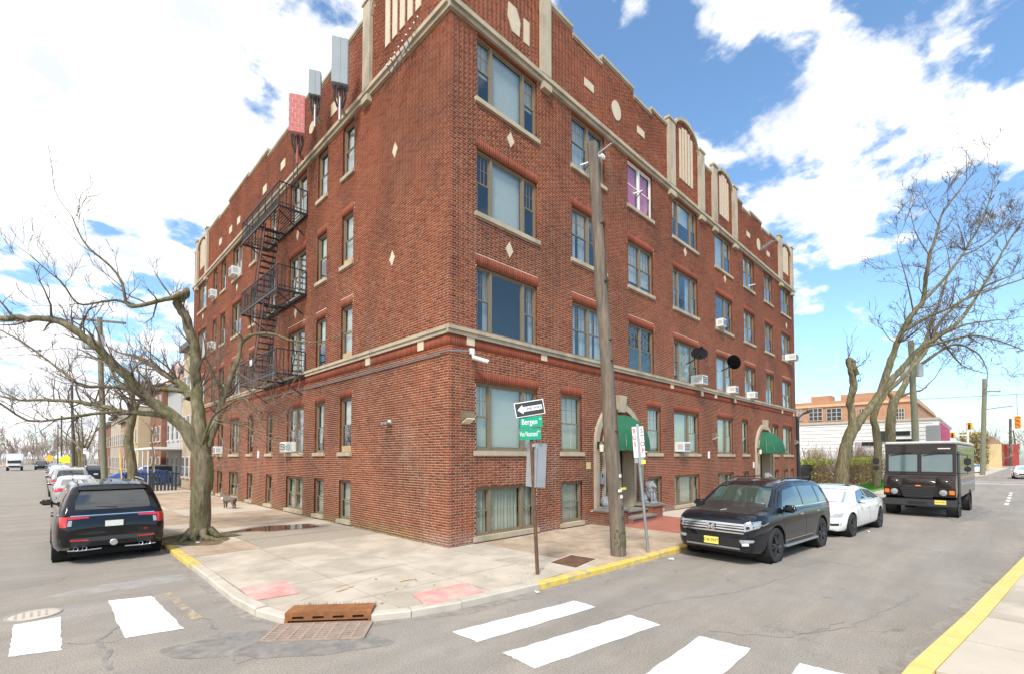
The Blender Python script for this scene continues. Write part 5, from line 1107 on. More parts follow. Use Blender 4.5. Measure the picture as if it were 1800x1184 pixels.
# lanterns by the doors, intercom, plate, mail slots
for i,s in enumerate((PORT[0]-1.45,PORT[0]+1.45,PORT[1]-1.45)):
    t=thing('lantern',['black carriage lantern left of the nearer arched doorway','black carriage lantern right of the nearer arched doorway','black carriage lantern left of the farther arched doorway'][i],'lantern',(s,-.1,2.6),0,'door lanterns'); m=MB(); m.box((s-.04,-.14,2.62),(s+.04,-.10,2.86)); m.tube([(s,-.12,2.82),(s,-.24,2.86)],.015,6); m.build('bracket',IRON,t,world=True); g=MB(); g.lathe([(.06,2.52),(.09,2.78)],6,c=(s,-.25,0)); g.build('glass',LAMPON,t,world=True); k=MB(); k.lathe([(.11,2.78),(.06,2.86),(.01,2.9)],6,c=(s,-.25,0)); k.lathe([(.01,2.46),(.07,2.5),(.07,2.52)],6,c=(s,-.25,0)); k.build('cap',IRON,t,world=True)
tag(rbox((5.66,-.02,1.94),(5.90,.0,2.17),.004).build('brass_plate',M('pale_brass',(.55,.45,.20),.5)),'small square pale brass plate left of the nearer arched door','plate')
t=thing('intercom','silver intercom panel on the left jamb of the nearer door','intercom',(6.45,-.12,1.45)); rbox((6.33,-.13,1.42),(6.56,-.04,1.82),.01).build('panel',GREYM,t,world=True); MB().box((6.37,-.135,1.65),(6.45,-.128,1.76)).build('speaker_grille',DKPL,t,world=True); MB().box((6.48,-.135,1.48),(6.52,-.128,1.52)).build('keypad',DKPL,t,world=True)
for i,(s,z) in enumerate(((15.4,2.45),(21.5,1.9))): tag(rbox((s-.08,-.05,z-.17),(s+.08,0,z+.17),.008).build('notice_box',PLAST),['small white notice box on the wall between the ground floor windows','white notice panel left of the farther arched doorway'][i],'notice')
m=rbox((-.04,14.45,2.30),(0,14.65,2.64),.008); tag(m.build('notice_box',PLAST),'small white notice box on the left wall behind the twigs','notice')
# rooftop antennas
PNL=M('antenna_grey',(.25,.285,.31),.6,.06,3)
def antenna(pxs,off,lab,mat,brickp=False):
    (x0,y0),(x1,y1)=pxs; c=onL((x0+x1)/2,(y0+y1)/2,off); d=depth_of(c); sc=d/CF; w=(x1-x0)*sc*.92; hh=(y1-y0)*sc*.97; t=thing('panel_antenna',lab,'antenna',(c.x,c.y,c.z-hh/2),R_(62),'antennas on the left parapet')
    pan=rbox((-w*.35,-w/2,0),(w*.35,w/2,hh),.02).build('panel',mat,t)
    if brickp:
        rows=int(hh/.16)
        for k in range(rows):
            for j in range(3):
                a=-w/2+(j-(k%2)*.5)*w/2.5; b=a+w/2.5-.02; a,b=max(a,-w/2),min(b,w/2)
                if b-a>.02: MB().box((-w*.35-.006,a,k*hh/rows+.01),(-w*.35+.005,b,(k+1)*hh/rows-.015)).build('painted_brick',M('pink_brick_paint',(.48,.13,.12),.7,.15,4),t)
    else: MB().box((-w*.35-.01,-.01,.02),(-w*.35,.01,hh-.02)).build('panel_seam',PNL,t)
    m=MB(); m.tube([(w*.2,0,-1.0),(w*.2,0,hh*.7)],.04,8); m.bar((w*.2,0,.2),(w*.2+.35,-.15,.1),.07); m.bar((w*.2,0,-.5),(w*.2+.35,-.15,-.6),.07); m.build('mounting_pipe',GREYM if not brickp else M('red_primer',(.30,.10,.08),.7),t)
    cb=MB(); r=random.Random(3)
    for k in range(7): y=-w*.35+w*.7*k/6; cb.tube([(r.uniform(-.1,.1),y,.02),(r.uniform(-.05,.1),y+r.uniform(-.05,.05),-.3),(w*.3,y*.5,-.55),(w*.4+.2,0,-.3)],.018,5)
    cb.build('cables',DKPL,t)
antenna(((583,70),(613,156)),.75,'tall pale grey panel antenna mounted on the left parapet',PNL); antenna(((543,127),(565,173)),.7,'short grey panel antenna left of the tall one',PNL); antenna(((509,170),(537,240)),.75,'panel antenna painted with a pink brick pattern',M('pink_mortar_paint',(.62,.36,.34),.7),True)
for i,(px,py,f) in enumerate(((712,88,'L'),(1346,432,'R'),(1062,262,'R'))):
    c=(onL if f=='L' else onR)(px,py,.25); t=thing('yagi_antenna',['silver multi rod antenna clamped to the cornice near the corner','silver rod antenna on the cornice toward the far right','small silver antenna at the top floor window beside the pole'][i],'antenna',c,0,'rod antennas on the cornice'); k=[1,.8,.5][i]
    ax=Vector((-.25,.35,-.6) if f=='L' else (.3,-.4,.35))*k; m=MB(); m.tube([-ax,ax],.02,6); m.tube([ax*.0,Vector((.3,0,0)) if f=='L' else Vector((0,.3,0))],.02,6); m.build('boom',GREYM,t)
    u=ax.normalized().orthogonal().normalized()
    for q in range(9): p=-ax+ax*2*q/8; r=MB(); r.tube([p-u*.34*k,p+u*.34*k],.018,5); r.build('rod',GREYM,t)
# security camera brackets under windows B4/F3: small white stays
for px,py,lab in ((1025,290,'white metal window bracket left of the leaning pole top'),(1117,340,'black and white bracket under the pink window'),(1318,502,'white bracket on a fourth floor sill toward the far right')):
    c=onR(px,py,.05); t=thing('window_bracket',lab,'bracket',c); MB().bar((-.08,.05,-.02),(.08,-.26,.03),.035).build('arm',PLAST,t); MB().bar((.08,-.26,.03),(.02,-.02,-.2),.025).build('stay',DKPL,t)
# ------------------------------------------------------------------ lion statues
LION=M('grey_cast_stone',(.24,.25,.27),.85,.3,9,.6,40)
def lion(loc,rz,lab):
    t=thing('lion_statue',lab,'statue',loc,rz,'lion statues by the doors'); bm=bmesh.new()
    def ball(c,r,s=(1,1,1),u=10,v=8,rot=None):
        mt=Matrix.Translation(c)
        if rot: mt=mt@Matrix.Rotation(rot,4,'Y')
        bmesh.ops.create_uvsphere(bm,u_segments=u,v_segments=v,radius=r,matrix=mt@Matrix.Diagonal((*s,1)))
    ball((-.16,0,.22),.20,(1.0,.85,.95)); ball((.02,0,.40),.16,(.8,.85,1.55),rot=-.25); ball((.06,0,.64),.19,(.85,1.0,1.0)); ball((.10,0,.50),.16,(.7,.95,1.2)); ball((.20,0,.66),.105,(1,.85,.95)); ball((.29,0,.62),.06,(1,.9,.75)); ball((.12,.09,.80),.04); ball((.12,-.09,.80),.04)
    for s in (-1,1): ball((.19,s*.085,.22),.055,(1,1,3.6)); ball((.24,s*.085,.05),.065,(1.4,.9,.7)); ball((-.10,s*.17,.15),.12,(1.3,.7,1.1)); ball((.06,s*.19,.06),.06,(1.8,.8,.8))
    for k in range(22): a=rnd.uniform(0,6.28); z=rnd.uniform(.42,.78); ball((.04+.02*math.cos(a)-.03,.16*math.sin(a),z),.055,(1,1,1.4),6,5)
    m=MB(); bm.verts.index_update(); m.add([v.co for v in bm.verts],[[v.index for v in f.verts] for f in bm.faces]); bm.free(); m.build('body',LION,t,smooth=70); rbox((-.36,-.24,-.0),(.36,.24,.05),.015).build('plinth',LION,t); tl=MB(); tl.tube([(-.33,.05,.1),(-.38,.15,.12),(-.25,.24,.1),(-.1,.26,.1)],[.03,.028,.025,.04],7); tl.build('tail',LION,t)
lion((PORT[0]-1.25,-.47,.63),-PI/2+.25,'grey seated stone lion on the left plinth of the nearer doorway'); lion((PORT[0]+1.25,-.47,.63),-PI/2-.1,'grey stone lion on the right plinth, half hidden by the bus sign post'); lion((PORT[1]-1.25,-.47,.63),-PI/2,'grey stone lion top peeking over the dark SUV roof')
# ------------------------------------------------------------------ poles and signs
WOOD=M('weathered_pole_wood',(.20,.155,.115),.9,.35,5,.7,22,tint=(.13,.105,.08),tscale=2,tth=.5,stretch=(6,6,.5)); WOODG=M('greenish_pole_wood',(.19,.19,.13),.9,.3,5,.6,22,stretch=(5,5,.5)); WOODD=M('dark_pole_wood',(.085,.07,.055),.9,.3,5,.5,22,stretch=(5,5,.5))
def pole(lab,base,top,r0,r1,mat,name='utility_pole',group='wooden utility poles'):
    t=thing(name,lab,'pole',(base.x,base.y,base.z),0,group); b,u=Vector((0,0,-.1)),Vector(top)-Vector(base); n=9; pts=[b.lerp(u,k/n) for k in range(n+1)]; pts=[p+Vector((.012*math.sin(k*1.7),.012*math.cos(k*2.1),0)) for k,p in enumerate(pts)]
    MB().tube(pts,[r0+(r1-r0)*k/n for k in range(n+1)],16).build('shaft',mat,t,smooth=50); return t
b=gp(1088,975,SWZ); d=depth_of(b); tp=atd(1041,252,d); P1=pole('tall weathered wooden pole leaning left in front of the nearer arched door',b,tp,.175,.115,WOOD)
q=Vector((0,0,0)); m=MB(); u=(tp-b); pz=u*.985; m.tube([pz+Vector((.10,0,-.1)),pz+Vector((.28,-.05,-.06))],.03,6); m.lathe([(.03,0),(.06,.02),(.06,.06),(.03,.08),(.05,.10),(.03,.14)],10,'x',tuple(pz+Vector((.25,-.05,-.06)))); m.build('insulator_bracket',PLAST,P1)
k=u*.16; MB().box(k+Vector((-.02,-.20,0)),k+Vector((.16,-.17,.05))).build('pole_tag',M('yellow_tag',(.7,.62,.1),.5),P1); k=u*.155; MB().box(k+Vector((-.12,-.19,.0)),k+Vector((-.0,-.165,.06))).build('pole_tag',PLAST,P1)
moss=MB(); 
for i in range(26): a=rnd.uniform(3.2,5.2); z=rnd.uniform(.18,.6); moss.lathe([(.001,.0),(.03,.01),(.001,.02)],5,'y',(.17*math.cos(a)+u.x*z/u.length,.17*math.sin(a)-.01,z))
moss.build('moss',M('moss',(.10,.12,.03),.95),P1,kind='stuff')
gwm=MB(); gwm.bar(u*.02+Vector((.10,-.13,0)),u*.75+Vector((.07,-.10,0)),.025,.02); gwm.build('ground_wire_moulding',WOODD,P1)
for f in (.30,.47,.52,.66,.80): p=u*f; q_=MB(); q_.lathe([(.001,-.06),(.022,-.06),(.022,-.01),(.04,-.01),(.04,0)],8,'y',(p.x-.02,p.y-.14+.03*f,p.z)); q_.build('bolt',DKPL,P1)
for f in (.09,.115,.14,.19): p=u*f; MB().box((p.x-.05,p.y-.185,p.z),(p.x+.02,p.y-.165,p.z+.07)).build('old_notice_scrap',PLAST if f>.12 else WOODD,P1)
# street-name sign post
SB=gp(945,1008,SWZ); dS=depth_of(SB); ST_=atd(934,770,dS); sp=thing('street_sign_post','rusty post with one way arrow and green street name signs','sign',SB)
MB().tube([Vector((0,0,-.05)),ST_-SB],.036,12).build('post',RUST,sp); SGN=M('sign_green',(.0,.30,.17),.45,.05,3); SGW=M('sign_white',(.82,.82,.80),.45,.05,3); SGB=M('sign_black',(.03,.032,.035),.45,.05,3); SGR=M('sign_red',(.6,.03,.05),.45,.05,3); ALU=M('aluminium_sheet',(.36,.37,.38),.5,.12,4,metal=.4)
def signplane(px,py,dd,roll,yaw=0.):
    c=atd(px,py,dd)-SB; n=-Vector((FW.x,FW.y,0)).normalized(); n.rotate(Matrix.Rotation(yaw,3,'Z')); xax=Vector((0,0,1)).cross(n).normalized(); M4=Matrix.Identity(4); M4.col[0]=(*xax,0); M4.col[1]=(0,0,1,0); M4.col[2]=(*n,0); M4.col[3]=(*c,1); return M4@Matrix.Rotation(roll,4,'Z')
def plate(name,parent,mt,w,h,mat,z0=-.004,z1=.0,rad=.02):
    bm=rbox((-w/2,-h/2,z0),(w/2,h/2,z1),min(.0019,abs(z1-z0)/2.2),1); o=bm.build(name,mat,parent); o.matrix_basis=mt; return o
sc=dS/CF
mt=signplane(931,717,dS-.06,R_(10),.12); w_,h_=52*sc/math.cos(.12),26*sc; ow=plate('one_way_sign',sp,mt,w_,h_,SGW); I=Matrix.Identity(4)
plate('field',ow,Matrix.Translation((0,0,.0025)),w_-.03,h_-.03,SGB,-.002,.0015)
a=MB(); aw_,ah=w_-.09,h_*.62; x0=-aw_/2; P=[(x0,0),(x0+ah*.62,ah/2),(x0+ah*.62,ah*.26),(aw_/2,ah*.26),(aw_/2,-ah*.26),(x0+ah*.62,-ah*.26),(x0+ah*.62,-ah/2)]; a.extrude([(p[0],p[1],.0045) for p in P],(0,0,.002)); a.build('arrow',SGW,ow)
put_text('ONE WAY',h_*.29,SGB,ow,Matrix.Translation((.065,0,.0085)),.86,.0008)
for (px,py,ww,hh,txt,sup,rl,sz) in ((933.5,740.5,40,19.5,'Bergen','Av',R_(4),.72),(932,762,38,20,'Van Nostrand','Av',R_(2),.62)):
    mt=signplane(px,py,dS-.05,rl,.05); g=plate('street_name_sign',sp,mt,ww*sc,hh*sc,SGN); put_text(txt,hh*sc*sz,SGW,g,Matrix.Translation((-ww*sc*.07,0,.003)),.44 if len(txt)>8 else .70,.0006); put_text(sup,hh*sc*.28,SGW,g,Matrix.Translation((ww*sc*.41,hh*sc*.22,.003)),.8)
MB().bar(tuple(ST_-SB-Vector((0,0,.05))),tuple(ST_-SB+Vector((0,0,.45))),.035).build('sign_bracket',GREYM,sp)
for px,ww,yw in ((934,17,-.9),(950.5,20,.55)): plate('sign_back',sp,signplane(px,816 if px<940 else 817,dS+.05,R_(-3),yw),ww*sc/math.cos(yw),78*sc,ALU)
mt=signplane(938,782,dS,0); MB().lathe([(.045,-.03),(.045,.03)],10,c=tuple(mt.translation)).build('clamp',GREYM,sp)
# bus stop sign
BB=gp(1140,970,SWZ); dB=depth_of(BB); BT=atd(1117,750,dB); bs=thing('bus_stop_sign','leaning grey post with white and red bus stop sign','sign',BB); MB().tube([Vector((0,0,-.05)),BT-BB],.034,10).build('post',GREYM,bs); sc2=dB/CF
def sp2(px,py,dd,roll,yaw=0.): m_=signplane(px,py,dd,roll,yaw); m_.translation=m_.translation+SB-BB; return m_
g=plate('bus_stop_plate',bs,sp2(1122.5,776,dB-.06,R_(4)),20*sc2,54*sc2,SGW)
for x,tx in ((-.33,'BUS'),(.33,'STOP')):
    for i,chv in enumerate(tx): put_text(chv,.15,SGR,g,Matrix.Translation((x*20*sc2,54*sc2*.40-.03-i*.155,.002)),.85,.003)
MB().bar((0,.42,.004),(0,-.52,.004),.06,.012,up=(0,0,1)).build('post_strip',GREYM,g)
plate('small_plate',bs,sp2(1124,806,dB-.055,R_(3)),17*sc2,13*sc2,ALU); plate('yellow_tag',bs,sp2(1131,811,dB-.065,R_(3)),8*sc2,7*sc2,M('tag_yellow',(.8,.75,.1),.5))
# ------------------------------------------------------------------ dog
DOGM=M('brindle_fur',(.16,.125,.10),.9,.35,14,.5,80); dp_=gp(402,893,SWZ); dg=thing('dog','small brown dog with white collar standing on the pavement by the wall','dog',(dp_.x,dp_.y,SWZ),R_(118))
me=bpy.data.meshes.new('body'); V=[(-.26,0,.42),(-.10,0,.41),(.08,0,.42),(.20,0,.46),(.29,0,.56),(.36,0,.62),(.47,0,.59),(-.26,.07,.36),(-.29,.08,.22),(-.34,.08,.15),(-.31,.08,.02),(-.26,-.07,.36),(-.22,-.08,.22),(-.28,-.08,.15),(-.25,-.08,.02),(.17,.07,.34),(.16,.07,.18),(.17,.07,.02),(.17,-.07,.34),(.20,-.07,.18),(.21,-.07,.02),(-.36,0,.46),(-.50,0,.50),(.35,.06,.70),(.35,-.06,.70)]
Ed=[(0,1),(1,2),(2,3),(3,4),(4,5),(5,6),(0,7),(7,8),(8,9),(9,10),(0,11),(11,12),(12,13),(13,14),(2,15),(15,16),(16,17),(2,18),(18,19),(19,20),(0,21),(21,22),(5,23),(5,24)]
rd=[.115,.12,.14,.12,.085,.085,.045,.085,.05,.03,.03,.085,.05,.03,.03,.06,.035,.03,.06,.035,.03,.03,.015,.02,.02]
me.from_pydata(V,Ed,[]); o=bpy.data.objects.new('body',me); COL.objects.link(o); md=o.modifiers.new('s','SKIN')
for i,v in enumerate(me.skin_vertices[0].data): v.radius=(rd[i],rd[i]); v.use_root=(i==0)
o.modifiers.new('ss','SUBSURF').levels=2; deps=bpy.context.evaluated_depsgraph_get(); mm=bpy.data.meshes.new_from_object(o.evaluated_get(deps)); bpy.data.objects.remove(o); mm.materials.clear(); mm.materials.append(DOGM); mm.polygons.foreach_set('use_smooth',[True]*len(mm.polygons)); link_mesh('body',mm,dg)
MB().tube([(.235,0,.40),(.30,0,.50)],[.115,.098],14,False).build('collar',PLAST,dg)
# ------------------------------------------------------------------ trees
BARK=M('mossy_bark',(.20,.16,.105),.95,.6,3.2,1.,14,tint=(.125,.12,.05),tscale=1.2,tth=.5,stretch=(5,5,1.1)); TWIG=M('twig_bark',(.13,.098,.075),.9,.25,6); TWIGP=M('pale_twig_bark',(.30,.22,.17),.9,.25,6)
def smooth_path(P,n=4):
    P=[Vector(p) for p in P]; out=[]
    for i in range(len(P)-1):
        a,b,c,d=P[max(i-1,0)],P[i],P[i+1],P[min(i+2,len(P)-1)]
        for k in range(n):
            t=k/n; out.append(.5*((2*b)+(c-a)*t+(2*a-5*b+4*c-d)*t*t+(3*b-a-3*c+d)*t**3))
    out.append(P[-1]); return out
def grow(mb,p,d,L,r,lev,rg,up=.25,kids=(3,5),spread=.75,minr=.004,wig=.30,ratio=.55):
    n=5 if lev else 4; pts=[p]; q=p.copy(); dd=d.normalized()
    for i in range(n):
        dd=(dd+Vector((rg.gauss(0,wig),rg.gauss(0,wig),rg.gauss(0,wig)+up*.35))*.55).normalized(); q=q+dd*(L/n); pts.append(q.copy())
    mb.tube(pts,[max(minr,r*(1-.72*i/n)) for i in range(n+1)],5 if r>.02 else 3,cap=False)
    if lev<=0: return
    for _ in range(rg.randint(*kids)):
        f=rg.uniform(.25,1.); i=min(n-1,int(f*n)); b=pts[i].lerp(pts[i+1],f*n-i); t=(pts[i+1]-pts[i]).normalized(); side=Vector((rg.gauss(0,1),rg.gauss(0,1),rg.gauss(0,1))); side=(side-t*side.dot(t)).normalized()
        grow(mb,b,(t+side*spread*rg.uniform(.6,1.4)+Vector((0,0,up))).normalized(),L*ratio*rg.uniform(.7,1.25),max(minr,r*.5*(1-.4*f)),lev-1,rg,up,kids,spread,minr,wig,ratio)
def tree(lab,base,d0,limbs,seed,twigmat=TWIG,lev=2,tl=1.4,every=.38,up=.35,group=None,start=.25,barkmat=BARK,minr=.005,flare=True,kids=(2,4)):
    """limbs: list of (points[(px,py,ddepth)], r0, r1, twig_factor)"""
    rg=random.Random(seed); t=thing('bare_tree',lab,'tree',base,0,group); tr=MB(); cr=MB()
    for li,(P,r0,r1,tf) in enumerate(limbs):
        W=smooth_path([atd(px,py,d0+dd) for px,py,dd in P],5); n=len(W); W=[w+Vector((rg.gauss(0,1),rg.gauss(0,1),rg.gauss(0,1)))*min(.03,r1*.5)*(0 if i in(0,n-1) or li==0 else .6) for i,w in enumerate(W)]
        rad=[(r0+(r1-r0)*(i/(n-1))**.85)*(1+.035*rg.uniform(-1,1)) for i in range(n)]
        if li==0 and flare:
            for i in range(min(5,n)): rad[i]*=[1.7,1.22,1.08,1.02,1][i]
        k0=len(tr.v); tr.tube([w-base for w in W],rad,22 if r0>.1 else 8)
        if r0>.1: tr.v[k0:]=[tuple(Vector(v)+noise.noise_vector(Vector((v[0]*7,v[1]*7,v[2]*1.6)))*min(.05,r0*.17)) for v in tr.v[k0:]]
        if tf<=0: continue
        acc=0
        for i in range(1,n):
            seg=(W[i]-W[i-1]); acc+=seg.length; f=i/n
            if f<start: continue
            while acc>every/tf:
                acc-=every/tf; side=Vector((rg.gauss(0,1),rg.gauss(0,1),rg.gauss(0,1))); tt=seg.normalized(); side=(side-tt*side.dot(tt)).normalized()
                grow(cr,W[i]-base,(tt*.6+side+Vector((0,0,up))).normalized(),tl*rg.uniform(.4,1.2)*(1-.35*f),min(rad[i]*.45,.03),lev,rg,up,kids=kids,minr=minr)
        if r1>=.08:
            for _ in range(9): grow(cr,W[-1]-base+Vector((rg.gauss(0,.05),rg.gauss(0,.05),0)),Vector((rg.gauss(0,.35),rg.gauss(0,.35),1)),rg.uniform(.4,1.)*(tl*.7),.012,1,rg,.5,(0,2),.5,minr)
        else: grow(cr,W[-1]-base,(W[-1]-W[-2]).normalized(),tl,r1*.8,lev,rg,up,kids=kids,minr=minr)
    tr.build('trunk',barkmat,t,smooth=70); cr.build('crown',twigmat,t,fixn=False); return t
b=gp(352,945,SWZ); d=depth_of(b)
L1=[([(352,948,0),(351,915,0),(354,870,0),(358,830,0),(354,788,0)],.245,.225,0),
([(354,802,0),(322,748,-.1),(281,716,-.3),(248,690,-.5),(215,655,-.8),(162,603,-1.2),(109,566,-1.4),(60,558,-1.6),(0,560,-1.9),(-60,566,-2)],.18,.045,1.0),
([(300,732,-.2),(262,726,.1),(215,722,.4),(154,708,.8),(95,702,1.0),(35,702,1.2),(-20,690,1.4)],.09,.025,1.),([(215,722,.4),(160,727,.2),(110,735,-.2),(50,738,-.5),(0,708,-.9),(-30,690,-1)],.05,.015,1.),
([(345,690,.2),(300,684,.3),(259,682,.5),(182,679,.9),(142,676,1.1),(97,643,1.2),(40,601,1.4),(0,580,1.5)],.08,.018,1.),([(334,700,.2),(320,675,.4),(300,664,.8),(265,640,1.1),(243,627,1.3),(217,621,1.4)],.11,.03,.9),
([(356,800,.0),(350,733,.15),(345,680,.2),(345,631,.25),(338,595,.2),(322,555,.1),(312,530,.0)],.17,.10,.5),([(310,534,0),(322,521,0),(333,511,.0)],.10,.085,0),([(330,512,0),(305,523,-.2),(284,528,-.3),(243,538,-.7),(223,534,-.8),(215,500,-.9),(195,469,-1.),(150,429,-1.2),(126,380,-1.3)],.075,.012,.55),
([(243,538,-.7),(205,528,-.8),(182,530,-1.),(138,534,-1.3),(110,498,-1.5),(85,477,-1.7),(53,449,-1.9)],.04,.010,.7),([(360,795,.1),(371,765,.3),(385,725,.5),(397,685,.7),(418,631,.9),(426,600,1.0),(448,587,1.),(482,588,1.),(516,599,.9),(566,600,.8),(600,590,.7)],.12,.010,.45),([(397,690,.7),(372,655,.5),(366,640,.5)],.05,.03,.8),
([(356,780,-.2),(372,735,-.5),(395,715,-.8),(430,700,-1.),(455,735,-1.1),(470,760,-1.1)],.045,.008,.8),([(372,735,-.5),(420,745,-.9),(465,765,-1.1),(505,790,-1.)],.03,.007,.8),([(360,770,-.2),(395,720,.2),(450,730,.4),(520,745,.6)],.03,.006,.7)]
T1=tree('large pollarded bare tree with mossy trunk on the pavement at left',b,d,L1,21,TWIG,2,1.15,.17,.42,minr=.0042,kids=(2,4))
rt=MB(); rg=random.Random(4)
for k in range(9):
    a=2*PI*k/9+rg.uniform(-.2,.2); l=rg.uniform(.45,.95); rt.tube([(.2*math.cos(a),.2*math.sin(a),.22),(.38*math.cos(a),.38*math.sin(a),.06),(l*math.cos(a+.2),l*math.sin(a+.2),.015),(l*1.25*math.cos(a+.35),l*1.25*math.sin(a+.35),-.03)],[.12,.085,.05,.02],8)
rt.build('roots',BARK,T1,smooth=70); sheet('tree_pit',blobpoly((b.x-.1,b.y-.1),.85,1.05,seed=6,j=.25),SWZ+.006,DIRT)
gr=MB()
for i in range(500):
    a,r=rnd.uniform(0,6.28),rnd.uniform(.25,.95); x,y=b.x-.1+r*.85*math.cos(a),b.y-.1+r*math.sin(a); hgt=rnd.uniform(.02,.06); dx,dy=rnd.uniform(-.02,.02),rnd.uniform(-.02,.02); gr.add([(x,y,SWZ),(x+.008,y+.004,SWZ),(x+dx,y+dy,SWZ+hgt)],[(0,1,2)])
gr.build('grass_tuft',GRASSM,None,kind='stuff',fixn=False)
# pale fine shoots around the big tree's crown belong to it as well
pc_=MB(); rg=random.Random(9)
for k in range(26):
    px,py=rg.uniform(365,470),rg.uniform(650,760); p=atd(px,py,d+rg.uniform(-1.2,.6))-b; grow(pc_,p,Vector((rg.gauss(.4,.6),rg.gauss(-.3,.6),rg.gauss(-.2,.5))),rg.uniform(.5,1.2),.007,2,rg,.05,(2,4),.8,.003)
pc_.build('pale_shoots',TWIGP,T1,fixn=False)
b2=Vector((-3.8,25.,SWZ)); d2=depth_of(b2); 
tree('smaller bare mossy tree behind the big left tree',b2,d2,[([(233,862,0),(232,820,0),(226,780,0),(230,745,0),(236,715,0)],.24,.20,0),([(236,715,0),(228,690,.2),(205,665,.4),(190,640,.6),(150,625,.8)],.15,.04,1.),([(236,720,0),(250,700,-.2),(270,690,-.4),(300,675,-.6)],.12,.03,1.),([(236,715,0),(235,690,0),(245,665,.2),(240,640,.3)],.12,.03,1.),([(230,745,0),(200,725,.5),(165,715,.9),(130,705,1.2)],.08,.02,1.)],5,TWIG,2,1.3,.5,.3,minr=.006)
b3=Vector((-2.9,30.5,SWZ)); tree('thin sapling beside the dark iron gate',b3,depth_of(b3),[([(268,866,0),(268,835,0),(270,800,0),(266,770,0),(272,745,0)],.06,.03,.5)],6,TWIG,2,.9,.5,.4,minr=.006,flare=False)
for i,(y,sd) in enumerate(((62,3),(75,8),(92,12))):
    bb=Vector((-3.9+.2*i,y,SWZ)); dd=depth_of(bb); p=lambda dx,z:(CCX,0)
    sx=[(gpx:=CCX+CF*(bb-CAM).dot(RT)/dd)]; X0=sx[0]; Y=lambda z:CHY-(z-CH)*CF/dd; k=CF/dd
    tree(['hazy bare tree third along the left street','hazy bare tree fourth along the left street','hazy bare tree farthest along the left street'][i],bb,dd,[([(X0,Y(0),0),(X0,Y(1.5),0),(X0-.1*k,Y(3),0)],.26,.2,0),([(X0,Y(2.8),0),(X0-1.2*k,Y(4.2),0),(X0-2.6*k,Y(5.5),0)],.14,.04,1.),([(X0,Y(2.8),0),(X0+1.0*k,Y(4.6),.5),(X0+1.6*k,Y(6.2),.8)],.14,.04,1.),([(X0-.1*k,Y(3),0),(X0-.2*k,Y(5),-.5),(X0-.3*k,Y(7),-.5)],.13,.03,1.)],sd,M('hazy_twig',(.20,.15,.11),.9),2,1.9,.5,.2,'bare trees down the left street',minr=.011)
# right-hand trees
b4=gp(1479,873,SWZ); b4.z=SWZ; d4=depth_of(b4)
R1=[([(1479,876,0),(1479,845,0),(1482,810,0),(1489,778,0),(1500,750,0)],.34,.27,0),([(1499,757,0),(1497,725,.1),(1494,705,.15),(1500,676,.2),(1496,650,.2),(1491,629,.2)],.20,.15,.25),([(1491,631,.2),(1499,634,.1),(1503,648,.0),(1507,657,-.05)],.13,.10,0),
([(1499,757,0),(1512,738,0),(1524,722,0),(1547,690,0),(1558,655,-.2),(1567,631,-.3),(1584,585,-.5),(1606,550,-.8),(1622,530,-1.),(1628,490,-1.2),(1634,450,-1.4),(1645,415,-1.6),(1660,370,-1.8),(1690,330,-2)],.25,.03,.8),
([(1547,690,0),(1572,662,.3),(1592,640,.4),(1617,612,.5),(1650,590,.8),(1690,560,1.),(1730,500,1.4),(1770,430,1.6),(1810,370,1.8)],.19,.03,.95),([(1584,585,-.5),(1625,560,-.9),(1660,545,-1.4),(1710,520,-1.8),(1770,500,-2.2),(1830,480,-2.6)],.10,.02,1.),([(1622,530,-1.),(1660,490,-.6),(1690,450,-.4),(1720,400,-.2),(1740,350,0),(1745,320,0)],.09,.015,1.1),([(1606,550,-.8),(1600,520,-1.),(1590,480,-1.2),(1578,440,-1.3)],.05,.012,.8),([(1617,612,.5),(1660,600,.2),(1710,590,-.4),(1760,600,-.8),(1810,620,-1.)],.09,.02,1.),([(1690,450,-.4),(1730,430,.2),(1780,380,.5),(1810,340,.6)],.05,.012,1.1),([(1634,450,-1.4),(1610,410,-1.5),(1600,370,-1.6)],.035,.01,1.),([(1650,590,.8),(1690,640,1.2),(1730,655,1.4)],.06,.015,.8)]
tree('big leaning bare street tree beside the hedge with sawn off stub',b4,d4,R1,31,TWIG,3,2.0,.42,.22,start=.42,minr=.0075,kids=(2,4))
b5=Vector((36.5,-3.6,SWZ)); d5=depth_of(b5); tree('slender bare tree directly left of the brown truck',b5,d5,[([(1540,868,0),(1541,820,0),(1543,785,0),(1539,750,0),(1535,735,0),(1543,710,0),(1556,690,.2)],.26,.2,0),([(1556,690,.2),(1590,660,.4),(1625,620,.6),(1650,570,.9),(1690,530,1.),(1740,500,1.3),(1790,480,1.5)],.18,.03,.9)],33,TWIG,3,2.4,.5,.2,start=.4,minr=.009)
b6=Vector((47,-3.7,SWZ)); d6=depth_of(b6); tree('bare tree rising behind the brown delivery truck',b6,d6,[([(1567,850,0),(1566,790,0),(1565,750,0),(1569,715,0),(1572,700,0)],.42,.34,0),([(1572,705,0),(1585,685,0),(1600,655,.3),(1622,610,.6),(1640,560,.9),(1655,520,1.2),(1670,470,1.3)],.30,.06,.8),([(1575,700,0),(1600,690,0),(1620,685,.4),(1634,672,.6)],.14,.05,.2),([(1600,655,.3),(1640,625,.5),(1680,605,.9),(1720,622,1.2),(1735,650,1.3)],.16,.03,.8),([(1600,655,.3),(1640,600,-.3),(1700,570,-.6),(1780,560,-.8)],.18,.03,.8),([(1572,705,0),(1566,695,0),(1562,690,0)],.2,.15,0)],35,TWIG,3,3.0,.6,.2,start=.35,minr=.010)
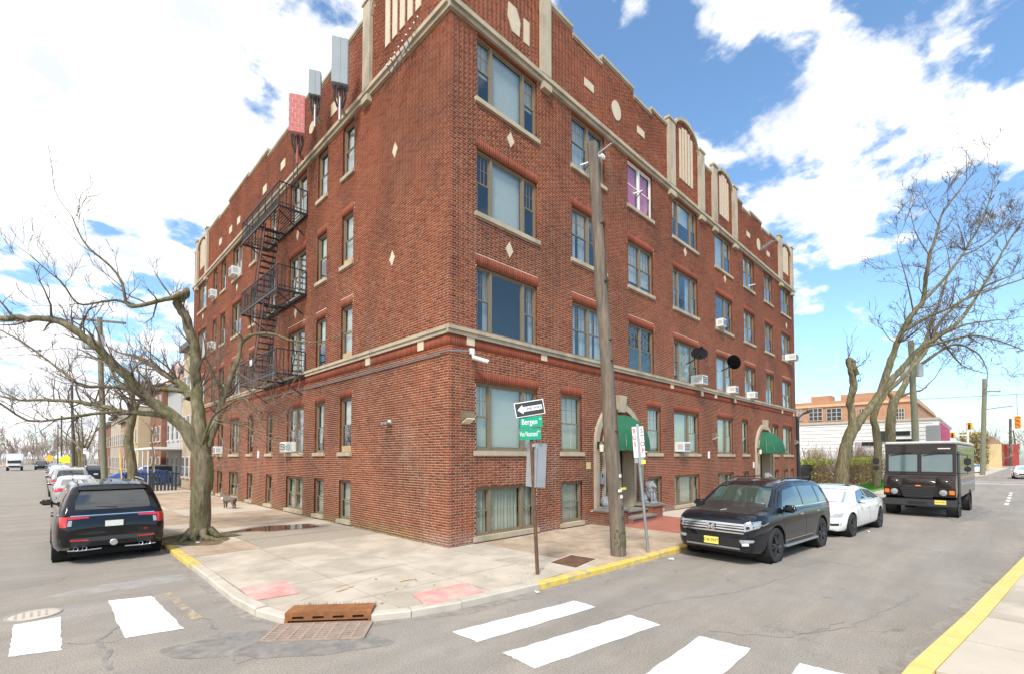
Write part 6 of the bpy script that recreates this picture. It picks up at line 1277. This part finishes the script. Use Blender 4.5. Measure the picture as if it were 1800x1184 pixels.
# ------------------------------------------------------------------ other poles
def hpole(px,ptop,xw,lab,mat,r=.14,px2=None):
    d_=ray(px,CHY); t=(xw-CAM.x)/d_.x; bs_=CAM+d_*t; bs_.z=0; dd=depth_of(bs_); tp_=atd(px2 or px,ptop,dd); return pole(lab,bs_,tp_,r*1.15,r*.85,mat),bs_,tp_,dd
t,bs_,tp_,dd=hpole(186,558,-4.4,'tall pole with wide crossarm and grey transformer on the left street',WOODG,.15,175); sc_=dd/CF; u=tp_-bs_
MB().bar(u+RT*(-50*sc_)+Vector((0,0,-.05)),u+RT*(46*sc_)+Vector((0,0,-.35)),.1,.12).build('crossarm',WOOD,t)
for k in (-40,-20,22,38): MB().lathe([(.04,0),(.05,.08),(.03,.14)],8,c=tuple(u+RT*(k*sc_)+Vector((0,0,.0-.003*k)))).build('insulator',PLAST,t)
c_=u+RT*(-10*sc_)+Vector((0,0,-(600-558)*sc_)); MB().lathe([(.001,-.45),(.28,-.45),(.30,-.3),(.30,.35),(.26,.45),(.1,.5)],18,c=tuple(c_+RT*-.3)).build('transformer',GREYM,t,smooth=40); MB().box(c_+RT*.55-Vector((.12,.12,.4)),c_+RT*.55+Vector((.12,.12,.35))).build('switch_box',GREYM,t)
MB().tube([u*.80,u*.83+RT*(-60*sc_),u*.815+RT*(-108*sc_)],[.03,.025,.02],6).build('lamp_arm',GREYM,t); MB().tube([u*.815+RT*(-106*sc_),u*.812+RT*(-122*sc_)],[.10,.05],8).build('lamp_head',GREYM,t)
gw=MB(); gw.tube([(.6,-3.,.0),(.45,-2.6,2.6)],.035,6); gw.build('guy_wire_guard',M('guard_yellow',(.75,.5,.05),.6),t)
for a in ((131,675,-4.5,'dark pole second along the left street',WOODD,.15,126),(109,730,-4.4,'grey pole third along the left street',WOODD,.16,108),(102,745,-4.3,'thin grey pole fourth along the left street',WOODD,.14,102)): hpole(*a)
t,bs_,tp_,dd=hpole(1612,598,42,'greenish wooden pole with grey transformer behind the truck',WOODG,.22,1601); u=tp_-bs_; sc_=dd/CF
for k in (-12,12): MB().lathe([(.001,-.5),(.3,-.5),(.32,.4),(.1,.5)],14,c=tuple(u+RT*(k*sc_)+Vector((0,0,-52*sc_)))).build('transformer',ALU,t,smooth=40)
def gpole(px,py,pxt,pyt,lab,mat,r): bs_=gp(px,py); dd=depth_of(bs_); tp_=atd(pxt,pyt,dd); return pole(lab,bs_,tp_,r*1.1,r*.9,mat),tp_-bs_,dd/CF
t,u,sc_=gpole(1727,835,1731,665,'pale wooden pole with short crossarm on the far corner',WOODG,.25); MB().bar(u*.87+RT*(0),u*.87+RT*(28*sc_),.12).build('crossarm',WOOD,t); MB().tube([u*.68,u*.70+RT*(22*sc_),u*.72+RT*(50*sc_)],.07,6).build('lamp_arm',GREYM,t)
gpole(1776,818,1776,735,'grey upright pole behind the approaching white sedan',WOODD,.3); gpole(1790,816,1781,755,'thin leaning dark pole at the far right edge',WOODD,.2)
t,u,sc_=gpole(1703,840,1700,745,'white traffic signal mast with amber heads behind the truck',FRAMEW,.13)
YEL=M('signal_yellow',(.80,.42,.02),.5,.08,4)
for (dx,f,s_) in ((4,.97,.62),(-26,.80,.5),(2,.62,.45)):
    p=u*f+RT*(dx*sc_); w_=.42*s_; hd=rbox(p+Vector((-w_,-w_,-.62*s_)),p+Vector((w_,w_,.62*s_)),.05).build('signal_head',YEL,t)
    for k,cc in ((.38,REDL),(0,DKPL),(-.38,DKPL)): MB().lathe([(.001,0),(.15*s_,0),(.17*s_,-.1)],12,'x',tuple(p+Vector((-w_-.01,0,k*s_)))).build('lens',cc,hd)
p=u*.97+RT*(4*sc_); MB().bar(u*.80,u*.80+RT*(-28*sc_),.1).build('signal_arm',FRAMEW,t)
dd=75; p=atd(1789,741,dd); t=thing('traffic_signal','yellow traffic signal hanging at the far right edge','traffic light',p); rbox((-.36,-.36,-1.0),(.36,.36,1.0),.08).build('signal_head',YEL,t); MB().tube([(0,0,1.1),(0,0,4.5)],.06,6).build('hanger',GREYM,t)
for k,cc in ((.62,AMB),(0,AMB),(-.62,AMB)): MB().lathe([(.001,0),(.24,0),(.27,-.16)],12,'x',(-.37,0,k)).build('lens',cc,t)
MB().tube([(-2,18,4.6),(0,0,4.45),(2,-24,5.0)],.04,5).build('span_wire',DKPL,t)
t,u,sc_=gpole(1689,845,1689,790,'short red and grey post beside the far pavement',GREYM,.08)
# yellow-green school crossing signs and small signs on the left street
for i,(px,py,dd,w_,lab) in enumerate(((116,806,62,1.0,'fluorescent yellow pentagon crossing sign on the left street'),(108,806,63,.6,'second fluorescent yellow sign half behind the first'),(87,804,95,1.2,'orange sign in the distance on the left street'))):
    c_=atd(px,py,dd); t=thing('warning_sign',lab,'sign',(c_.x,c_.y,0),YAW-PI/2); z=c_.z; MB().tube([(0,.05,0),(0,.05,z+.5)],.04,6).build('post',GREYM,t); MB().extrude([(-w_*.55,0,z-.5*w_),(w_*.55,0,z-.5*w_),(w_*.55,0,z+.2*w_),(0,0,z+.6*w_),(-w_*.55,0,z+.2*w_)],(0,.02,0)).build('plate',M('fluorescent_yellow',(.75,.85,.02),.5) if i<2 else YEL,t)
c_=atd(149,792,48); t=thing('parking_sign','small white parking sign on a grey post left street','sign',(c_.x,c_.y,0),YAW-PI/2); MB().tube([(0,.05,0),(0,.05,c_.z+.3)],.035,6).build('post',GREYM,t); MB().box((-.15,0,c_.z-.25),(.15,.02,c_.z+.28)).build('plate',SGW,t); MB().lathe([(.001,-.004),(.08,-.004),(.08,.0)],12,'y',(0,0,c_.z+.08)).build('symbol',M('sign_blue',(.02,.1,.45),.5),t)
# overhead wires
def wire(a,b,sag,lab): 
    m=MB(); a,b=Vector(a),Vector(b); m.tube([a.lerp(b,k/14)-Vector((0,0,sag*4*(k/14)*(1-k/14))) for k in range(15)],.012,4,False); tag(m.build('overhead_wire',DKPL),lab,'wire','overhead wires')
# ------------------------------------------------------------------ background on the right
OBR=M('orange_brick',(.42,.225,.13),.85,.18,1.5,.2,30,tint=(.40,.20,.12),tscale=.3); WPT=M('white_painted_wall',(.78,.78,.77),.8,.05,.7,.1,30); MAG=M('magenta_mural',(.45,.05,.14),.7,.25,.6)
def bldg(lab,x0,x1,y0,y1,z1,mat,name='building'):
    t=thing(name,lab,'building',((x0+x1)/2,(y0+y1)/2,0)); MB().box((x0,y0,-.1),(x1,y1,z1)).build('wall',mat,t,world=True); return t
def pin(px,py,x): d_=ray(px,py); return CAM+d_*((x-CAM.x)/d_.x)
# white commercial building at x=58
X_=58; a=pin(1405,742,X_); c_=pin(1650,742,X_); t=bldg('long white painted one storey commercial building behind the hedge',X_,X_+24,c_.y,a.y+8,pin(1520,742,X_).z,WPT)
z1=pin(1520,742,X_).z; m=MB(); m.box((X_-.12,c_.y-.1,z1),(X_+24,a.y+8,z1+.25)); m.build('coping',CONCW,t,world=True)
def panel(t,x,px0,py0,px1,py1,mat,name,dp=.05):
    p,q=pin(px0,py0,x),pin(px1,py1,x); MB().box((x-dp,p.y,p.z),(x+.02,q.y,max(q.z,.05))).build(name,mat,t,world=True)
panel(t,X_,1420,789,1448,815,CONCW,'shutter',.04); panel(t,X_,1503,776,1515,803,M('faded_poster',(.42,.36,.40),.7,.35,1.5),'poster',.05)
for px0,px1,py in ((1515,1545,776),(1545,1600,758),(1575,1605,771)): panel(t,X_,px0,py,px1,py+6,BLKT,'sign_band',.10)
panel(t,X_,1497,772,1499,805,BLKT,'downpipe',.12); panel(t,X_,1546,757,1557,775,GRYT,'awning_box',.2)
m=MB(); pp=pin(1642,755,X_); m.box((X_-.08,pp.y-.5,pp.z-1.4),(X_-.02,pp.y+.6,pp.z+.5)); m.build('sign_board',GREYM,t,world=True)
for k in range(9): py=745+k*6; p,q=pin(1408,py,X_),pin(1640,py,X_); MB().box((X_-.03,q.y,p.z-.02),(X_-.005,p.y,p.z+.02)).build('cladding_joint',CONCW,t,world=True)
Ym=c_.y-.02
for k in range(7): MB().box((X_+1.+k*2.3,Ym-.12,.6),(X_+3.1+k*2.3,Ym,z1-.3)).build('mural_panel',MAG,t,world=True)
# orange brick building further back
X_=84; a=pin(1398,705,X_); c_=pin(1606,690,X_); t=bldg('two storey orange brick building with stone cornice behind the white one',X_,X_+40,c_.y,a.y+14,pin(1560,697,X_).z,OBR); z1=pin(1560,697,X_).z
yA,yB=c_.y,a.y+14; MB().box((X_-.25,yB,z1-.9),(X_,yA-.25,z1-.5)).build('cornice',M('buff_stone',(.55,.36,.22),.8,.1,1),t,world=True); MB().box((X_,yA-.25,z1-.9),(X_+40,yA,z1-.5)).build('cornice',M('buff_stone',(.55,.36,.22),.8,.1,1),t,world=True)
DKW=M('dark_old_window',(.05,.055,.06),.3,.4,2)
def win2(t,x0,y0,y1,z0,z1,nx,nz,axis='x'):
    m=MB(); 
    if axis=='x': m.box((x0-.06,y0,z0),(x0+.1,y1,z1))
    else: m.box((y0,x0-.06,z0),(y1,x0+.1,z1))
    w=m.build('window',DKW,t,world=True); g=MB()
    for k in range(nx+1):
        y=y0+(y1-y0)*k/nx; g.box((x0-.14,y-.06,z0),(x0-.05,y+.06,z1)) if axis=='x' else g.box((y-.06,x0-.14,z0),(y+.06,x0-.05,z1))
    for k in range(nz+1):
        z=z0+(z1-z0)*k/nz; g.box((x0-.15,y0,z-.05),(x0-.05,y1,z+.05)) if axis=='x' else g.box((y0,x0-.15,z-.05),(y1,x0-.05,z+.05))
    g.build('muntins',M('grey_muntin',(.38,.34,.31),.7),w,world=True)
for px0,px1 in ((1402,1410),(1422,1446),(1453,1480),(1510,1524),(1575,1590)): p,q=pin(px0,718,X_),pin(px1,738,X_); win2(t,X_,q.y,p.y,q.z,p.z,3,3)
for px0,px1 in ((1624,1631),(1633,1639),(1641,1647),(1648,1653),(1655,1659)):
    d0_,d1_=ray(px0,712),ray(px1,712); x0=CAM.x+d0_.x*(yA-CAM.y)/d0_.y if abs(d0_.y)>1e-4 else 0; x1=CAM.x+d1_.x*(yA-CAM.y)/d1_.y
    if x0>X_ and x1>x0: win2(t,yA,x0,min(x1,X_+39),z1-7.2,z1-2.8,2,4,'y')
MB().box((X_+6,a.y-4.,z1),(X_+9,a.y-1.,z1+1.6)).build('chimney',OBR,t,world=True); MB().box((X_,c_.y+1,z1),(X_+.5,c_.y+9,z1+.9)).build('parapet_pediment',OBR,t,world=True)
TH_=atd(1742,803,100); RB_=atd(1771,803,130); bldg('low red building far away at right',RB_.x,RB_.x+12,RB_.y-2.2,RB_.y+2.2,6,M('far_red_wall',(.35,.06,.05),.8,.15,.5)); t=bldg('small tan gabled house far right behind the yellow bush',TH_.x,TH_.x+9,TH_.y-1.6,TH_.y+1.6,5.2,M('tan_siding',(.58,.45,.24),.8,.1,.6))
MB().extrude([(TH_.x,TH_.y-1.9,5.2),(TH_.x,TH_.y+1.9,5.2),(TH_.x,TH_.y,7)],(9,0,0)).build('roof',M('brown_shingle',(.3,.2,.13),.9,.2,1),t,world=True)
# hedge
def leafmass(name,lab,cat,boxes,n,mats,seed,lf=.10,stems=True,parentlab=None,dense=1.):
    r=random.Random(seed); x0=sum((b[0]+b[1])/2 for b in boxes)/len(boxes); t=thing(name,lab,cat,(boxes[0][0],boxes[0][2],0)); mbs=[MB() for _ in mats]; tw=MB()
    for b in boxes:
        for i in range(n):
            x,y,z=r.uniform(b[0],b[1]),r.uniform(b[2],b[3]),r.uniform(b[4],b[5]); e=noise.noise(Vector((x*.8,y*.8,z*.8)))
            if e<-.18: continue
            c_=Vector((x,y,z+e*.15)); k=0 if (z>b[5]-.6+.5*e) else 1
            if r.random()<.15: k=1-k
            u=Vector((r.gauss(0,1),r.gauss(0,1),r.gauss(0,1))).normalized()*lf*r.uniform(.5,1.3); v=u.orthogonal().normalized()*lf*.45; mbs[min(k,len(mats)-1)].add([c_-u,c_+v,c_+u,c_-v],[(0,1,2,3)])
        for i in range(n//70):
            x,y=r.uniform(b[0],b[1]),r.uniform(b[2],b[3]); grow(tw,Vector((x,y,0)),Vector((r.gauss(0,.25),r.gauss(0,.25),1)),b[5]*1.0,.02,1,r,.5,(3,5),.6,.008)
    for k,m in enumerate(mbs):
        if m.v: m.build('foliage',mats[k],t,world=True,fixn=False,kind='stuff')
    if tw.v: tw.build('stems',TWIG if not parentlab else parentlab,t,world=True,fixn=False)
    return t
_q=atd(1713,803,80); BSH=(_q.x-2,_q.x+2,_q.y-1.7,_q.y+1.7,1.2,6.6); HG=M('spring_leaf',(.30,.40,.03),.8,.35,3); HB=M('brown_hedge_twig',(.20,.115,.06),.9,.4,3); HB2=M('hedge_stem',(.17,.11,.07),.9,.3,4)
leafmass('hedge','brown leafless hedge with bright green top left of the leaning tree','hedge',[(33.5,41,-.4,1.2,.1,2.2)],11000,[HG,HB],3,.07,parentlab=HB2); leafmass('hedge','tall hedge with yellow green crown right of the leaning tree','hedge',[(39.5,46,-2.1,-.5,.1,2.3),(47,52,-2.4,-.2,.2,2.5)],7500,[HG,HB],4,.07,parentlab=HB2)
leafmass('shrub','straw coloured bush growing in front of the white building','shrub',[(44,47,3.5,6,1.,3.6)],1500,[M('straw_leaf',(.42,.30,.12),.9,.3,4)],6,.05,parentlab=HB2); leafmass('blossoming_shrub','pale yellow flowering bush by the far corner','shrub',[BSH],3000,[M('yellow_blossom',(.42,.36,.13),.9,.3,1),M('olive_leaf',(.28,.24,.10),.9,.3,1)],7,.22,parentlab=HB2); leafmass('shrub','yellow green bush at the far right edge',"shrub",[(110,124,-23,-19,.2,4.2)],1800,[HG],8,.25,parentlab=HB2)
gr=MB()
for i in range(5000):
    x,y=rnd.uniform(29,52),rnd.uniform(-3.9,-2.2); dx,dy=rnd.uniform(-.05,.05),rnd.uniform(-.05,.05); gr.add([(x,y,.12),(x+.03,y+.02,.12),(x+dx,y+dy,.12+rnd.uniform(.08,.2))],[(0,1,2)])
sheet('grass_verge',[(29,-4.1),(52,-4.6),(52,-2.),(29,-2.)],SWZ+.012,GRASSM); gr.build('verge_grass',M('bright_grass',(.08,.36,.02),.9,.3,2),None,kind='stuff',fixn=False)
# iron fence and downpipe at the end of the block
t=thing('iron_fence','black iron fence and gate post at the end of the brick block','fence',(30.4,.2,0)); MB().box((30.35,-.1,0),(30.75,.25,2.0)).build('gate_post',IRON,t,world=True); MB().box((30.9,-.05,1.62),(35,.0,1.68)).build('rail',IRON,t,world=True); MB().box((30.9,-.05,.3),(35,.0,.36)).build('rail',IRON,t,world=True)
for k in range(28): MB().box((30.9+k*.15,-.04,.13),(30.925+k*.15,-.015,1.8)).build('picket',IRON,t,world=True)
tag(MB().tube([(30.35,-.05,.1),(30.35,-.05,5.2)],.11,10).build('downpipe',IRON),'black downpipe at the far end of the long brick front','pipe')
t=thing('gooseneck_lamp','dark curved lamp arm at the far building corner','lamp',(30.3,0,5.3)); MB().tube([(30.2,-.05,5.0),(30.5,-.35,5.35),(30.9,-.6,5.55)],[.05,.06,.12],8).build('arm',IRON,t,world=True)
# ------------------------------------------------------------------ background on the left
BEI=M('beige_stone',(.44,.35,.24),.85,.15,2,.3,30); BEI2=M('buff_siding',(.44,.38,.30),.85,.1,1); GRYS=M('grey_siding',(.36,.36,.36),.8,.08,1); BRNB=M('brown_brick',(.22,.10,.06),.85,.2,2,.2,40); YELB=M('yellow_siding',(.46,.36,.23),.8,.08,1); REDB=M('dull_red_wall',(.42,.24,.18),.8,.12,1)
def row(lab,y0,y1,x0,z1,mat,nwin,seed,door=True,roofm=ROOFM):
    t=thing('row_house',lab,'house',(x0,y0,0)); MB().box((x0,y0+.01,-.1),(x0+11,y1-.01,z1)).build('wall',mat,t,world=True); MB().box((x0-.35,y0+.02,z1-.25),(x0+11.1,y1-.02,z1+.15)).build('cornice',roofm,t,world=True)
    fl=max(1,int(z1/3)); w=(y1-y0)/nwin
    for f in range(fl):
        for k in range(nwin):
            y=y0+w*(k+.5); z=.9+f*3.0; wn=MB().box((x0-.05,y-.45,z),(x0+.05,y+.45,z+1.5)).build('window',FRAMEW,t,world=True); MB().box((x0-.07,y-.38,z+.06),(x0-.04,y+.38,z+.72)).build('pane',DKW,wn,world=True); MB().box((x0-.07,y-.38,z+.78),(x0-.04,y+.38,z+1.44)).build('pane',DKW,wn,world=True); MB().box((x0-.12,y-.55,z-.1),(x0+.02,y+.55,z)).build('sill',CONCW,wn,world=True)
    return t
t=row('beige stone fronted house next to the brick block',29.3,33.6,.3,10.5,BEI,3,1); row('white sided row house with bay beyond the beige house',33.8,39.5,1.2,9.8,BEI2,3,2); t=row('grey gabled row house behind the porch canopy',39.7,46,1.2,8.8,GRYS,3,3)
MB().extrude([(1.0,39.8,8.95),(1.0,45.9,8.95),(1.0,42.85,10.8)],(11,0,0)).build('gable',REDB,t,world=True)
t=thing('porch_canopy','long white metal porch canopy on thin posts along the row houses','canopy',(.0,34,0)); MB().box((-1.4,34.0,2.95),(1.15,45.8,3.12)).build('canopy_roof',FRAMEW,t,world=True)
for k in range(5): MB().tube([(-1.3,34.3+k*2.8,0.1),(-1.3,34.3+k*2.8,2.95)],.05,6).build('post',FRAMEW,t,world=True)
row('brown brick row house in the middle of the left street',46.2,53,.8,9.3,BRNB,3,4); row('cream sided house farther along the left street',53.2,60,-.2,7.6,YELB,3,5); row('dull red house farther along the left street',60.2,69,-.2,6.8,REDB,4,6); row('buff apartment house deep in the left street',69.2,82,-.2,8.,BEI2,5,7); row('brown brick apartment house deepest in the left street',82.2,105,-.2,7.5,BRNB,6,8)
t=thing('iron_gate','dark blue iron gate beside the beige stone house','gate',(-1.3,29.2,0)); 
for k in range(12): MB().box((-3.0+k*.2,29.4,.13),(-2.87+k*.2,29.43,1.35)).build('board',M('dark_blue_metal',(.03,.045,.07),.5,.1,3),t,world=True)
MB().box((-3.1,29.43,1.2),(-.5,29.47,1.27)).build('rail',IRON,t,world=True)
t=thing('picket_fence','black iron picket fence in front of the porch canopy','fence',(-3,33,0))
for k in range(34): MB().box((-2.6,33+k*.28,.13),(-2.57,33.03+k*.28,1.15)).build('picket',IRON,t,world=True)
MB().box((-2.6,33,1.05),(-2.57,42.4,1.1)).build('rail',IRON,t,world=True)
# reddish brush and low wall on the far left
tag(MB().box((-22,45,0),(-21.6,200,1.2)).build('low_wall',M('terracotta_wall',(.45,.20,.12),.85,.15,1)),'low terracotta wall along the far left side of the street','wall')
br=MB(); r=random.Random(2)
for i in range(420): x,y=r.uniform(-40,-22.5),r.uniform(50,190); grow(br,Vector((x,y,0)),Vector((r.gauss(0,.3),r.gauss(0,.3),1)),r.uniform(2.5,5),.04,2,r,.4,(3,5),.6,.022)
br=br.build('brush',M('reddish_brush',(.36,.17,.12),.9,.25,.4),None,kind='stuff',fixn=False); br['label']='reddish leafless brush massed behind the terracotta wall at far left'
fw=MB(); r=random.Random(12)
for i in range(240): x,y=r.uniform(-60,10),r.uniform(200,260); grow(fw,Vector((x,y,0)),Vector((r.gauss(0,.25),r.gauss(0,.25),1)),r.uniform(4,9),.10,2,r,.4,(3,5),.6,.05)
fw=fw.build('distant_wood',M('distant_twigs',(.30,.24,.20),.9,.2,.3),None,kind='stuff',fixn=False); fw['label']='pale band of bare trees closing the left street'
fw=MB()
for i in range(160): x,y=r.uniform(170,230),r.uniform(-60,60); grow(fw,Vector((x,y,0)),Vector((r.gauss(0,.25),r.gauss(0,.25),1)),r.uniform(4,8),.10,2,r,.4,(3,5),.6,.05)
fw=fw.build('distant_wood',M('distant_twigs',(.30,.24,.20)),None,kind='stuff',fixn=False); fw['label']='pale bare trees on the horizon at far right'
